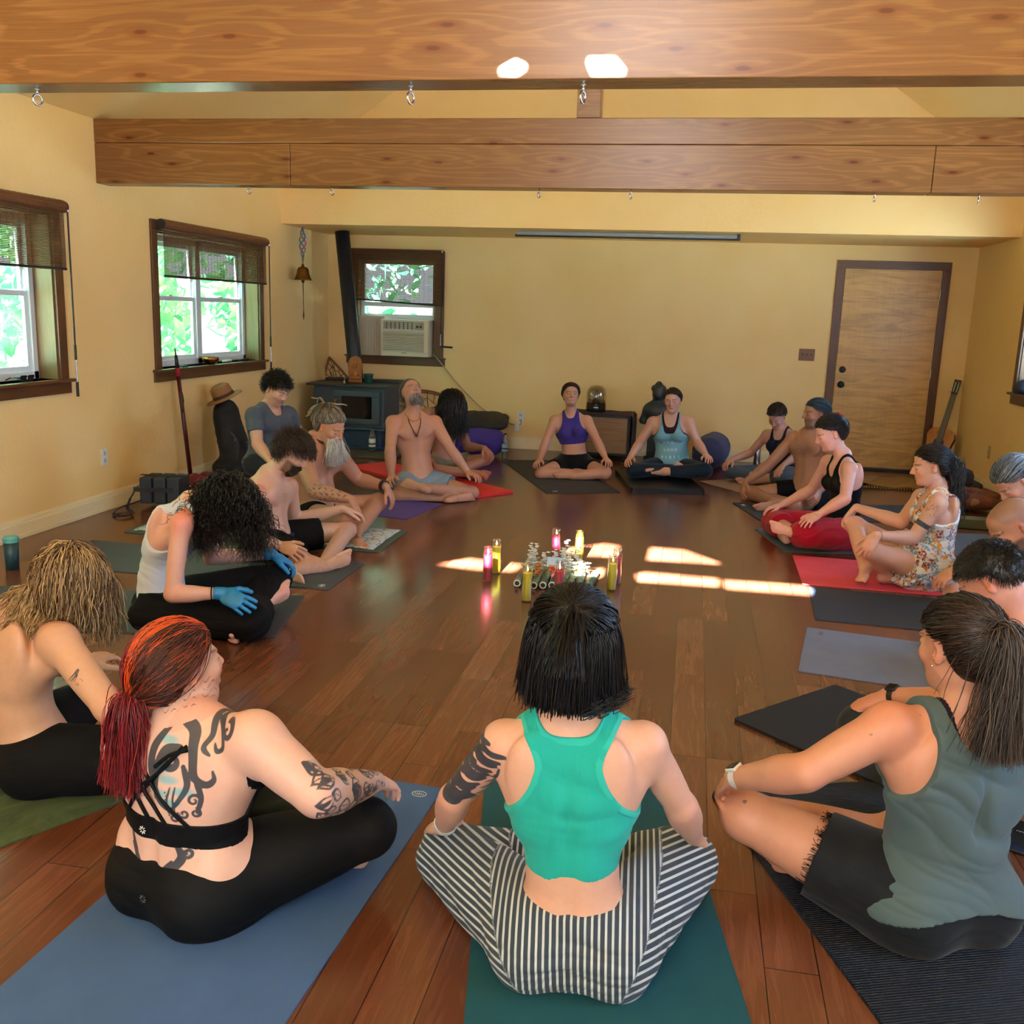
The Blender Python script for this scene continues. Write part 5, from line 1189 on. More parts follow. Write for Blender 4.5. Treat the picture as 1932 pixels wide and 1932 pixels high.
    band(t, 'hair_tie', K3, nrm(K3-J['hd']), .016, .009, plain('coral_tie', hexc('E0443F'), .5), thick=.004)
    fb = hl(J, .085, .02, -.06, 1.03)
# ---- front right
def P4():
    J = pose((0, 2.47), 116, dict(pel=(1752, 1712), nk=(1815, 1352), hd=(1812, 1222), SL=(1678, 1372), SR=(1926, 1400), EL=(1520, 1458, -.02), WL=(1392, 1480, -.04), TL=(1366, 1528, -.02), KL=(1408, 1540, -.02)), hp=-8, ha=119, kn=(.34, .30, .14))
    J['ER'] = J['SR']+np.array([.12, .06, -.22]); J['WR'] = J['KR']+np.array([.0, -.06, .08]); J['TR'] = J['KR']+np.array([.0, .07, .02])
    p = dict(skin='C58F77', b=1.08, waist=1.0, hip=1.12, limb=1.08, arm=1.08, leg=1.1, bust=1.1, burn=.35, hs=1.04, floor=.011, tan=.3)
    def paint(V, col, tat, hm, J, fl):
        r = np.random.default_rng(4)
        for k in range(34):
            c = J['SL']+r.normal(size=3)*np.array([.07, .05, .06]); c = c-nrm(c-J['SL'])*0; d = np.linalg.norm(V-c, axis=1); col[d < r.uniform(.0028, .005)] *= .55
        for s_, e_, f_ in (('KL', (-.01, -.03, .05), .006),):
            c = J[s_]+np.array(e_); d = np.linalg.norm(V-c, axis=1); i = np.argmin(d); d = np.linalg.norm(V-V[i], axis=1); col[d < f_] *= .35
    p['paint'] = paint
    t = person('person in grey-green tank top and frayed black denim shorts with long brown ponytail', J, p)
    o, G, fl = make_body(t, J, p, .004)
    bottoms(t, G, J, fl, cloth_mat('black_denim', '11151C', rough=.75), 'shorts', t=.010, waist=.5, leg=.52, amp=.005, flare=.014, h=.004)
    top(t, G, J, fl, 'bra_strap', cloth_mat('plum', '241420'), t=.004, hem=.8, tb=.80, tf=.8, wn=.058, wo=.085, wob=.085, ta=.75, side=.05, amp=0, h=.004)
    top(t, G, J, fl, 'tank_top', cloth_mat('grey_green_jersey', '4A5C62', var=.06), t=.014, hem=.06, tf=.74, tb=.90, wn=.080, wo=.125, wob=.122, ta=.46, side=.16, amp=.016, h=.0038, hips=True, loose=.008, freq=26, dirv=J['_fr'][1]*.9+J['_fr'][2]*.25, ush=.14, hemc=.04)
    watch(t, J, 'L', plain('watch_white', (.6, .62, .66), .4), plain('case_white', (.7, .7, .7), .3), True, .031)
    # frayed hem threads
    r = np.random.default_rng(2); H_, K_ = J['HL'], J['KL']; d = nrm(K_-H_); c = H_+(K_-H_)*.52; u = nrm(np.cross(d, [0, 0, 1])); v = np.cross(d, u); bm = bm_new()
    for k in range(170):
        a = r.uniform(0, 2*PI); q = c+(u*math.cos(a)+v*math.sin(a))*r.uniform(.101, .112); e = q+d*r.uniform(.004, .016)+r.normal(size=3)*.004; tube(bm, [q-d*.01, e, e+r.normal(size=3)*.006], .0009, 4)
    o = fin(bm, 'frayed_hem', BLACKC, None); o.parent = t; o.matrix_parent_inverse = Matrix.Translation(-t.location)
    K_ = (0.01, -.115, .062)
    H = head_of(J); pulled(t, J, ['3A2A22', '2C1F1A', '4A3830', '241A17'], K_, n=3000, hs=1.04, seed=5, grav=.5, tail=.10, th=.008, r=.0012, cap_col='211713', noisea=.2, steps=26, side=-.01, after=np.array([0, -.3, -.2]))
    rr = np.random.default_rng(18); K3 = hl(J, *K_, 1.04); n = 1500; d0 = rr.normal(size=(n, 3))*.4+np.array([.45, -.6, .1])
    O = strands(K3+rr.normal(size=(n, 3))*.009, d0, 26, .0125, H, 1.04, .4, noisea=.12, lift=.03, seed=19, body=fl, stiff=.75, curl=.003, curlf=30, tang=0)
    join_hair(t, [strand_mesh(O, .0014, .0006, scols(n, ['3C3029', '4E423A', '2C2420', '5C5048'], 4))], 'ponytail')
    band(t, 'hair_tie', K3, nrm(K3-J['hd']), .019, .016, BLACKC, thick=.006)
    bm = bm_new(); c = hl(J, -.088, -.006, -.036, 1.04); bmesh.ops.create_uvsphere(bm, u_segments=10, v_segments=6, radius=.003, matrix=Matrix.Translation(v3(c))); o = fin(bm, 'earring', STEEL, None); o.parent = t; o.matrix_parent_inverse = Matrix.Translation(-t.location)
# ---- left side
def P1():
    J = pose((0, 2.62), 55, dict(pel=(70, 1452), nk=(52, 1152), hd=(128, 1105), SR=(112, 1210, -.02), SL=(2, 1180, .02), ER=(205, 1335, .05), KL=(190, 1318), WL=(158, 1252, -.02), TL=(215, 1275, .0)), lean=.1, hp=-48, ha=42, kn=(.3, .3, .16))
    J['KR'] = at(285, 1435, 2.62); J['WR'] = J['KR']+np.array([-.03, .0, .09]); J['TR'] = J['KR']+np.array([.09, .06, .03]); J['EL'] = (J['SL']+J['WL'])/2+np.array([.0, .05, -.08])
    p = dict(skin='C49A7E', male=True, b=1.0, waist=.86, hip=.95, burn=.15, bend=.05, hs=1.05, stubble=.3)
    def paint(V, col, tat, hm, J, fl):
        a, b_ = J['SR'], J['ER']; d = nrm(b_-a); n = nrm(np.array([.1, -1, .1])); n = nrm(n-d*(n@d)); s = np.cross(d, n); q = V-a; u = q@d; w = q@s; m = (q@n > 0) & (u > .1) & (u < .26)
        S_ = [(sp2([(.150, -.025), (.155, -.005), (.150, .025)]), .003, .0012), (sp2([(.155, -.025), (.163, -.005), (.158, .02)]), .003, .0012), (sp2([(.162, -.02), (.170, -.002), (.165, .015)]), .002, .001), (sp2([(.178, -.012), (.19, -.016), (.192, -.008)]), .0013, .0008), (sp2([(.178, -.0), (.194, .0)]), .0013, .0008), (sp2([(.178, .0), (.176, .008), (.184, .008), (.186, .0), (.195, .011)]), .0013, .0008)]
        tat[m] = np.minimum(tat[m], stroke_dist(np.stack([u, w], 1), S_)[m])
    p['paint'] = paint
    t = person('shirtless person with long tousled blond hair bowed forward on the green mat', J, p)
    o, G, fl = make_body(t, J, p, .0042)
    bottoms(t, G, J, fl, BLACKC, 'shorts', t=.012, waist=.10, leg=.8, amp=.006, flare=.022)
    H = head_of(J); R0, D0 = scalp_roots(H, 2400, 1.05, 3, .055, -.0, -.07)
    d = D0/np.linalg.norm(D0, axis=1)[:, None]*.5+np.array([.1, 0, -.2]); O = strands(R0, d, 19, .0100, H, 1.05, .7, noisea=.2, lift=.016, seed=4, curl=.006, curlf=38, stiff=.5, body=fl, ell_r=(.082, .104, .094))
    join_hair(t, [cap_mesh(H, 1.05, .010, HL(.055, 0, -.07), '3A2A1C'), strand_mesh(O, .0015, .0006, scols(len(O), ['9A7A50', '6A4E30', 'C0A074', '4E3824', 'A88A5C'], 3))])
def P5():
    J = pose((0, 4.12), 26, dict(pel=(306, 1152), nk=(360, 955), hd=(425, 962), SR=(342, 988, -.02), SL=(398, 1000, .0), ER=(325, 1121, -.02), WR=(431, 1131, -.02), TR=(484, 1180, -.03), KR=(474, 1172, -.04), EL=(397, 1052, .02), WL=(501, 1060, .02), TL=(545, 1100, .0), KL=(518, 1094, .0)), hp=-52, ha=22, kn=(.26, .36, .12))
    J['AR'] = at(494, 1142, 4.3); J['FR'] = at(545, 1113, 4.42); J['AL'] = at(438, 1185, 4.12); J['FL'] = at(462, 1196, 3.98)
    J['CR'] = (.3, .3, .25); J['CL'] = (.3, .6, .5); J['NR'] = (.1, -.8, .55)
    p = dict(skin='D6A898', b=.92, male=True, waist=.85, chest=.9, hip=.9, arm=.88, burn=.85, bend=.06, leghair=0, palm=.016)
    t = person('person with dark curly hair bowed forward, white tank top, black trousers and blue gloves', J, p)
    o, G, fl = make_body(t, J, p, .004)
    top(t, G, J, fl, 'tank_top', cloth_mat('white_rib', 'C3CCDA', var=.03), t=.008, hem=.04, hips=True, tf=.78, tb=.88, wn=.066, wo=.10, wob=.095, ta=.42, side=.16, amp=.006, h=.004, freq=34)
    bottoms(t, G, J, fl, BLACKC, 'trousers', t=.014, waist=.14, leg=1, shin=.62, amp=.008, flare=.02)
    for s_ in 'LR':
        P_ = [infl(q, .0012) for q in G['hand'+s_]]+[cap(J['W'+s_]-nrm(J['W'+s_]-J['E'+s_])*.025, J['W'+s_], .030, .028, .01)]
        garment(t, 'glove', P_, plain('nitrile_blue', hexc('1F7FC0'), .38, nz=.3, nscale=90), .0028, body=None)
    d = nrm(J['WR']-J['ER']); band(t, 'hair_tie_bracelet', J['WR']-d*.045, d, .029, .005, BLACKC, thick=.003)
    H = head_of(J); R0, D0 = scalp_roots(H, 1900, 1.02, 3, .055, .0, -.07)
    dd = D0/np.linalg.norm(D0, axis=1)[:, None]*.6+np.array([.2, 0, -.1]); O = strands(R0, dd, 22, .0105, H, 1.02, .5, noisea=.3, lift=.04, seed=4, curl=.009, curlf=85, stiff=.6, ell_r=(.092, .115, .105), body=fl)
    join_hair(t, [cap_mesh(H, 1.02, .018, HL(.055, 0, -.07), '0E0A08', amp=.006), strand_mesh(O, .0019, .0007, scols(len(O), ['150F0C', '0C0908', '221813'], 3))])
def P6():
    J = pose((0, 5.5), 18, dict(pel=(516, 1022), nk=(510, 898), hd=(552, 852), SR=(482, 935, -.02), SL=(545, 918, .02), ER=(470, 1008, -.06), WR=(535, 1035, -.1), TR=(580, 1060, -.12), EL=(556, 982), WL=(638, 976), TL=(668, 1008), KL=(655, 1000), KR=(588, 1068, -.1)), lean=.08, hp=-38, ha=8, kn=(.26, .34, .14))
    J['AL'] = at(608, 1068, 5.3); J['FL'] = at(658, 1046, 5.35); J['AR'] = at(548, 1082, 5.12); J['FR'] = at(590, 1094, 5.02)
    p = dict(skin='CDA896', b=.98, male=True, waist=.86, hip=.92, chesthair=.45, leghair=.3, burn=.5, stubble=.8, stubc=(.07, .035, .02))
    t = person('shirtless person with brown hair and beard looking down, black shorts with a belt', J, p)
    o, G, fl = make_body(t, J, p, .0042)
    bottoms(t, G, J, fl, BLACKC, 'shorts', t=.012, waist=.06, leg=.62, amp=.005, flare=.02)
    pel, up, lat, fwd, L, bend = J['_fr']; Q = []
    for a in np.linspace(0, 2*PI, 25)[:-1]:
        dv = lat*math.sin(a)+fwd*math.cos(a); ys = np.arange(0, .3, .003); P_ = pel+up*.045+dv*ys[:, None]; dd = fl.sample(P_); Q.append(P_[np.argmax(dd > 0)]+dv*.012)
    blt = ptube(t, 'belt', Q, .012, plain('navy_belt', hexc('1C2C4C'), .5), 6, True)
    bm = bm_new(); box(bm, Q[0]+fwd*.008, (.045, .008, .032), frame_mat(Vector(lat), Vector(fwd), Vector(up))); o = fin(bm, 'buckle', BLK, None, bevel=.003); sub(o, blt)
    comb_short(t, J, ['3A2A20', '2A1D16', '4A3628'], 2300, .062, 1.02, 5, .062, -.06, .016, .003, .15, .0013, '20160F', steps=8, noisea=.3, fdir=.45, grav=.35, lift=.022)
    H = head_of(J); B = beard_roots(H, 800, 1.0, 3, top=-.04); O = strands(B, nrm(J['hf'])*.25+np.array([0, 0, -.8]), 4, .006, H, 1., .3, noisea=.5, ell_r=(.05, .06, .05), seed=2, curl=.002)
    join_hair(t, [strand_mesh(O, .0016, .0007, scols(len(O), ['3A2018', '2A1812', '4A2A1E'], 2))], 'beard')
def P7():
    J = pose((0, 6.35), -6, dict(pel=(590, 972), nk=(596, 832), hd=(622, 806), SR=(572, 868, -.02), SL=(640, 862, .02), ER=(594, 926, -.06), WR=(655, 950, -.1), TR=(668, 985, -.1), EL=(676, 905, .02), WL=(718, 922), TL=(722, 955), KL=(712, 948), KR=(652, 978, -.1)), lean=.04, hp=-22, ha=-18, kn=(.28, .34, .15))
    J['AL'] = at(672, 1005, 6.1); J['FL'] = at(698, 1012, 5.92); J['AR'] = at(660, 1012, 6.0); J['FR'] = at(688, 1022, 5.80); J['UR'] = (.3, -.6, .7)
    p = dict(skin='B98A72', b=1.12, male=True, waist=1.0, chesthair=.75, leghair=.3, belly=1.05, arm=1.05, burn=.2, hs=1.04)
    def paint(V, col, tat, hm, J, fl):
        for a, b_ in ((J['ER'], J['WR']),):
            d = nrm(b_-a); q = V-a; u = q@d; m = (u > -.02) & (u < .26) & (np.linalg.norm(q-u[:, None]*d, axis=1) < .07); tat[m] = np.minimum(tat[m], .0022-.003*np.maximum(0, np.sin(V[m, 0]*80+np.sin(V[m, 2]*90)*2.5)*np.sin(V[m, 1]*60+V[m, 2]*80+np.sin(V[m, 0]*70)*2)))
        d = np.linalg.norm(V-(J['AR']*.8+J['KR']*.2), axis=1); m = d < .06; tat[m] = np.minimum(tat[m], .001-.004*np.maximum(0, np.sin(V[m, 0]*150)*np.sin(V[m, 2]*130)))
    p['paint'] = paint
    t = person('shirtless person with long white beard and grey-blond dreadlock bun, looking down', J, p)
    o, G, fl = make_body(t, J, p, .0044)
    bottoms(t, G, J, fl, BLACKC, 'shorts', t=.008, waist=-.02, leg=.3, amp=.003, flare=.01)
    H = head_of(J); kn = (0, -.075, .11); pulled(t, J, ['8C867E', 'A09A92', '6E675E', '7C6848', '5E5040'], kn, n=1500, hs=1.04, seed=2, th=.012, r=.0019, cap_col='5C554C', noisea=.25, steps=16, curl=.003, grav=-.1)
    rr = np.random.default_rng(4); K3 = hl(J, *kn, 1.04); D_ = rr.normal(size=(30, 3))*.6+np.array([-.1, -.2, .9]); O = strands(K3+rr.normal(size=(30, 3))*.012, D_, 15, .0105, H, 1.04, .36, noisea=.35, stiff=.75, seed=3, curl=.006, curlf=40, lift=.03, tang=0)
    join_hair(t, [strand_mesh(O, .0062, .004, scols(30, ['7C6A4E', '5E4E3A', '8E7E64', '4E4232'], 3), 6)], 'dreadlock_bun')
    B = beard_roots(H, 1900, 1.04, 3, top=-.015); O = strands(B, nrm(J['hf'])*.7+np.array([0, 0, -.6]), 14, .0105, H, 1.04, .35, noisea=.22, ell_r=(.055, .07, .06), seed=2, curl=.002, stiff=.8)
    join_hair(t, [strand_mesh(O, .0020, .0007, scols(len(O), ['E2E2E4', 'D0D0D0', 'F0F0F0', 'A8A6A4', 'C8C6C4'], 2, .12))], 'beard')
    for s_, c_ in (('L', 'wrist_beads'),):
        d = nrm(J['W'+s_]-J['E'+s_]); band(t, c_, J['W'+s_]-d*.03, d, .034, .03, BLK, thick=.006)
    nkc = (J['nk']*.75+J['hd']*.25); band(t, 'necklace', nkc+np.array([0.01, 0, -.01]), nrm(J['hd']-J['nk']+np.array([-.05, 0, .02])), .066, .02, plain('dark_leather', (.05, .02, .015), .6), thick=.004)
def P8():
    J = pose((0, 6.95), -14, dict(nk=(509, 772), hd=(522, 734), SR=(480, 785, -.02), SL=(543, 783, .02), ER=(486, 838), WR=(512, 872, -.04), TR=(520, 888, -.06), EL=(562, 812), WL=(575, 850, -.02), TL=(580, 868, -.04), pel=(505, 885)), hp=-28, ha=-22, zp=.34, torso=.46)
    f = J['f']; r = J['r']
    J['pel'][2] = .36
    for k, sg in (('L', -1), ('R', 1)):
        J['H'+k] = J['pel']+r*sg*.09; J['K'+k] = J['pel']*np.array([1, 1, 0])+f*.36+r*sg*.13+np.array([0, 0, .07]); J['A'+k] = J['pel']*np.array([1, 1, 0])-f*.02+r*sg*.09+np.array([0, 0, .09]); J['F'+k] = J['A'+k]-f*.15-np.array([0, 0, .04]); J['U'+k] = (0, 0, -1)
    p = dict(skin='CB9E88', b=.96, male=True, sit=True, freehand=True, stubble=.25)
    t = person('kneeling person with short dark curly hair in charcoal grey T-shirt by the left wall', J, p)
    o, G, fl = make_body(t, J, p, .0044)
    tee(t, G, J, fl, cloth_mat('charcoal_jersey', '4C5561', var=.08), hem=-.05, amp=.006)
    bottoms(t, G, J, fl, cloth_mat('dark_jeans', '23272E'), 'trousers', t=.010, waist=.06, leg=1, shin=.9, flare=.012)
    comb_short(t, J, ['17110E', '221813', '0E0A08'], 1700, .038, 1.0, 5, .062, -.035, .012, .007, .3, .0015, '100C0A', steps=6, noisea=.7, fdir=.3, grav=.15, lift=.024)
def P9():
    J = pose((0, 7.88), -62, dict(pel=(790, 905), nk=(779, 782), hd=(776, 742), SR=(741, 797), SL=(821, 797), ER=(736, 852), WR=(740, 902), TR=(750, 942), EL=(850, 848), WL=(884, 892), TL=(907, 926), KR=(752, 935), KL=(890, 930)), hp=38, ha=-50, kn=(.33, .2, .12), torso=.5)
    J['AL'] = at(802, 921, 7.45); J['FL'] = at(765, 908, 7.50); J['AR'] = at(850, 940, 7.62); J['FR'] = at(880, 935, 7.72)
    p = dict(skin='C08F76', b=1.0, male=True, waist=.88, hip=.92, chesthair=.3, leghair=.35, burn=.25, eyes='open', stubble=.35, stubc=(.35, .33, .32))
    t = person('shirtless person with grey ponytail and goatee looking up, pale blue shorts and bead necklaces', J, p)
    o, G, fl = make_body(t, J, p, .0044)
    bottoms(t, G, J, fl, cloth_mat('pale_blue_cotton', '7F93A6'), 'shorts', t=.010, waist=.05, leg=.5, amp=.007, flare=.022)
    H = head_of(J); pulled(t, J, ['6A6662', '8A8682', '4A423C'], (0, -.10, -.03), n=900, hs=1.0, seed=2, th=.004, r=.0016, cap_col='4E4844', front=.085, noisea=.1, grav=.7, steps=28, side=.0, hold=False)
    K3 = hl(J, 0, -.10, -.03); rr = np.random.default_rng(5); O = strands(K3+rr.normal(size=(420, 3))*.015, rr.normal(size=(420, 3))*.3+np.array([-.2, .3, -.9]), 18, .011, H, 1., .6, noisea=.15, stiff=.5, tang=0, body=fl)
    join_hair(t, [strand_mesh(O, .0020, .0010, scols(420, ['6A6662', '8A8682', '54483E'], 3))], 'ponytail')
    B = beard_roots(H, 500, 1., 3, top=-.06); O = strands(B, nrm(J['hf'])*.6+np.array([0, 0, -.6]), 7, .008, H, 1., .3, noisea=.3, ell_r=(.05, .06, .05), seed=2)
    join_hair(t, [strand_mesh(O, .0020, .0008, scols(len(O), ['9A9694', '7A7673', 'B4B0AC', '6A4A3A'], 2))], 'goatee')
    Q = [on_torso(J, fl, x, tt, 1, .004) for x, tt in ((-.055, 1.0), (-.05, .92), (-.035, .83), (-.012, .745), (0, .72), (.012, .745), (.035, .83), (.05, .92), (.055, 1.0))]
    nkl = ptube(t, 'necklace', smoothpath(Q, 5), .0042, plain('rudraksha', (.10, .012, .012), .6), 6)
    bm = bm_new(); c = on_torso(J, fl, 0, .705, 1, .006); bmesh.ops.create_uvsphere(bm, u_segments=12, v_segments=8, radius=.013, matrix=Matrix.Translation(v3(c))); o = fin(bm, 'pendant', plain('rudraksha', (.10, .012, .012), .6), None, smooth=True); sub(o, nkl)
    Q = smoothpath([on_torso(J, fl, x, tt, 1, .005) for x, tt in ((-.058, 1.02), (-.05, .97), (-.03, .93), (0, .915), (.03, .93), (.05, .97), (.058, 1.02))], 3); bm = bm_new()
    for q in Q: bmesh.ops.create_uvsphere(bm, u_segments=8, v_segments=6, radius=.0075, matrix=Matrix.Translation(v3(q)))
    o = fin(bm, 'bead_necklace', plain('amber_beads', hexc('C98A4A'), .35), None, smooth=True); o.parent = t; o.matrix_parent_inverse = Matrix.Translation(-t.location); o['kind'] = 'stuff'
def P10():
    J = pose((0, 8.85), -48, dict(pel=(838, 870), nk=(838, 778), hd=(852, 764), SR=(806, 780), SL=(868, 800), EL=(882, 843), WL=(912, 853), TL=(926, 868), KL=(917, 866), ER=(800, 830), WR=(800, 870)), hp=-50, ha=-50, kn=(.3, .25, .12), torso=.44)
    J['FR'] = at(906, 897, 8.45); J['AR'] = at(886, 893, 8.5)
    p = dict(skin='A87460', b=.92, male=True, waist=.86, leghair=.3)
    t = person('shirtless person with long black hair hanging over the bowed face, khaki shorts', J, p)
    o, G, fl = make_body(t, J, p, .0046)
    bottoms(t, G, J, fl, cloth_mat('khaki', '6E6654'), 'shorts', t=.010, waist=.1, leg=.5, amp=.006, flare=.02)
    H = head_of(J); R0, D0 = scalp_roots(H, 1200, 1.0, 3, .055, .0, -.07)
    O = strands(R0, D0/np.linalg.norm(D0, axis=1)[:, None]*.3+np.array([.1, -.1, -.2]), 24, .0125, H, 1.0, .6, noisea=.15, lift=.03, seed=4, curl=.005, curlf=40, stiff=.6, ell_r=(.09, .112, .10), body=fl)
    join_hair(t, [cap_mesh(H, 1.0, .014, HL(.055, 0, -.07), '0D0908'), strand_mesh(O, .0026, .0012, scols(len(O), ['120C0A', '0A0706', '1E1410'], 3))])
def P11():
    J = pose((-1.08, 9.38), -87, dict(nk=(1077, 781), hd=(1077, 746), SR=(1046, 794), SL=(1108, 794), ER=(1030, 833), WR=(1018, 869), TR=(1013, 888), EL=(1127, 833), WL=(1143, 868), TL=(1148, 889), KR=(1021, 893), KL=(1142, 892), AL=(1082, 898), AR=(1090, 893), FL=(1048, 904)), hp=14, ha=-78)
    p = dict(skin='C0907A', b=.97, waist=.92, hs=.95)
    t = person('person in purple crop top and black printed shorts with closed eyes and lifted chin', J, p)
    o, G, fl = make_body(t, J, p, .0044)
    top(t, G, J, fl, 'crop_top', cloth_mat('purple', '403386'), t=.006, hem=.42, tf=.93, tb=.9, wn=.055, wo=.082, ta=.55, side=.15, amp=.002)
    bottoms(t, G, J, fl, cloth_mat('black_print', '0D0E10'), 'shorts', waist=.2, leg=.45)
    pulled(t, J, ['3A241A', '2A1810', '4A3022'], (0, -.12, -.03), n=900, noisea=.22, curl=.003, r=.0017, steps=20)
def P12():
    J = pose((-.14, 9.42), -95, dict(nk=(1266, 785), hd=(1269, 757), SR=(1232, 797), SL=(1300, 797), ER=(1208, 835), WR=(1190, 866), TR=(1188, 886), EL=(1316, 836), WL=(1331, 864), TL=(1335, 888), KR=(1196, 888), KL=(1330, 888), AL=(1256, 896), FL=(1222, 903), AR=(1280, 892)), hp=-2, ha=-98, hr_=5)
    p = dict(skin='C49684', b=1.05, hs=.95, waist=1.05, bust=1.15, floor=.047); [J.__setitem__(k, J[k]+np.array([0, 0, .03])) for k in ('pel', 'HL', 'HR', 'AL', 'AR', 'FL', 'FR')]
    t = person('person in light blue lettered tank top and navy leggings on the thick black mat', J, p)
    o, G, fl = make_body(t, J, p, .0044)
    top(t, G, J, fl, 'bra', cloth_mat('plum', '241420'), t=.004, hem=.5, tf=.8, tb=.85, wn=.058, wo=.088, ta=.6, side=.1, amp=0)
    o2, f2 = top(t, G, J, fl, 'tank_top', cloth_mat('light_blue_jersey', '6F9CAC', var=.06), t=.011, hem=.02, tf=.68, tb=.8, wn=.068, wo=.09, ta=.5, side=.15, amp=.006, hips=True, loose=.004)
    bottoms(t, G, J, fl, cloth_mat('navy_leggings', '0F1C2A', rough=.7), 'leggings', t=.006, waist=.1, leg=1, shin=.88, flare=.003, amp=.002)
    lm = plain('print_white', (.62, .72, .76), .6)
    pel, up, lat, fwd, L, bend = J['_fr']
    for line, tt, sz in (('HIGH', .50, .038), ('GOOD', .36, .034), ('VIBES', .22, .038)):
        for i, chx in enumerate(line):
            cu = bpy.data.curves.new('letter', 'FONT'); cu.body = chx; cu.size = sz; cu.align_x = 'CENTER'; cu.extrude = .0008; tmp = bpy.data.objects.new('t', cu)
            C.objects.link(tmp); me = bpy.data.meshes.new_from_object(tmp.evaluated_get(bpy.context.evaluated_depsgraph_get())); bpy.data.objects.remove(tmp)
            x = -(i-(len(line)-1)/2)*sz*1.02*-1; pt = on_torso(J, f2, -x*-1, tt, 1, .004)
            q0 = on_torso(J, f2, -x, tt, 1, 0); g_ = np.array([f2.sample((q0+e_*.012)[None])[0]-f2.sample((q0-e_*.012)[None])[0] for e_ in np.eye(3)]); g_ = nrm(g_); xx = nrm(np.cross(up, g_)); yy = np.cross(g_, xx)
            R4 = frame_mat(Vector(xx), Vector(yy), Vector(g_)).to_4x4(); R4.translation = v3(q0+g_*.004-yy*sz*.3); me.transform(R4)
            ob = link('printed_letter', me, lm); sub(ob, o2)
    pulled(t, J, ['2E1E18', '1E1410'], (0, -.11, -.02), n=900, noisea=.2, curl=.003, r=.0017, steps=17)
def P13():
    J = pose((0, 9.6), -118, dict(pel=(1476, 885), nk=(1474, 812), hd=(1466, 786), SR=(1447, 820), SL=(1497, 822), ER=(1416, 855), WR=(1380, 868), TR=(1364, 884), KR=(1376, 890), EL=(1500, 862), WL=(1478, 880), TL=(1464, 900), KL=(1480, 898)), hp=-38, ha=-118, kn=(.34, .25, .12), torso=.42)
    p = dict(skin='BD8E80', b=.9, limb=.9, hs=.94)
    t = person('person in navy racerback top and grey leggings with head bowed, beside the blue bolster', J, p)
    o, G, fl = make_body(t, J, p, .0044)
    top(t, G, J, fl, 'tank_top', cloth_mat('navy_top', '141A2A'), t=.007, hem=.05, tf=.8, tb=.88, wn=.056, wo=.078, ta=.55, side=.14, amp=.003, hips=True)
    bottoms(t, G, J, fl, cloth_mat('grey_leggings', '3E4754', rough=.7), 'leggings', t=.006, waist=.1, leg=1, shin=.4, flare=.003, amp=.002)
    pulled(t, J, ['2E211C', '1E1613', '40302A'], (0, -.11, .03), n=900, noisea=.25, curl=.004, r=.0018, steps=24, grav=.5)
def P14():
    J = pose((0, 8.55), -138, dict(pel=(1528, 925), nk=(1530, 815), hd=(1540, 780), SR=(1497, 828), SL=(1568, 834), ER=(1450, 878), WR=(1410, 912), TR=(1402, 938), KR=(1418, 930), EL=(1575, 890), WL=(1545, 928), TL=(1530, 950), KL=(1500, 955)), hp=-4, ha=-160, kn=(.33, .27, .12), torso=.49)
    J['AR'] = at(1462, 948, 8.2); J['FR'] = at(1418, 960, 8.15)
    p = dict(skin='A97A62', b=1.06, male=True, chesthair=.7, leghair=.4, stubble=.6, stubc=(.12, .10, .09), hs=1.03)
    t = person('shirtless person with slicked-back grey-blue hair, hairy chest and black shorts', J, p)
    o, G, fl = make_body(t, J, p, .0044)
    bottoms(t, G, J, fl, BLACKC, 'shorts', t=.010, waist=.02, leg=.5, amp=.004, flare=.014)
    pulled(t, J, ['3A5260', '2A3A44', '54707E', '1E262C'], (0, -.12, -.03), n=1100, noisea=.1, r=.0016, steps=17, cap_col='222C33', front=.062, hs=1.03)
def P15():
    J = pose((0, 7.02), -172, dict(pel=(1588, 1005), nk=(1590, 864), hd=(1568, 818), SL=(1604, 886), SR=(1562, 872, .06), EL=(1594, 941, -.06), WL=(1545, 972, -.06), TL=(1516, 1000, -.06), ER=(1530, 925, .04), WR=(1476, 954, .0), TR=(1450, 970, .0), KL=(1524, 1006, -.02), KR=(1462, 985)), hp=-22, ha=-170, kn=(.30, .36, .13), torso=.47)
    J['AR'] = at(1500, 1006, 6.7); J['FR'] = at(1462, 994, 6.75); J['AL'] = at(1490, 1012, 6.85)
    p = dict(skin='D8A79A', b=.95, limb=.95, bust=.9, palm=.008)
    t = person('person in black tank top and crimson trousers with dark hair pinned up', J, p)
    o, G, fl = make_body(t, J, p, .0042)
    top(t, G, J, fl, 'tank_top', NAVYC, t=.007, hem=.02, tf=.76, tb=.84, wn=.060, wo=.085, ta=.50, side=.15, amp=.004, hips=True, h=.004)
    bottoms(t, G, J, fl, cloth_mat('crimson_cotton', 'A3122C', var=.08), 'trousers', t=.016, waist=.02, leg=1, shin=.42, amp=.009, flare=.026)
    pulled(t, J, ['15100F', '0E0B0B', '231A18'], (0, -.085, .055), n=1500, noisea=.15, r=.0016, steps=18, th=.013, grav=.2)
    ptube(t, 'scrunchie', [hl(J, .03*math.cos(a), -.085, .095+.022*math.sin(a)) for a in np.linspace(0, 2*PI, 13)[:-1]], .012, cloth_mat('crimson_cotton', 'A3122C'), 8, True)
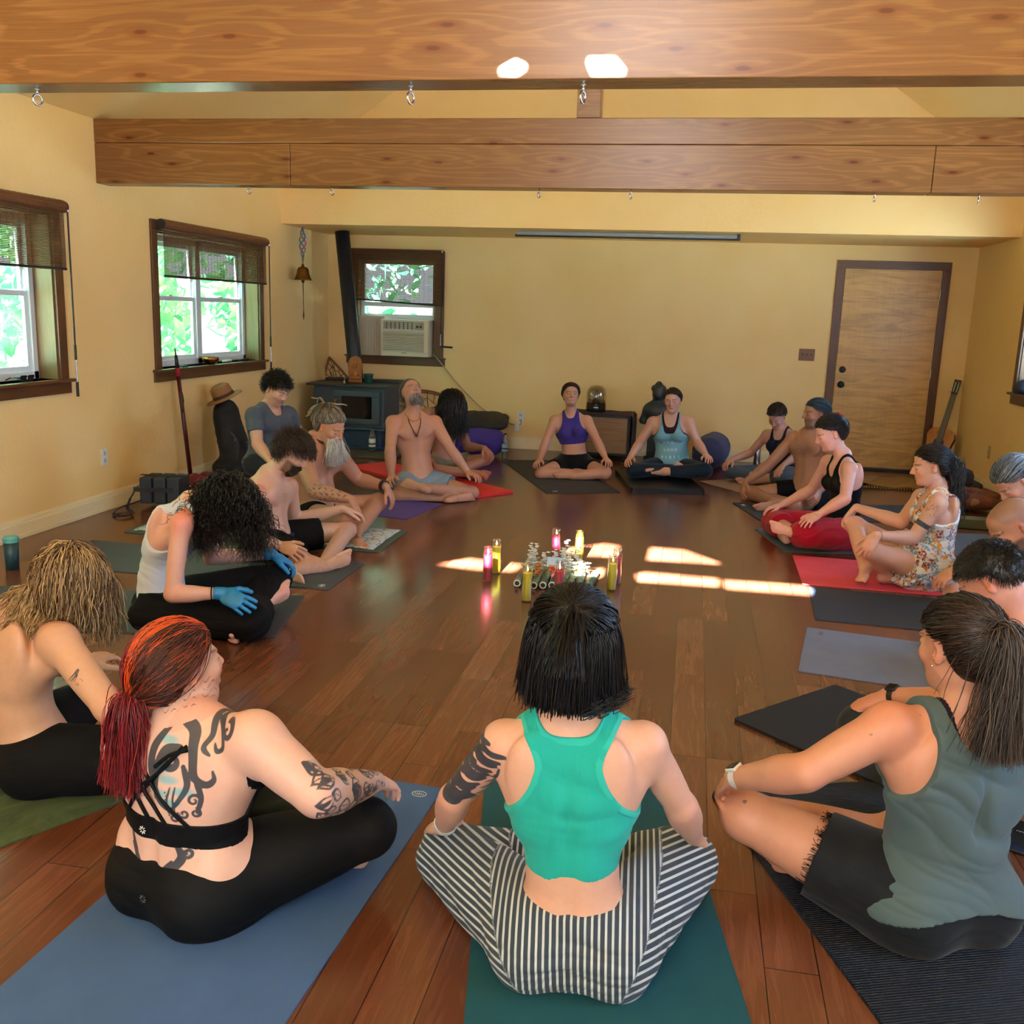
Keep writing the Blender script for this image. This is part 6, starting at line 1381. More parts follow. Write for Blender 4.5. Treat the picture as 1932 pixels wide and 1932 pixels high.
def P16():
    J = pose((0, 6.12), -178, dict(pel=(1752, 1078), nk=(1770, 926), hd=(1757, 880), SL=(1770, 950), SR=(1738, 938, .06), EL=(1722, 1016, -.06), WL=(1652, 1017, -.06), TL=(1632, 1044, -.06), ER=(1700, 985, .06), WR=(1628, 968), TR=(1612, 990), KL=(1645, 1040, -.06), KR=(1614, 992)), hp=-10, ha=178, kn=(.22, .38, .3), torso=.48)
    J['AR'] = at(1632, 1066, 5.95); J['FR'] = at(1618, 1084, 5.80); J['UR'] = (-.5, -.3, .8); J['AL'] = at(1672, 1082, 6.0); J['FL'] = at(1690, 1090, 6.1)
    p = dict(skin='CFA08A', b=.97, bust=1.05); J['NL'] = (-.15, -.8, .5)
    def paint(V, col, tat, hm, J, fl):
        a, b_ = J['SL'], J['EL']; d = nrm(b_-a); q = V-a; L = np.linalg.norm(b_-a); u = q@d; rad = np.linalg.norm(q-u[:, None]*d, axis=1); m = rad < .075
        bd = m & (u > L*.52) & (u < L*.66); tat[bd] = np.minimum(tat[bd], -.001)
        n = nrm(np.array([-.2, -1, .2])); n = nrm(n-d*(n@d)); s = np.cross(d, n); w = q@s; f_ = m & (q@n > 0) & (u > -.03) & (u < L*.5)
        r = np.random.default_rng(1); S_ = []
        for i in range(9):
            c = (r.uniform(0, L*.42), r.uniform(-.03, .03)); S_.append((spiral(c, r.uniform(.012, .022), 1.6, r.uniform(0, 6), 1, 24), .0016, .001))
        tat[f_] = np.minimum(tat[f_], stroke_dist(np.stack([u, w], 1), S_)[f_]+.0004)
    p['paint'] = paint
    t = person('person in floral dress with tattooed arm and dark ponytail on the pink mat', J, p)
    o, G, fl = make_body(t, J, p, .0042)
    m, nt, b = node_mat('floral_print'); v = coords(nt); vo = N(nt, 'ShaderNodeTexVoronoi'); vo.inputs['Scale'].default_value = 34; nt.links.new(v, vo.inputs['Vector'])
    c = ramp(nt, vo.outputs['Color'], [(.0, hexc('8E2F22')), (.3, hexc('C98A2A')), (.45, hexc('D8DADA')), (.62, hexc('6C8FA6')), (.8, hexc('E0E2E2')), (.95, hexc('5A4A4E'))]); 
    for e in [n for n in nt.nodes if n.type == 'VALTORGB']: e.color_ramp.interpolation = 'CONSTANT'
    nn = noise(nt, v, 70, 3, .7); c = mixc(nt, ramp(nt, nn, [(.49, 0), (.57, .85)]), c, hexc('DDE2E6')); nt.links.new(c, b.inputs['Base Color']); b.inputs['Roughness'].default_value = .8
    top(t, G, J, fl, 'dress_bodice', m, t=.010, hem=-.02, tf=.74, tb=.70, wn=.075, wo=.10, ta=.52, side=.14, amp=.009, h=.004, hips=True)
    bottoms(t, G, J, fl, m, 'dress_skirt', t=.018, waist=.22, leg=.45, amp=.014, flare=.05)
    pulled(t, J, ['1A1210', '120D0C', '2A1E19'], (0, -.125, .0), n=1500, noisea=.18, r=.0016, steps=20, th=.010, grav=.3, curl=.002)
    H = head_of(J); K3 = hl(J, 0, -.125, 0); rr = np.random.default_rng(3); O = strands(K3+rr.normal(size=(600, 3))*.02, rr.normal(size=(600, 3))*.4+np.array([.5, 0, -.4]), 26, .013, H, 1., .6, noisea=.15, stiff=.6, tang=0, seed=3, curl=.008, curlf=45, body=fl)
    join_hair(t, [strand_mesh(O, .0018, .0008, scols(600, ['1A1210', '120D0C', '2E221C'], 3))], 'ponytail')
    ptube(t, 'hair_clip', [hl(J, -.083, .01, .06), hl(J, -.084, -.01, .055), hl(J, -.083, -.03, .045)], .003, STEEL, 6)
    d = nrm(J['WL']-J['EL']); band(t, 'bracelet', J['WL']-d*.02, d, .028, .004, plain('bead_tan', hexc('B08A66'), .5), thick=.003)
def P17():
    J = pose((1.92, 5.52), -168, dict(hd=(1915, 905), KL=(1802, 1122), KR=(1840, 1085)), hp=-52, ha=-165, kn=(.3, .3, .18), lean=.12)
    J['nk'] = J['hd']+np.array([.11, .05, -.16]); 
    for k, sg in (('L', -1), ('R', 1)): J['S'+k] = J['nk']+J['r']*sg*.165+np.array([0, 0, -.035])
    J['WL'] = at(1806, 1074, J['KL'][1]-.04); J['TL'] = at(1772, 1096, J['KL'][1]-.06); J['EL'] = at(1880, 1050, J['KL'][1]-.05)
    p = dict(skin='C4937E', b=.95)
    t = person('grey-haired person bowed forward at the right edge, behind the bald person', J, p)
    o, G, fl = make_body(t, J, p, .0044)
    top(t, G, J, fl, 'tank_top', BLACKC, t=.008, hem=.05, tf=.8, tb=.88, hips=True)
    bottoms(t, G, J, fl, BLACKC, 'shorts', t=.010, waist=.1, leg=.4)
    pulled(t, J, ['7E868E', '9AA2AA', '5C646C', '3E444A'], (0, -.11, .02), n=1700, noisea=.12, r=.0017, cap_col='4A5056', steps=20, th=.012)
def P18():
    J = pose((1.78, 4.62), -172, dict(hd=(1912, 990)), hp=-42, ha=-170, lean=.1)
    J['nk'] = J['hd']+np.array([.10, .03, -.17])
    for k, sg in (('L', -1), ('R', 1)): J['S'+k] = J['nk']+J['r']*sg*.185+np.array([0, 0, -.04]); J['E'+k] = J['S'+k]+np.array([-.05, 0, -.28])
    for k in 'LR': J['W'+k] = J['E'+k]+np.array([-.15, 0, -.12]); J['T'+k] = J['W'+k]+np.array([-.12, 0, -.05])
    p = dict(skin='B98468', b=1.05, male=True, shaved=(.10, .08, .07), stubble=.75, stubc=(.05, .035, .03), hs=1.04, freehand=True)
    t = person('bald bearded person in black vest looking down at the right edge', J, p)
    o, G, fl = make_body(t, J, p, .0042)
    top(t, G, J, fl, 'white_undershirt', cloth_mat('white_rib', 'C3CCDA'), t=.008, hem=.1, tf=.86, tb=.9, wo=.14, hips=True)
    top(t, G, J, fl, 'vest', BLACKC, t=.013, hem=.05, tf=.78, tb=.92, wn=.06, wo=.13, hips=True)
    bottoms(t, G, J, fl, BLACKC, 'trousers', t=.012, waist=.1, leg=1, shin=.8)
def P19():
    J = pose((1.36, 3.32), 165, dict(hd=(1872, 1095), WL=(1675, 1312), TL=(1618, 1332, .0)), hp=-40, ha=152, lean=.1)
    J['nk'] = J['hd']+np.array([.10, -.04, -.17])
    for k, sg in (('L', -1), ('R', 1)): J['S'+k] = J['nk']+J['r']*sg*.185+np.array([0, 0, -.04])
    J['KL'] = J['TL']*.5+J['WL']*.5+np.array([-.02, .0, -.10]); J['KL'][2] = max(.10, J['KL'][2]); J['EL'] = (J['SL']+J['WL'])/2+np.array([.02, -.06, -.06]); J['CL'] = (.5, .9, .7); J['ER'] = (J['SR']+J['WR'])/2+np.array([.02, .06, -.06])
    p = dict(skin='C98F7E', b=1.03, male=True, hs=1.05, freehand=True)
    t = person('person with short dark hair bowed down, light blue shirt and black smartwatch, behind the ponytail', J, p)
    o, G, fl = make_body(t, J, p, .0042)
    tee(t, G, J, fl, cloth_mat('sky_cotton', '8FB6CC', var=.06), hem=-.02, amp=.009)
    bottoms(t, G, J, fl, cloth_mat('dark_jeans', '23272E'), 'trousers', t=.012, waist=.08, leg=1, shin=.8)
    comb_short(t, J, ['1A1411', '0F0C0B', '2A211C'], 3600, .020, 1.05, 5, .062, -.03, .008, 0, .0, .0010, '1A1411', steps=5, noisea=.15, fdir=.4, grav=.2, lift=.006)
    watch(t, J, 'L', BLK, BLK, True, .031)
for fn in (P2, P3, P4, P1, P5, P6, P7, P8, P9, P10, P11, P12, P13, P14, P15, P16, P17, P18, P19): fn()
# ================================================================ mats and things on the floor
def mat_material(name, col, kind='smooth', rough=.75):
    if isinstance(col, str): col = hexc(col)
    m, nt, b = node_mat(name); v = coords(nt); n = noise(nt, v, 5, 5, .65)
    c = mixc(nt, n, tuple(x*.8 for x in col), tuple(min(1, x*1.2) for x in col))
    if kind == 'marble': c = mixc(nt, ramp(nt, noise(nt, coords(nt, (3, 1, 1)), 4, 6, .7, 1.5), [(.4, 0), (.62, .8)]), c, tuple(x*.45 for x in col))
    nt.links.new(c, b.inputs['Base Color']); b.inputs['Roughness'].default_value = rough; b.inputs['Specular IOR Level'].default_value = .35
    if kind == 'ribbed':
        t = nt.nodes.new('ShaderNodeTexCoord'); sp = N(nt, 'ShaderNodeSeparateXYZ'); nt.links.new(t.outputs['Object'], sp.inputs[0]); a = N(nt, 'ShaderNodeMath', operation='MULTIPLY'); a.inputs[1].default_value = 2*PI/.0085
        nt.links.new(sp.outputs[1], a.inputs[0]); s = N(nt, 'ShaderNodeMath', operation='SINE'); nt.links.new(a.outputs[0], s.inputs[0]); bump(nt, s.outputs[0], b, .9, .004)
        c2 = mixc(nt, ramp(nt, s.outputs[0], [(.2, .6), (.6, 0)]), c, (.003, .004, .006)); nt.links.new(c2, b.inputs['Base Color'])
    else: bump(nt, noise(nt, v, 260, 2), b, .2, .001)
    return m
def mat(label, A, B, length, m, th=.005, logo=None, r=.012, curl=0, group=None):
    """A, B: the two corners nearest the middle of the room; length away from it"""
    A = np.array(A, float); B = np.array(B, float); w = np.linalg.norm(B-A); u = (B-A)/w; n = np.array([u[1], -u[0]]); 
    t = thing('yoga_mat', label, 'mat', (A[0], A[1], 0)); t.rotation_euler = (0, 0, math.atan2(u[1], u[0])); sg = 1 if length > 0 else -1; L = abs(length)
    # local frame: x along the short edge, y away from the middle
    bm = bm_new(); ol = []
    for (cx, cy, a0) in ((r, -r, PI/2), (r, -L+r, PI), (w-r, -L+r, 1.5*PI), (w-r, -r, 0)):
        for k in range(5): a = a0+k*PI/8; ol.append((cx+r*math.cos(a), cy+r*math.sin(a), 0))
    # order: start top-left going anticlockwise
    if curl:
        nx, ny = 6, 28; V = []
        for j in range(ny+1):
            for i in range(nx+1):
                y = -L*j/ny; z = .002+max(0, (j-ny+6)/6)**2*curl*(1 if i < 4 else .4); V.append(bm.verts.new((w*i/nx, y, z)))
        fs = [bm.faces.new((V[j*(nx+1)+i], V[j*(nx+1)+i+1], V[(j+1)*(nx+1)+i+1], V[(j+1)*(nx+1)+i])) for j in range(ny) for i in range(nx)]
        e = bmesh.ops.extrude_face_region(bm, geom=fs); bmesh.ops.translate(bm, verts=[g for g in e['geom'] if isinstance(g, bmesh.types.BMVert)], vec=(0, 0, th))
    else: poly_prism(bm, [(x, y, .0005) for x, y, z in ol], (0, 0, th))
    if sg < 0: bmesh.ops.scale(bm, vec=(1, -1, 1), verts=bm.verts)
    o = fin(bm, 'mat_surface', m, None); o.parent = t
    if logo:
        lx, ly, mm = logo; bm = bm_new(); P = [(lx+.024*math.cos(a), -ly*sg+.017*math.sin(a), th+.0008) for a in np.linspace(0, 2*PI, 21)[:-1]]; tube(bm, P, .0016, 4, closed=True)
        for k in range(-2, 3): box(bm, (lx+k*.007, -ly*sg, th+.0008), (.003, .016-.004*abs(k), .0012))
        o = fin(bm, 'logo', mm, None); o.parent = t
    return t
def G2(*p): return gp(*p)[:2]
LG = plain('logo_grey', (.5, .52, .55), .5); LD = plain('logo_brown', (.12, .09, .09), .5)
def back(A, B, L):  # which side is away from the middle of the circle
    A = np.array(A, float); B = np.array(B, float); u = (B-A)/np.linalg.norm(B-A); n = np.array([u[1], -u[0]]); c = np.array([-.6, 5.4]); return L if (n@((A+B)/2-c)) > 0 else -L
def M_(label, A, B, L, *a, **k): return mat(label, A, B, back(A, B, L), *a, **k)
M_('blue-grey yoga mat under the tattooed person with the red ponytail', (-1.385, 2.90), (-.715, 2.86), 1.85, mat_material('mat_blue', '3E5C8C'), logo=(.61, .06, LG))
M_('dark teal yoga mat under the person in the teal crop top', (-.60, 2.99), (.035, 3.10), 1.85, mat_material('mat_teal', '0E4754'))
M_('ribbed black exercise mat under the person in frayed denim shorts', (.145, 3.06), (.72, 3.27), 1.8, mat_material('mat_ribbed', '121C2E', 'ribbed', .6), th=.010, r=.05)
M_('thick black mat with the smartwatch hand resting above it', (.25, 3.68), (.70, 4.17), 1.7, mat_material('mat_black', '14161A'), th=.012)
M_('lavender-grey yoga mat between two dark mats, nearer the bald person', (.56, 4.32), (.67, 4.99), 1.75, mat_material('mat_lavender', '6A7186'), logo=(.60, .07, LD))
M_('dark slate yoga mat beside the pink mat', (.73, 5.15), (.765, 5.80), 1.75, mat_material('mat_slate', '2E3644'))
M_('pink yoga mat under the person in the floral dress', (.735, 5.86), (.745, 6.59), 1.75, mat_material('mat_pink', 'E0526A', rough=.6))
M_('blue-grey yoga mat under the person in crimson trousers', (.70, 6.68), (.54, 7.39), 1.8, mat_material('mat_steel', '4C5666'))
M_('charcoal yoga mat under the slicked-back hair person in black shorts', (.60, 7.72), (.41, 8.40), 1.8, mat_material('mat_char', '30323A'), logo=(.60, .06, LG))
M_('tan cork yoga mat with a curled far end by the door', (.49, 8.93), (.12, 9.42), 1.75, mat_material('mat_cork', '8A6A50'), curl=.05)
M_('dark grey yoga mat under the person in the purple crop top', (-1.19, 8.27), (-.56, 8.54), 1.88, mat_material('mat_grey', '34353A'), logo=(.10, .07, LG))
M_('thick padded black mat under the person in the light blue tank', (-.47, 8.56), (.18, 8.70), 1.1, mat_material('mat_pad', '0E1014', rough=.4), th=.045, r=.03)
M_('thick red exercise mat poking out beside the person looking up', (-1.46, 8.20), (-1.76, 7.80), 1.9, mat_material('mat_red', 'D8282C', rough=.5), th=.02, r=.03)
M_('purple yoga mat in front of the person looking up', G2(765, 980), G2(836, 952), 1.75, mat_material('mat_purple', '54408C'))
M_('grey-green yoga mat under the white towel', (-1.91, 5.81), (-1.91, 6.47), 1.8, mat_material('mat_sage', '4A5B52'), th=.006)
bm = bm_new(); nx, ny = 40, 16; V = []; tw = thing('towel', 'white patterned towel spread on the grey-green mat', 'towel', (-2.8, 6.1, 0))
for j in range(ny+1):
    for i in range(nx+1): V.append(bm.verts.new((-3.66+1.70*i/nx, 5.85+.60*j/ny+.006*math.sin(i*.7), .0085+.0025*math.sin(i*.9+j*.4)+.002*math.sin(j*1.1))))
fs = [bm.faces.new((V[j*(nx+1)+i], V[j*(nx+1)+i+1], V[(j+1)*(nx+1)+i+1], V[(j+1)*(nx+1)+i])) for j in range(ny) for i in range(nx)]
e = bmesh.ops.extrude_face_region(bm, geom=fs); bmesh.ops.translate(bm, verts=[g for g in e['geom'] if isinstance(g, bmesh.types.BMVert)], vec=(0, 0, .006))
m_, nt_, b_2 = node_mat('towel_print'); wv_ = N(nt_, 'ShaderNodeTexVoronoi'); wv_.feature = 'DISTANCE_TO_EDGE'; wv_.inputs['Scale'].default_value = 14; nt_.links.new(coords(nt_), wv_.inputs['Vector'])
nt_.links.new(mixc(nt_, ramp(nt_, wv_.outputs[0], [(.03, .8), (.07, 0)]), hexc('B9C4CC'), hexc('6A757C')), b_2.inputs['Base Color']); b_2.inputs['Roughness'].default_value = .95
o = fin(bm, 'cloth', m_, tw, smooth=True)
M_('dark grey yoga mat under the bearded person in belted shorts', (-1.91, 4.92), (-1.91, 5.54), 1.85, mat_material('mat_graph', '454B55'), logo=(.06, .06, LG))
M_('dark grey yoga mat under the person with blue gloves', (-1.86, 4.10), (-1.985, 4.77), 1.85, mat_material('mat_iron', '3E444C'))
M_('mottled green yoga mat under the blond person', (-1.45, 2.93), (-2.02, 3.25), 1.8, mat_material('mat_green', '46583C', 'marble'))
# ---------------------------------------------------------------- candles and flowers in the middle
def wax(name, col):
    m, nt, b = node_mat(name); b.inputs['Base Color'].default_value = (*hexc(col), 1); b.inputs['Roughness'].default_value = .45; b.inputs['Subsurface Weight'].default_value = .25; b.inputs['Subsurface Scale'].default_value = .02; return m
WY = wax('wax_yellow', 'F0DC1E'); WR_ = wax('wax_red', 'D01238'); CG = clear_mat('jar_glass', (.97, .98, .98), .06); FL_ = bpy.data.materials.new('flame'); FL_.use_nodes = True
n_ = FL_.node_tree.nodes['Principled BSDF']; n_.inputs['Emission Color'].default_value = (1, .62, .2, 1); n_.inputs['Emission Strength'].default_value = 12
def candle(x, y, wm, label, level=.155, lit=True):
    t = thing('candle', label, 'candle', (x, y, 0)); H_ = .208; r = .0285
    bm = bm_new(); lathe(bm, [(.001, .001), (r-.002, .001), (r, .006), (r, H_-.022), (r-.004, H_-.014), (r-.003, H_), (r-.0055, H_), (r-.0065, H_-.014), (r-.0028, H_-.024), (r-.0028, .008), (.001, .007)], (x, y, 0), 24); fin(bm, 'glass_jar', CG, None, smooth=True).parent = t; t.children[-1].matrix_parent_inverse = Matrix.Translation((-x, -y, 0))
    bm = bm_new(); lathe(bm, [(.001, .008), (r-.0032, .008), (r-.0032, level), (.001, level-.002)], (x, y, 0), 20); o = fin(bm, 'wax', wm, None, smooth=False); o.parent = t; o.matrix_parent_inverse = Matrix.Translation((-x, -y, 0))
    bm = bm_new(); tube(bm, [(x, y, level-.003), (x+.001, y, level+.012)], .0011, 5); o = fin(bm, 'wick', BLK, None); o.parent = t; o.matrix_parent_inverse = Matrix.Translation((-x, -y, 0))
    bm = bm_new(); lathe(bm, [(.0005, 0), (.0035, .005), (.0042, .010), (.002, .020), (.0003, .028)], (x+.001, y, level+.010), 10); o = fin(bm, 'flame', FL_, None, smooth=True); o.parent = t; o.matrix_parent_inverse = Matrix.Translation((-x, -y, 0))
for px, py, wm, lb, lv in ((918, 1098, WR_, 'red jar candle at the left of the ring, before the glowing yellow one', .155), (934, 1083, WY, 'yellow jar candle glowing brightly behind the left red candle', .165),
                       (1047, 1058, WR_, 'tall red jar candle behind the white flowers', .160), (1091, 1063, WY, 'yellow jar candle behind the flowers, beside the back red one', .162),
                       (1162, 1101, WR_, 'red jar candle mostly hidden behind the right yellow candle', .155), (1153, 1115, WY, 'yellow jar candle at the right of the ring', .158),
                       (992, 1136, WY, 'yellow jar candle in front of the bamboo raft', .160), (1053, 1128, WR_, 'red jar candle at the front, half behind the black bob', .150)):
    g = gp(px, py); candle(g[0], g[1]+.02, wm, lb, lv)
# bamboo raft
BAM = plain('bamboo_green', hexc('56685A'), .5, var=.25, nscale=12); BAMW = plain('bamboo_pith', hexc('C9CBC6'), .6)
cx, cy = gp(1043, 1108)[:2]; cy += .12; t = thing('flower_arrangement', 'white and orange flowers on a raft of cut bamboo in the middle of the floor', 'flowers', (cx, cy, 0)); ti = Matrix.Translation((-cx, -cy, 0))
def tp(o): o.parent = t; o.matrix_parent_inverse = ti; return o
for k in range(9):
    x = cx-.20+.05*k; a = (x, cy-.18+.02*math.sin(k*2.1), .024); b_ = (x+.04*math.sin(k*1.7)*.5, cy+.16, .024); bm = bm_new(); av, bv = np.array(a), np.array(b_)
    tube(bm, [av, av*.66+bv*.34, av*.64+bv*.36, av*.3+bv*.7, av*.28+bv*.72, bv], [.0225, .0225, .0245, .0225, .0245, .0225], 14); bt_ = tp(fin(bm, 'bamboo_tube', BAM, None, smooth=False))
    bm = bm_new(); d = nrm(av-bv); u = np.cross(d, [0, 0, 1]); w = np.cross(u, d); tube(bm, [av+d*.002+(u*math.cos(q)+w*math.sin(q))*.0175 for q in np.linspace(0, 2*PI, 17)[:-1]], .0042, 6, closed=True); sub(fin(bm, 'cut_end', BAMW, None, smooth=True), bt_)
    bm = bm_new(); tube(bm, [av+d*.0025, av+d*.001], .0145, 12); sub(fin(bm, 'hollow', plain('hollow_dark', (.03, .035, .03), .9), None), bt_)
def petals(bm, c, r, n, up, rng, wide=.4, cup=.5):
    for k in range(n):
        a = 2*PI*k/n+rng.uniform(-.2, .2); d = np.array([math.cos(a), math.sin(a), cup]); d = nrm(d+np.array(up)*.2); s = nrm(np.cross(d, [0, 0, 1])); c_ = np.array(c)
        P = [c_, c_+d*r*.5+s*r*wide*.5, c_+d*r+[0, 0, -r*.1], c_+d*r*.5-s*r*wide*.5]; bm.faces.new([bm.verts.new(v3(p)) for p in P])
rng = np.random.default_rng(3)
WF = plain('petal_white', (.80, .82, .78), .6); OF = plain('petal_orange', hexc('E8681A'), .6); YF_ = plain('petal_yellow', hexc('E3C62C'), .6); GL = plain('stem_green', hexc('3E6B3C'), .6)
for k in range(9):   # tall white stocks
    x, y = cx+rng.uniform(-.17, .15), cy+rng.uniform(-.02, .12); lean = rng.normal(size=2)*.03; h = rng.uniform(.12, .20); bm = bm_new()
    for j in range(14):
        z = .06+h*j/14; petals(bm, (x+lean[0]*j/14+rng.normal()*.008, y+lean[1]*j/14+rng.normal()*.008, z), .032*(1-.5*j/14), 6, (0, 0, 1), rng, .9)
    o = tp(fin(bm, 'white_flower_spike', WF, None))
for k in range(20):
    x, y = cx+rng.uniform(-.19, .19), cy+rng.uniform(-.13, .12); bm = bm_new(); 
    for q in range(3): petals(bm, (x, y, rng.uniform(.06, .11)), .026-.005*q, 7, (0, 0, 1), rng, .6, .3+.4*q)
    tp(fin(bm, 'orange_blossom' if (y < cy-.02 and abs(x-cx) < .1) else 'white_blossom', OF if (y < cy-.02 and abs(x-cx) < .1) else WF, None))
for k in range(8):
    x, y = cx+rng.uniform(-.19, .19), cy+rng.uniform(-.12, .05); bm = bm_new()
    for q in range(26): petals(bm, (x+rng.normal()*.018, y+rng.normal()*.018, .08+rng.normal()*.015), .006, 4, (0, 0, 1), rng, .8, .3)
    tp(fin(bm, 'yellow_spray', YF_, None))['kind'] = 'stuff'
for k in range(26):
    x, y = cx+rng.uniform(-.2, .2), cy+rng.uniform(-.14, .12); a = rng.uniform(0, 6.28); d = np.array([math.cos(a), math.sin(a), rng.uniform(.2, 1.2)]); d = nrm(d); s = nrm(np.cross(d, [0, 0, 1])); c_ = np.array([x, y, .05]); l = rng.uniform(.05, .11); bm = bm_new()
    vs = [bm.verts.new(v3(p)) for p in (c_, c_+d*l*.4+s*.009, c_+d*l, c_+d*l*.4-s*.009)]; bm.faces.new(vs); tp(fin(bm, 'leaf', GL, None))
bm = bm_new(); tube(bm, [(cx-.06, cy-.01, .09), (cx+.02, cy-.01, .09)], .001, 4); bmesh.ops.create_cube(bm, size=1, matrix=Matrix.Translation((cx-.01, cy-.03, .125)) @ Matrix.Rotation(-.35, 4, 'X') @ Matrix.Diagonal((.085, .004, .06, 1))); tp(fin(bm, 'note_card', plain('pale_card', hexc('A9C4DC'), .5), None))
def bottle(label, x, y, h, r, capc, labcol=None, tint=(.90, .95, .97), water=True, name='water_bottle', handle=False):
    t = thing(name, label, 'bottle', (x, y, 0)); ti = Matrix.Translation((-x, -y, 0)); Q = []
    bm = bm_new(); lathe(bm, [(.001, .001), (r*.9, .001), (r, .012), (r, h*.60), (r*.97, h*.68), (r*.6, h*.82), (.013, h*.90), (.013, h*.94)], (x, y, 0), 20); Q.append(fin(bm, 'shell', clear_mat('bottle_plastic_%s' % name+str(round(x, 1)), tint, .10), None, smooth=True))
    bm = bm_new(); lathe(bm, [(.015, 0), (.015, h*.055), (.002, h*.06)], (x, y, h*.935), 14); Q.append(fin(bm, 'cap', plain('cap_'+capc, capc, .4), None))
    if labcol:
        bm = bm_new(); lathe(bm, [(r+.001, h*.28), (r+.001, h*.56)], (x, y, 0), 20); Q.append(fin(bm, 'paper_label', plain('label_'+labcol, labcol, .5), None))
        bm = bm_new(); lathe(bm, [(r+.0018, h*.35), (r+.0018, h*.42)], (x, y, 0), 20); Q.append(fin(bm, 'label_band', plain('label_navy', '3A4C66', .5), None))
    if water:
        bm = bm_new(); lathe(bm, [(.001, .004), (r*.93, .006), (r*.93, h*.5), (.001, h*.5)], (x, y, 0), 18); Q.append(fin(bm, 'water', clear_mat('water_%s' % str(round(x, 1)), (.86, .93, .95), .03), None, smooth=False))
    if handle:
        bm = bm_new(); tube(bm, [(x-.02, y-.01, h*.88), (x-.05, y-.01, h*.82), (x-.055, y-.01, h*.68), (x-.045, y-.01, h*.62)], .008, 8); Q.append(fin(bm, 'handle', plain('jug_handle', (.6, .62, .6), .3), None, smooth=True))
    for o in Q: o.parent = t; o.matrix_parent_inverse = ti
    return t
bottle('clear water bottle with dark cap standing before the wood stove', *gp(702, 857)[:2], .30, .036, '23303E', 'D8DCE0')
bottle('clear water bottle with black cap beside the purple bolster', *gp(952, 864)[:2], .27, .034, '15161A', '9DB4C4')
bottle('clear gallon jug with white cap by the guitar', 2.62, 10.1, .30, .065, 'E6E4DC', 'C8D4DC', name='water_jug', handle=True)
x, y = gp(1427, 878)[:2]; t = thing('steel_flask', 'brushed steel flask behind the person in the navy top', 'flask', (x, y, 0)); bm = bm_new(); lathe(bm, [(.001, .001), (.034, .002), (.036, .01), (.036, .20), (.030, .215), (.001, .216)], (x, y, 0), 22); o = fin(bm, 'flask_body', STEEL, None, smooth=True); o.parent = t; o.matrix_parent_inverse = Matrix.Translation((-x, -y, 0))
bm = bm_new(); lathe(bm, [(.026, .216), (.026, .25), (.001, .252)], (x, y, 0), 18); o = fin(bm, 'lid', BLK, None); o.parent = t; o.matrix_parent_inverse = Matrix.Translation((-x, -y, 0))
# ---------------------------------------------------------------- left wall things
x, y = XL+.33, 5.25; t = thing('tumbler', 'dark teal insulated tumbler with light blue lid behind the blond hair', 'tumbler', (x, y, 0)); q = at(22, 1045, 4.8); x, y = q[0], 4.8; t.location = (x, y, 0); ti = Matrix.Translation((-x, -y, 0))
bm = bm_new(); lathe(bm, [(.001, .001), (.036, .002), (.042, .16), (.001, .161)], (x, y, 0), 22); o = fin(bm, 'cup', plain('cup_teal', '1E4450', .4), None, smooth=True); o.parent = t; o.matrix_parent_inverse = ti
bm = bm_new(); lathe(bm, [(.001, .161), (.044, .161), (.044, .185), (.036, .195), (.001, .196)], (x, y, 0), 22); o = fin(bm, 'lid', plain('lid_aqua', '5FB0B8', .4), None, smooth=False); o.parent = t; o.matrix_parent_inverse = ti
def cushion(name, label, cat, c, s, m, rot=0, tilt=None, puff=.5, h=.012, amp=.01, seed=1):
    R_ = Matrix.Rotation(rot, 3, 'Z'); ax = [np.array(R_ @ Vector(v)) for v in ((1, 0, 0), (0, 1, 0), (0, 0, 1))]
    if tilt: T_ = Matrix.Rotation(tilt, 3, Vector(ax[0])); ax = [np.array(T_ @ Vector(a)) for a in ax]
    P = []
    c = np.array(c, float); fl = None
    for i in (-.5, 0, .5):
        for j in (-.5, 0, .5): P.append(ell(c+ax[0]*s[0]*i*.62+ax[1]*s[1]*j*.62, ax, (s[0]*.24, s[1]*.24, s[2]*(.5 if i == 0 and j == 0 else .38)), .08))
    for i, j in ((-1, -1), (-1, 1), (1, -1), (1, 1)): P.append(cap(c+ax[0]*s[0]*i*.2+ax[1]*s[1]*j*.2, c+ax[0]*s[0]*i*.48+ax[1]*s[1]*j*.48, s[2]*.3, .01, .04))
    f = Field(P, h); X, Y, Z = f.grid(); band = f.f < .04; I = np.nonzero(band); f.f[band] += fold((f.ax[0][I[0]], f.ax[1][I[1]], f.ax[2][I[2]]), amp, (1, .3, 0), 20, seed); f.f = np.maximum(f.f, (F32(.004)-f.ax[2])[None, None, :])
    V, Fq = f.mesh(); o = mesh_obj(name, V-c*[1, 1, 0], Fq, m, None); o.location = (c[0], c[1], 0); return tag(o, label, cat)
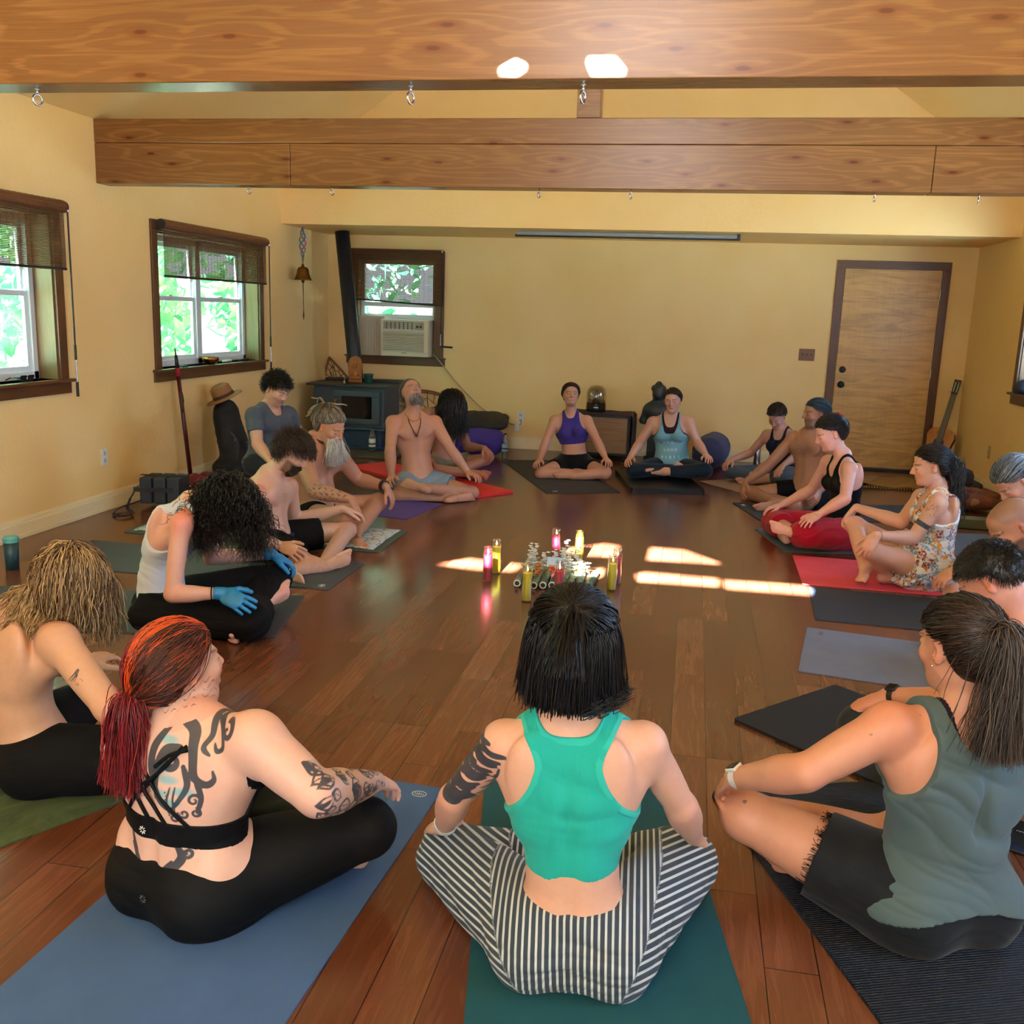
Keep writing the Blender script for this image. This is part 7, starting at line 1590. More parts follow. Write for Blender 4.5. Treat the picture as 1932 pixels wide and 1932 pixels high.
# yoga block bag
c = gp(290, 955); t = thing('block_bag', 'black carrier holding two dark foam yoga blocks against the left wall', 'bag', (c[0]+.05, c[1], 0)); ti = Matrix.Translation((-c[0]-.05, -c[1], 0)); cx_, cy_ = c[0]+.06, c[1]+.05
FO = plain('foam_dark', '2A3240', .7); WB = plain('webbing', (.02, .02, .025), .8)
for k in range(3):
    bm = bm_new(); box(bm, (cx_-.10+.10*k, cy_+.02*k, .13), (.095, .24, .20), Matrix.Rotation(.15, 3, 'Z')); o = fin(bm, 'foam_block', FO, None, bevel=.012, seg=3); o.parent = t; o.matrix_parent_inverse = ti
bm = bm_new(); box(bm, (cx_, cy_-.0, .235), (.34, .035, .006), Matrix.Rotation(.15, 3, 'Z')); box(bm, (cx_-.02, cy_-.115, .14), (.30, .005, .035), Matrix.Rotation(.15, 3, 'Z')); o = fin(bm, 'webbing_strap', WB, None); o.parent = t; o.matrix_parent_inverse = ti
bm = bm_new(); P = smoothpath([(cx_-.16, cy_-.1, .16), (cx_-.20, cy_-.16, .06), (cx_-.16, cy_-.26, .012), (cx_-.02, cy_-.42, .010), (cx_-.06, cy_-.52, .010), (cx_-.16, cy_-.44, .012), (cx_-.20, cy_-.26, .02), (cx_-.12, cy_-.13, .05)], 6)
for a, b_ in zip(P, P[1:]): d = b_-a; bm.faces.new([bm.verts.new(v3(q)) for q in (a+[0, 0, -.001], b_+[0, 0, -.001], b_+np.array([.018, .012, .012]), a+np.array([.018, .012, .012]))])
o = fin(bm, 'loose_strap', WB, None); o.parent = t; o.matrix_parent_inverse = ti; sdm = o.modifiers.new('s', 'SOLIDIFY'); sdm.thickness = .003
bm = bm_new(); c = gp(345, 930); RB = cushion('red_cloth', 'crumpled dark red cloth bundle beside the yoga blocks', 'cloth', (XL+.36, 7.28, .08), (.40, .3, .14), plain('red_fabric', '6A1420', .85), .2, None, amp=.03, seed=4); bm.free()
# long wind instrument leaning on the wall
p0 = gp(368, 900); p0[0] = max(p0[0], XL+.16); p0 = np.array([XL+.10, 7.5, .02]); p1 = atx(330, 657, XL+.05); t = thing('long_staff', 'long dark red wooden staff with black tip leaning under the second window', 'staff', p0); ti = Matrix.Translation(v3(-p0)); d = p1-p0
for nm, a, b_, r0, r1, m in (('shaft', 0, .80, .019, .017, plain('mahogany', '4A1414', .35)), ('red_wrap', .80, .86, .021, .020, plain('red_wrap', 'A0182A', .6)), ('mouth_section', .86, .95, .018, .013, plain('horn_black', (.015, .02, .02), .3)), ('tip', .95, 1.0, .007, .005, plain('horn_black', (.015, .02, .02), .3))):
    bm = bm_new(); tube(bm, [p0+d*a, p0+d*b_], [r0, r1], 12); o = fin(bm, nm, m, None, smooth=True); o.parent = t; o.matrix_parent_inverse = ti
bm = bm_new(); c = p0+d*.68+[.02, -.02, 0]; lathe(bm, [(.002, -.16), (.014, -.13), (.020, -.06), (.012, 0), (.002, .02)], c, 10); tube(bm, [c, p0+d*.80], .003, 5); o = fin(bm, 'feather_tassel', plain('feather_brown', '4A2A1E', .7), None, smooth=True); o.parent = t; o.matrix_parent_inverse = ti
# backpack and hat
c = np.array([XL+.27, 7.98, 0]); Pk = [cap(c+[.02, 0, .17], c+[-.07, -.02, .56], .19, .155, .06, (1, .3, 0), .72), cap(c+[.12, -.08, .12], c+[.0, -.10, .34], .10, .09, .05), ell(c+[.0, -.02, .1], np.eye(3), (.20, .17, .12), .05)]
f_ = Field(Pk, .01); band_ = f_.f < .04; I = np.nonzero(band_); f_.f[band_] += fold((f_.ax[0][I[0]], f_.ax[1][I[1]], f_.ax[2][I[2]]), .016, (0, .2, 1), 18, 3); f_.f = np.maximum(f_.f, (F32(.004)-f_.ax[2])[None, None, :]); V, Fq = f_.mesh()
t = thing('backpack', 'tall black backpack leaning on the left wall with a straw hat on it', 'backpack', c); o = mesh_obj('pack_body', V, Fq, plain('pack_black', (.010, .010, .012), .8), t)
for k, (a, b_) in enumerate((([.15, -.10, .36], [.24, -.16, .14]), ([.05, -.2, .45], [.12, -.22, .2]))):
    a, b_ = c+a, c+b_; o = ptube(t, 'strap', smoothpath([a, (a+b_)/2+[.06, -.03, .04], b_], 8), .011, WB)
for k in range(3):
    bm = bm_new(); box(bm, c+[-.02+.05*k, -.165, .42-.02*k], (.006, .006, .022)); o = fin(bm, 'zip_pull', STEEL, None); o.parent = t; o.matrix_parent_inverse = Matrix.Translation(v3(-c))
h = at(392, 808, 7.93); h = np.array([XL+.20, 7.93, .735]); R_ = Matrix.Rotation(-.35, 3, 'Y') @ Matrix.Rotation(.25, 3, 'X'); t = thing('straw_hat', 'brown straw hat with dark band resting on the backpack', 'hat', h); ti = Matrix.Translation(v3(-h))
bm = bm_new(); lathe(bm, [(.165, -.012), (.16, -.004), (.13, .0), (.095, .004), (.092, .05), (.085, .095), (.055, .115), (.0, .105)], h, 30, R_); lathe(bm, [(.16, -.008), (.12, -.004), (.09, .0)], h, 30, R_); o = fin(bm, 'hat_shell', plain('straw', '8A5E36', .8, nz=.6, nscale=120), None, smooth=True); o.parent = t; o.matrix_parent_inverse = ti
bm = bm_new(); lathe(bm, [(.0975, .004), (.0955, .03)], h, 30, R_); o = fin(bm, 'hat_band', plain('hat_band_brown', '3A1F12', .7), None); o.parent = t; o.matrix_parent_inverse = ti
# sill things
SX = XL+.0
t = thing('sunglasses', 'black sunglasses lying on the sill of the window at the left edge', 'sunglasses', (XL+.01, 5.62, WZ0)); ti = Matrix.Translation((-XL-.01, -5.62, -WZ0)); sgm = plain('glasses_black', (.01, .01, .012), .15)
for k, yy in enumerate((5.585, 5.655)):
    bm = bm_new(); box(bm, (XL+.01, yy, WZ0+.026), (.006, .058, .042), Matrix.Rotation(.25, 3, 'Y')); o = fin(bm, 'lens', sgm, None, bevel=.012, seg=3); o.parent = t; o.matrix_parent_inverse = ti
bm = bm_new(); tube(bm, [(XL+.012, 5.55, WZ0+.035), (XL-.05, 5.545, WZ0+.03), (XL-.1, 5.56, WZ0+.012)], .004, 6); tube(bm, [(XL+.012, 5.69, WZ0+.035), (XL-.05, 5.695, WZ0+.03), (XL-.1, 5.67, WZ0+.012)], .004, 6); o = fin(bm, 'temples', sgm, None); o.parent = t; o.matrix_parent_inverse = ti
q = atx(397, 676, XL-.02); bm = bm_new(); lathe(bm, [(.0, .002), (.035, .002), (.062, .018), (.075, .045), (.073, .065), (.069, .065), (.070, .045), (.057, .022), (.03, .008), (.0, .008)], (0, 0, 0), 28)
o = fin(bm, 'singing_bowl', plain('brass_bowl', '9A6A34', .28, 1), None, smooth=True); o.location = (XL-.02, q[1], WZ0); tag(o, 'brass singing bowl on the sill of the second left window', 'bowl')
q = atx(350, 690, XL+.02); bm = bm_new(); box(bm, (0, 0, .006), (.05, .09, .012)); o = fin(bm, 'dark_case', BLK, None, bevel=.004); o.location = (XL-.0, q[1], WZ0); tag(o, 'small dark flat case on the sill, left of the singing bowl', 'case')
q = atx(430, 680, XL-.02); bm = bm_new(); tube(bm, [(0, -.08, .014), (0, .08, .014)], [.013, .012], 10); o = fin(bm, 'white_tube', plain('tube_white', (.6, .62, .62), .4), None, smooth=True); o.location = (XL-.03, q[1], WZ0); tag(o, 'small white tube lying on the sill, right of the singing bowl', 'tube')
q = atx(460, 678, XL-.02); bm = bm_new(); tube(bm, [(0, -.11, .012), (0, .11, .012)], [.009, .012], 8); o = fin(bm, 'mallet', BLK, None, smooth=True); o.location = (XL-.03, q[1], WZ0); tag(o, 'dark wooden mallet lying on the sill beside the far jamb', 'mallet')
# bell on a coloured rope
q = atx(563, 515, -4.08); bx_, by_ = -4.08, 9.85; BR = plain('aged_brass', '7A5A2A', .38, 1, var=.3, nscale=30); t = thing('hanging_bell', 'brass bell hung from the alcove ceiling on a twisted coloured rope', 'bell', (bx_, by_, 2.34)); ti = Matrix.Translation((-bx_, -by_, -2.34))
def tb_(o): o.parent = t; o.matrix_parent_inverse = ti; return o
zb = at(563, 528, by_)[2]; bm = bm_new(); lathe(bm, [(.098, 0), (.085, .012), (.066, .06), (.058, .11), (.044, .128), (.016, .136), (.012, .16), (.0, .165)], (bx_, by_, zb), 28); lathe(bm, [(.095, .001), (.06, .03), (.05, .1)], (bx_, by_, zb), 28); tb_(fin(bm, 'bell_body', BR, None, smooth=True))
bm = bm_new(); tube(bm, [(bx_, by_, zb+.16), (bx_, by_, zb+.21)], .006, 8); tube(bm, [(bx_+.012*math.cos(a), by_, zb+.215+.014*math.sin(a)) for a in np.linspace(0, 2*PI, 13)[:-1]], .004, 6, closed=True); tb_(fin(bm, 'bell_loop', BR, None, smooth=True))
for k, cc in enumerate(('3E6AA0', 'A04A78', '4A8A6A')):
    bm = bm_new(); P = [(bx_+(.004+.030*math.sin(PI*u))*math.cos(u*9+k*2.1), by_+(.004+.012*math.sin(PI*u))*math.sin(u*9+k*2.1), zb+.22+u*(2.335-zb-.22)) for u in np.linspace(0, 1, 26)]; tube(bm, P, .007, 6); tb_(fin(bm, 'rope_strand', plain('rope_'+cc, cc, .8), None, smooth=True))
bm = bm_new(); bmesh.ops.create_uvsphere(bm, u_segments=12, v_segments=8, radius=.018, matrix=Matrix.Translation((bx_, by_, zb-.012))); tb_(fin(bm, 'clapper', BR, None, smooth=True))
bm = bm_new(); tube(bm, [(bx_, by_, zb-.02), (bx_+.004, by_, zb-.3), (bx_+.003, by_, zb-.36)], [.005, .004, .008], 6); tube(bm, [(bx_+.003, by_, zb-.36), (bx_+.003, by_, zb-.41)], [.011, .003], 8); tb_(fin(bm, 'pull_cord', plain('rope_brown', '5A3A22', .8), None, smooth=True))
# ---------------------------------------------------------------- wood stove
sx0, sx1, sy0, sy1 = -4.10, -3.22, 9.98, 10.62
ST = plain('cast_iron', (.018, .022, .028), .5); ST2 = plain('stove_steel', '3A4654', .45)
t = thing('wood_stove', 'dark blue-grey wood stove with glass door and tall black flue pipe', 'stove', (-3.66, 10.3, 0)); ti = Matrix.Translation((3.66, -10.3, 0))
def ts(o): o.parent = t; o.matrix_parent_inverse = ti; return o
bm = bm_new(); boxa(bm, (sx0, sy0-.03, .70), (sx1+.04, sy1, .725)); boxa(bm, (sx0+.02, sy1-.16, .725), (sx1+.02, sy1, .755)); ts(fin(bm, 'top_plate', ST, None, bevel=.004))
bm = bm_new(); boxa(bm, (sx0+.06, sy0+.04, .26), (sx1-.02, sy1-.04, .70)); ts(fin(bm, 'firebox', ST2, None, bevel=.01))
bm = bm_new(); boxa(bm, (sx0+.10, sy0+.06, .05), (sx1-.06, sy1-.08, .26)); boxa(bm, (sx0+.04, sy0+.0, .24), (sx1, sy1-.04, .262)); boxa(bm, (sx0+.06, sy0+.02, .029), (sx1-.02, sy1-.04, .05)); ts(fin(bm, 'pedestal', plain('stove_blue', '23405C', .4), None, bevel=.006))
dxa, dxb = -3.80, -3.28
bm = bm_new()
for a, b_ in (((dxa, .30), (dxb, .36)), ((dxa, .60), (dxb, .66)), ((dxa, .36), (dxa+.09, .60)), ((dxb-.09, .36), (dxb, .60))): boxa(bm, (a[0], sy0+.0, a[1]), (b_[0], sy0+.04, b_[1]))
dr = ts(fin(bm, 'door', ST2, None, bevel=.004))
bm = bm_new(); boxa(bm, (dxa+.09, sy0+.02, .36), (dxb-.09, sy0+.026, .60)); sub(fin(bm, 'glass_window', plain('stove_glass', (.012, .010, .010), .08), None), dr)
bm = bm_new(); 
for k in range(3): tube(bm, [(dxa+.14, sy0+.12, .38+.03*k), (dxb-.14, sy0+.13, .39+.03*k)], .018, 8)
ts(fin(bm, 'logs', plain('charred_log', '4A2A16', .9), None))
bm = bm_new(); tube(bm, [(dxa+.03, sy0-.02, .37), (dxa+.035, sy0-.035, .56)], [.011, .014], 8); sub(fin(bm, 'door_handle', wood('handle_wood', '8A5026', '5A3014', .4, 2, 4), None, smooth=True), dr)
bm = bm_new(); pb = at(667, 715, 10.36); tube(bm, [(-3.70, 10.42, .72), (-3.70, 10.42, .80), (-3.86, 10.42, 2.345)], [.085, .078, .078], 24); ts(fin(bm, 'flue_pipe', plain('pipe_black', (.010, .014, .022), .4), None, smooth=True))
bm = bm_new(); boxa(bm, (-4.15, 9.55, .001), (-3.0, 10.9, .028)); tag(fin(bm, 'hearth_pad', plain('slate_hearth', '4A4038', .5, var=.2), None, bevel=.004), 'flat slate hearth pad under the wood stove', 'hearth')
# carved plaque, pot, little brass bell on the stove
sz = .726
c = at(672, 722, 10.25); bm = bm_new(); CW = plain('carved_wood', 'A8622E', .5)
pr = [(-.075, 0), (.075, 0), (.070, .05), (.078, .20), (.068, .255), (.035, .285), (0, .293), (-.035, .285), (-.068, .255), (-.078, .20), (-.070, .05)]
t = thing('carved_plaque', 'orange-brown carved wooden seated figure plaque on the stove', 'carving', (c[0], 10.2, sz)); ti = Matrix.Translation((-c[0], -10.2, -sz)); X0 = c[0]
poly_prism(bm, [(X0+a, 10.21, sz+b_) for a, b_ in pr], (0, .03, 0)); o = fin(bm, 'backboard', CW, None, bevel=.006); o.parent = t; o.matrix_parent_inverse = ti
P = [ell((X0, 10.205, sz+.10), np.eye(3), (.035, .022, .04), .012), sph((X0, 10.2, sz+.185), .026, .01), cap((X0-.045, 10.2, sz+.055), (X0+.045, 10.2, sz+.055), .017, .017, .01), cap((X0-.03, 10.2, sz+.135), (X0-.055, 10.195, sz+.09), .011, .009, .008), cap((X0+.03, 10.2, sz+.135), (X0+.055, 10.195, sz+.09), .011, .009, .008), cap((X0-.02, 10.2, sz+.215), (X0+.02, 10.2, sz+.215), .012, .012, .008), cap((X0-.06, 10.205, sz+.02), (X0+.06, 10.205, sz+.02), .012, .012, .006), cap((X0-.065, 10.21, sz+.06), (X0-.068, 10.21, sz+.22), .008, .008, .005), cap((X0+.065, 10.21, sz+.06), (X0+.068, 10.21, sz+.22), .008, .008, .005)]
f_ = Field(P, .004); V, Fq = f_.mesh(); mesh_obj('relief_figure', V, Fq, CW, t)
c = at(695, 712, 10.3); bm = bm_new(); lathe(bm, [(.0, 0), (.042, 0), (.052, .085), (.056, .088), (.056, .10), (.048, .10), (.046, .085), (.0, .08)], (0, 0, 0), 22); o = fin(bm, 'plant_pot', plain('glazed_green', '1E4A40', .3), None, smooth=False); o.location = (c[0], 10.3, sz); tag(o, 'small dark green glazed pot on the stove top', 'pot')
c = at(651, 722, 10.1); bm = bm_new(); lathe(bm, [(.020, 0), (.016, .014), (.010, .032), (.004, .040), (.003, .085), (.006, .092), (.0, .098)], (0, 0, 0), 16); o = fin(bm, 'hand_bell', plain('pale_brass', 'A89A78', .3, 1), None, smooth=True); o.location = (c[0], 10.08, sz); tag(o, 'tiny brass hand bell on the front of the stove top', 'bell')
# butterfly-shaped woven wall pieces (rattan hoops with dark netting)
RT = plain('rattan_orange', '8A5232', .6); NET = plain('net_black', (.02, .015, .015), .7)
def hoop(label, outline, Y, seed):
    c = np.mean(outline, 0); t = thing('woven_hoop', label, 'woven frame', (c[0], Y, c[1])); ti = Matrix.Translation((-c[0], -Y, -c[1]))
    O = [np.array([p[0], Y, p[1]]) for p in outline]; P = smoothpath(O+[O[0]], 6)[:-1]; bm = bm_new(); tube(bm, P, .011, 6, closed=True); Q = [np.array([c[0]+(p[0]-c[0])*.93, Y, c[1]+(p[2]-c[1])*.93]) for p in P]; tube(bm, Q, .007, 6, closed=True); o = fin(bm, 'rim', RT, None, smooth=True); o.parent = t; o.matrix_parent_inverse = ti
    bm = bm_new(); k = 0
    for a, b_ in zip(P[::2], Q[::2]): tube(bm, [a, b_], .006, 4)
    r = np.random.default_rng(seed); n = len(Q); R1 = [np.array([c[0]+(q[0]-c[0])*.66+r.normal()*.014, Y, c[1]+(q[2]-c[1])*.66+r.normal()*.014]) for q in Q[::2]]; R2 = [np.array([c[0]+(q[0]-c[0])*.33+r.normal()*.014, Y, c[1]+(q[2]-c[1])*.33+r.normal()*.014]) for q in Q[::3]]
    tube(bm, R1, .004, 4, closed=True); tube(bm, R2, .004, 4, closed=True)
    for q in R1: tube(bm, [q, Q[int(r.integers(0, 2))+R1.index(q)*2 if False else min(n-1, 2*[id(z) for z in R1].index(id(q)))]], .004, 4)
    for i, q in enumerate(R2): tube(bm, [q, R1[min(len(R1)-1, int(i*1.5))]], .004, 4)
    o = fin(bm, 'netting', NET, None); o.parent = t; o.matrix_parent_inverse = ti; o['kind'] = 'stuff'
def pz(px, py, Y): q = at(px, py, Y); return (q[0], q[2])
hoop('pointed woven rattan frame behind the stove, left of the flue', [pz(*p, 10.85) for p in ((621, 673), (650, 705), (676, 738), (640, 745), (606, 740), (612, 705))], 10.85, 1)
hoop('rounded woven rattan frame standing left of the stove', [pz(*p, 10.75) for p in ((586, 745), (604, 760), (610, 800), (600, 836), (574, 838), (562, 815), (566, 775))], 10.75, 2)
hoop('wide arched woven rattan frame right of the stove, behind the people', [pz(*p, 10.9) for p in ((738, 742), (790, 736), (835, 745), (870, 770), (890, 800), (880, 835), (820, 845), (750, 842), (728, 800))], 10.9, 3)
# ---------------------------------------------------------------- by the back wall
cushion('floor_pillow', 'flat black floor pillow lying on the purple bolster', 'pillow', (-2.30, 10.45, .36), (.62, .5, .16), plain('pillow_black', '2E2C28', .85), .15, .12, amp=.012)
def bolster(label, a, b_, r, m, seam, seed):
    a = np.array(a, float); b_ = np.array(b_, float); c = (a+b_)/2; t = thing('bolster', label, 'bolster', (c[0], c[1], 0)); f_ = Field([cap(a+nrm(b_-a)*r*.6, b_-nrm(b_-a)*r*.6, r*.93, r*.93, .03), cap(a+nrm(b_-a)*r*.3, b_-nrm(b_-a)*r*.3, r*.72, r*.72, .05)], .010)
    I = np.nonzero(f_.f < .05); f_.f[f_.f < .05] += fold((f_.ax[0][I[0]], f_.ax[1][I[1]], f_.ax[2][I[2]]), .014, (.4, .2, 1), 22, seed); f_.f = np.maximum(f_.f, (F32(.004)-f_.ax[2])[None, None, :]); V, Fq = f_.mesh(); mesh_obj('bolster_cover', V, Fq, m, t)
    d = nrm(b_-a); u = nrm(np.cross(d, [0, 0, 1])); w = np.cross(d, u); e = b_+d*.0
    for s_ in (-.04, .05):
        P = [c+d*s_+(u*math.cos(q)+w*math.sin(q))*(r*.945) for q in np.linspace(-.35*PI, 1.35*PI, 26)]; P = [p for p in P if p[2] > .01]; o = ptube(t, 'seam_band', P, .010, seam)
PU = cloth_mat('purple_bolster', '4E3A94'); bolster('purple bolster lying under the black floor pillow', (-2.80, 10.15, .16), (-2.02, 10.28, .16), .165, PU, plain('purple_seam', '43337F', .8), 1)
BL = cloth_mat('blue_bolster', '3A416E'); bolster('round dark blue bolster standing by the back wall', (.30, 10.80, .175), (.20, 10.10, .175), .18, BL, plain('blue_seam', '4E5690', .8), 2)
for k, dx in enumerate((0, .07)):
    bm = bm_new(); bmesh.ops.create_uvsphere(bm, u_segments=14, v_segments=10, radius=.032); bmesh.ops.scale(bm, vec=(1.3, 1, .8), verts=bm.verts); o = fin(bm, 'yellow_fruit', plain('fruit_yellow', 'D8C060', .5), None, smooth=True); o.location = (-2.42+dx, 10.02, .325); tag(o, ('left' if k == 0 else 'right')+' one of two small yellow fruits on the purple bolster', 'fruit')
# low wooden crate with cloth, glass dome speaker on top
bx0_, bx1_, byf, byb, bzt = -1.20, -.62, 10.40, 10.85, .50
t = thing('plywood_crate', 'plywood fronted crate behind the person in purple, draped with patterned cloth', 'crate', (-.91, 10.6, 0)); ti = Matrix.Translation((.91, -10.6, 0))
bm = bm_new(); boxa(bm, (bx0_, byf, .06), (bx1_, byb, bzt)); o = fin(bm, 'crate_shell', BLK, None, bevel=.004); o.parent = t; o.matrix_parent_inverse = ti
bm = bm_new(); boxa(bm, (bx0_+.03, byf-.012, .09), (bx1_-.03, byf, bzt-.03)); o = fin(bm, 'front_board', wood('plywood', '9A7250', '7E5A3C', .6, 0, .7), None, bevel=.002); o.parent = t; o.matrix_parent_inverse = ti
for k in range(4):
    bm = bm_new(); bmesh.ops.create_uvsphere(bm, u_segments=12, v_segments=8, radius=.028, matrix=Matrix.Translation(((bx0_+.06, bx1_-.06)[k % 2], (byf+.06, byb-.06)[k//2], .03))); o = fin(bm, 'caster', BLK, None, smooth=True); o.parent = t; o.matrix_parent_inverse = ti
DC = plain('drape_print', '3A2026', .9, var=.6, nscale=45)
bm = bm_new(); nx, ny = 30, 16; 
def dz_(u, v):  # cloth over the top and down the right side
    x = bx0_-.05+(bx1_-bx0_+.10+.34)*u; y = byf-.03+(byb-byf+.02)*v; xe = bx1_+.02
    if x > xe: z = bzt+.012-(x-xe); x = xe+.012*math.sin(v*14)+.01
    else: z = bzt+.008+.003*math.sin(u*30+v*9)
    return (x, y+.008*math.sin(u*26), max(.02, z))
V = [[bm.verts.new(dz_(i/nx, j/ny)) for i in range(nx+1)] for j in range(ny+1)]
for j in range(ny):
    for i in range(nx): bm.faces.new((V[j][i], V[j][i+1], V[j+1][i+1], V[j+1][i]))
o = fin(bm, 'patterned_cloth', DC, None, smooth=True); tag(o, 'dark patterned cloth draped over the plywood crate', 'cloth'); sdm = o.modifiers.new('s', 'SOLIDIFY'); sdm.thickness = .006
c = (-1.015, 10.58); zc = bzt+.02; t = thing('dome_speaker', 'black based speaker under a clear smoky dome on the crate', 'speaker', (c[0], c[1], zc)); ti = Matrix.Translation((-c[0], -c[1], -zc))
for nm, pr, m in (('base', [(.0, 0), (.104, 0), (.108, .02), (.106, .085), (.0, .086)], plain('gloss_black', (.01, .01, .01), .15)), ('dome', [(.104, .088), (.107, .14), (.104, .20), (.088, .245), (.055, .272), (.0, .280)], clear_mat('smoky_dome', (.62, .58, .48), .12)), ('driver_cone', [(.05, .088), (.045, .11), (.02, .13), (.016, .2), (.03, .23), (.0, .235)], plain('driver_grey', (.08, .075, .07), .3)), ('badge', [(.0, .0), (.0, .0)], None)):
    if m is None: continue
    bm = bm_new(); lathe(bm, pr, (c[0], c[1], zc), 28); o = fin(bm, nm, m, None, smooth=nm != 'base'); o.parent = t; o.matrix_parent_inverse = ti
bm = bm_new(); box(bm, (c[0]+.01, c[1]-.107, zc+.045), (.05, .004, .012)); o = fin(bm, 'silver_logo', STEEL, None); o.parent = t; o.matrix_parent_inverse = ti
# dark bust statue on a stand
c = at(1243, 850, 10.62); c = np.array([-.35, 10.62, 0]); SB = plain('dark_stone', (.022, .026, .028), .45, var=.4, nscale=30); t = thing('bust_statue', 'dark carved bust statue behind the person in the light blue tank', 'statue', c)
P = [ell(c+[0, 0, .55], np.eye(3), (.155, .10, .10), .05), cap(c+[0, 0, .40], c+[0, 0, .56], .12, .11, .05, (0, 1, 0), .75), cap(c+[0, 0, .60], c+[0, 0, .70], .052, .05, .03), ell(c+[0, -.01, .735], np.eye(3), (.066, .085, .085), .02), cap(c+[0, -.09, .735], c+[0, -.102, .705], .008, .012, .01), ell(c+[0, .01, .79], np.eye(3), (.082, .09, .05), .015), sph(c+[0, 0, .835], .035, .02), cap(c+[-.1, 0, .57], c+[-.15, -.01, .44], .045, .04, .03), cap(c+[.1, 0, .57], c+[.15, -.01, .44], .045, .04, .03)]
f_ = Field(P, .006); V, Fq = f_.mesh(); mesh_obj('bust', V, Fq, SB, t)
bm = bm_new(); boxa(bm, (c[0]-.12, c[1]-.08, 0), (c[0]+.12, c[1]+.10, .04)); boxa(bm, (c[0]-.09, c[1]-.06, .04), (c[0]+.09, c[1]+.08, .36)); o = fin(bm, 'plinth', BLK, None, bevel=.005); o.parent = t; o.matrix_parent_inverse = Matrix.Translation(v3(-c))
# ---------------------------------------------------------------- guitar in the corner
gb = np.array([2.52, 10.72, .015]); gt = np.array([2.74, 10.90, 1.00]); gu = nrm(gt-gb); gn = nrm(np.array([-.45, -1, .0])); gn = nrm(gn-gu*(gn@gu)); gs = np.cross(gu, gn)
t = thing('acoustic_guitar', 'classical guitar with amber top leaning in the back right corner', 'guitar', gb); ti = Matrix.Translation(v3(-gb)); L_ = np.linalg.norm(gt-gb); bl_ = .49*L_/1.0
def gp_(u, s, n): return gb+gu*u+gs*s+gn*n
prof = [(0, .05), (.02, .12), (.07, .165), (.13, .18), (.20, .165), (.26, .13), (.30, .118), (.345, .125), (.40, .138), (.45, .125), (.48, .08), (.49, .03)]
ol = [(u, w) for u, w in prof]+[(u, -w) for u, w in prof[::-1]]; ol = [(u*bl_/.49, w) for u, w in ol]
bm = bm_new(); poly_prism(bm, [gp_(u, w, -.05) for u, w in ol], gn*.092); o = fin(bm, 'body_sides', plain('rosewood', '2A1410', .3), None, bevel=.004); o.parent = t; o.matrix_parent_inverse = ti
bm = bm_new(); poly_prism(bm, [gp_(u, w*.985, .0425) for u, w in ol], gn*.004); o = fin(bm, 'soundboard', wood('spruce_top', 'C07A32', '9A5A20', .25, 2, 1.5), None); o.parent = t; o.matrix_parent_inverse = ti
for nm, r_, m in (('rosette', .056, plain('rosette', '3A2416', .4)), ('sound_hole', .043, BLK)):
    bm = bm_new(); q = gp_(.33*bl_/.49, 0, .0468 if r_ > .05 else .0478); ring = [q+(gu*math.cos(a)+gs*math.sin(a))*r_ for a in np.linspace(0, 2*PI, 33)[:-1]]; poly_prism(bm, ring, gn*.0008); o = fin(bm, nm, m, None); o.parent = t; o.matrix_parent_inverse = ti
def gbox(nm, u0, u1, w0, w1, n0, n1, m):
    bm = bm_new(); poly_prism(bm, [gp_(u0, -w0, n0), gp_(u0, w0, n0), gp_(u1, w1, n0), gp_(u1, -w1, n0)], gn*(n1-n0)); o = fin(bm, nm, m, None, bevel=.001); o.parent = t; o.matrix_parent_inverse = ti; return o
gbox('bridge', .11, .135, .09, .09, .047, .056, plain('rosewood', '2A1410', .3)); gbox('fingerboard', .36, .845*L_, .030, .026, .047, .054, plain('ebony', (.015, .012, .012), .3)); gbox('neck', bl_-.01, .845*L_, .028, .025, .020, .047, plain('cedar_neck', '4A2416', .35)); gbox('headstock', .845*L_, L_, .030, .036, .018, .036, plain('headstock_dark', '1C100C', .25))
for k in range(6):
    bm = bm_new(); s = (-.022+.0088*k); tube(bm, [gp_(.12, s, .058), gp_(.845*L_, s*.9, .057)], .0009, 4); o = fin(bm, 'string', plain('nylon', (.6, .58, .5), .3), None); o.parent = t; o.matrix_parent_inverse = ti
    bm = bm_new(); sg = -1 if k < 3 else 1; u = .875*L_+.038*(k % 3); tube(bm, [gp_(u, sg*.032, .027), gp_(u, sg*.052, .027)], [.004, .007], 8); o = fin(bm, 'tuning_peg', plain('pearl', (.6, .58, .52), .3), None); o.parent = t; o.matrix_parent_inverse = ti
for k in range(2): gbox('headstock_slot', .87*L_, .97*L_, .004, .004, .0355, .0375, plain('slot_light', (.5, .45, .38), .4)).location += Vector(gs*(-.015 if k == 0 else .015))
# rug, hat, bag, block, phone on the right
bm = bm_new(); c = gp(1715, 908); V = []; nx, ny = 24, 14
for j in range(ny+1):
    for i in range(nx+1): V.append(bm.verts.new((-.38+.76*i/nx, -.26+.52*j/ny, .004+.018*abs(math.sin(i*.35+j*.2))+(.05*max(0, (5-i)/5)**2 if j < 8 else .01))))
fs = [bm.faces.new((V[j*(nx+1)+i], V[j*(nx+1)+i+1], V[(j+1)*(nx+1)+i+1], V[(j+1)*(nx+1)+i])) for j in range(ny) for i in range(nx)]
e = bmesh.ops.extrude_face_region(bm, geom=fs); bmesh.ops.translate(bm, verts=[g for g in e['geom'] if isinstance(g, bmesh.types.BMVert)], vec=(0, 0, .018))
t = thing('folded_blanket', 'folded mustard and rust woven blanket on the floor by the door', 'blanket', (2.05, 9.95, 0)); o = fin(bm, 'cloth', plain('mustard_weave', '8E6428', .9, var=.5, nscale=14), None, smooth=True); o.parent = t
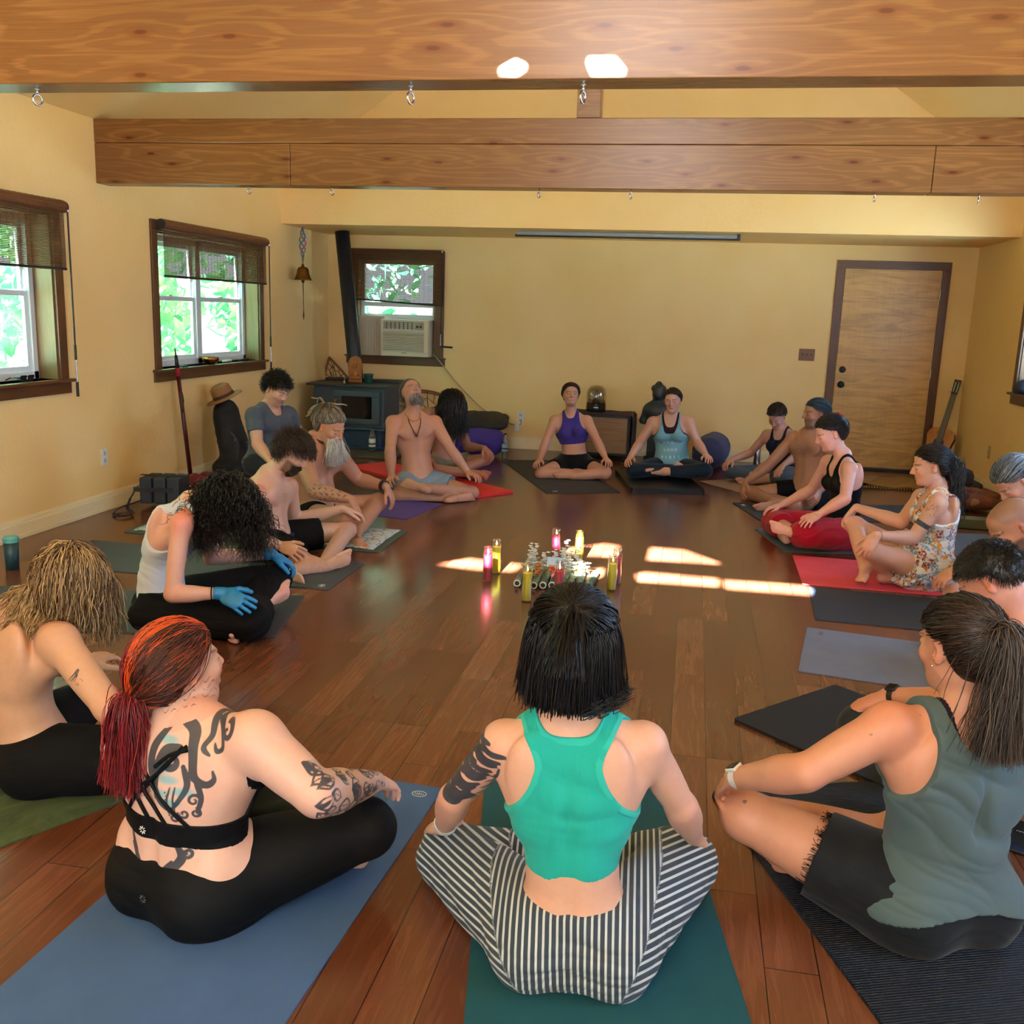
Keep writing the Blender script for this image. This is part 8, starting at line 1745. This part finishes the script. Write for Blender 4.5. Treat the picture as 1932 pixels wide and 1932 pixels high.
bm = bm_new()
for k in range(60): x = -.38+.76*k/59; tube(bm, [(x, -.26, .02), (x+.004*math.sin(k*3), -.30, .006)], .003, 4)
o = fin(bm, 'fringe', plain('fringe_gold', '9A7434', .9), None); o.parent = t
m_, nt_, b_2 = node_mat('kilim_brown'); vo_ = N(nt_, 'ShaderNodeTexVoronoi'); vo_.inputs['Scale'].default_value = 16; nt_.links.new(coords(nt_), vo_.inputs['Vector']); nt_.links.new(ramp(nt_, vo_.outputs['Color'], [(.2, hexc('4A2214')), (.5, hexc('7A3E22')), (.7, hexc('2E1610')), (.9, hexc('8E6A40'))]), b_2.inputs['Base Color']); b_2.inputs['Roughness'].default_value = .8
cushion('kilim_cushion', 'brown patterned kilim cushion on the floor behind the floral dress', 'cushion', (2.35, 8.85, .10), (.62, .45, .18), m_, .15, None, amp=.015)
t = thing('black_hat', 'black brimmed hat resting on the kilim cushion', 'hat', (2.38, 9.02, .2)); bm = bm_new(); R_ = Matrix.Rotation(.15, 3, 'X'); lathe(bm, [(.19, -.004), (.17, .002), (.11, .006), (.105, .08), (.09, .115), (.05, .12), (.0, .105)], (0, 0, 0), 30, R_); lathe(bm, [(.188, -.006), (.10, .0)], (0, 0, 0), 30, R_); o = fin(bm, 'hat_shell', plain('felt_black', (.018, .018, .02), .85), None, smooth=True); o.parent = t
bm = bm_new(); lathe(bm, [(.112, .006), (.110, .032)], (0, 0, 0), 30, R_); o = fin(bm, 'hat_band', BLK, None); o.parent = t
bm = bm_new(); box(bm, (0, 0, .042), (.30, .15, .076)); o = fin(bm, 'yoga_block', plain('block_olive', '4E5030', .8), None, bevel=.006); o.location = (2.22, 8.02, 0); tag(o, 'olive green yoga block on the floor right of the floral dress', 'block')
g = gp(1918, 1588); t = thing('smartphone', 'black smartphone lying on the floor at the right edge', 'phone', (g[0], g[1], 0)); t.rotation_euler = (0, 0, -.5); bm = bm_new(); box(bm, (0, 0, .006), (.078, .16, .009)); o = fin(bm, 'case', BLK, None, bevel=.003); o.parent = t
bm = bm_new(); box(bm, (0, 0, .0112), (.068, .148, .001)); o = fin(bm, 'screen', plain('phone_screen', (.02, .03, .07), .06), None); o.parent = t
g = gp(1918, 1560); 
bm = bm_new(); tube(bm, [(-.025*.5, .05, .0122), (.02, .05, .0122)], .0015, 4)
for k in range(5): box(bm, (-.02+.009*k, .045, .0122), (.004, .011, .0006))
o = fin(bm, 'clock_digits', plain('digit_white', (.5, .55, .6), .4), None, None); o.parent = t
# dark pack on the sill at the right edge
bm = bm_new(); cushion('dark_pouch', 'dark blue pouch on the sill of the window at the right edge', 'pouch', (XR+.02, 9.05, WZ0+.045), (.12, .2, .09), plain('pouch_blue', '18263C', .6), 0, None, h=.008, amp=.006); bm.free()
o = bpy.data.objects['dark_pouch']

# finer pieces hang from the part they sit on
def regroup(owner, part, kids):
    for t_ in [o for o in C.objects if o.parent is None and o.name.split('.')[0] == owner]:
        ps = [o for o in t_.children if o.name.split('.')[0] == part]
        if not ps: continue
        for o in list(t_.children):
            if o.name.split('.')[0] in kids:
                mi = o.matrix_parent_inverse.copy(); o.parent = ps[0]; o.matrix_parent_inverse = ps[0].matrix_parent_inverse.inverted() @ mi if True else mi
regroup('acoustic_guitar', 'headstock', ('tuning_peg', 'headstock_slot')); regroup('acoustic_guitar', 'soundboard', ('rosette', 'sound_hole', 'bridge'))
regroup('straw_hat', 'hat_shell', ('hat_band',)); regroup('black_hat', 'hat_shell', ('hat_band',)); regroup('backpack', 'pack_body', ('strap', 'zip_pull')); regroup('water_bottle', 'paper_label', ('label_band',)); regroup('water_jug', 'paper_label', ('label_band',))
regroup('dome_speaker', 'base', ('silver_logo',)); regroup('block_bag', 'webbing_strap', ('loose_strap',)); regroup('smartphone', 'screen', ('clock_digits',)); regroup('yoga_mat', 'mat_surface', ('logo',)); regroup('folded_blanket', 'cloth', ('fringe',))
regroup('bolster', 'bolster_cover', ('seam_band',)); regroup('long_staff', 'shaft', ('feather_tassel',)); regroup('hanging_bell', 'bell_body', ('clapper', 'bell_loop')); regroup('candle', 'wax', ('wick', 'flame'))
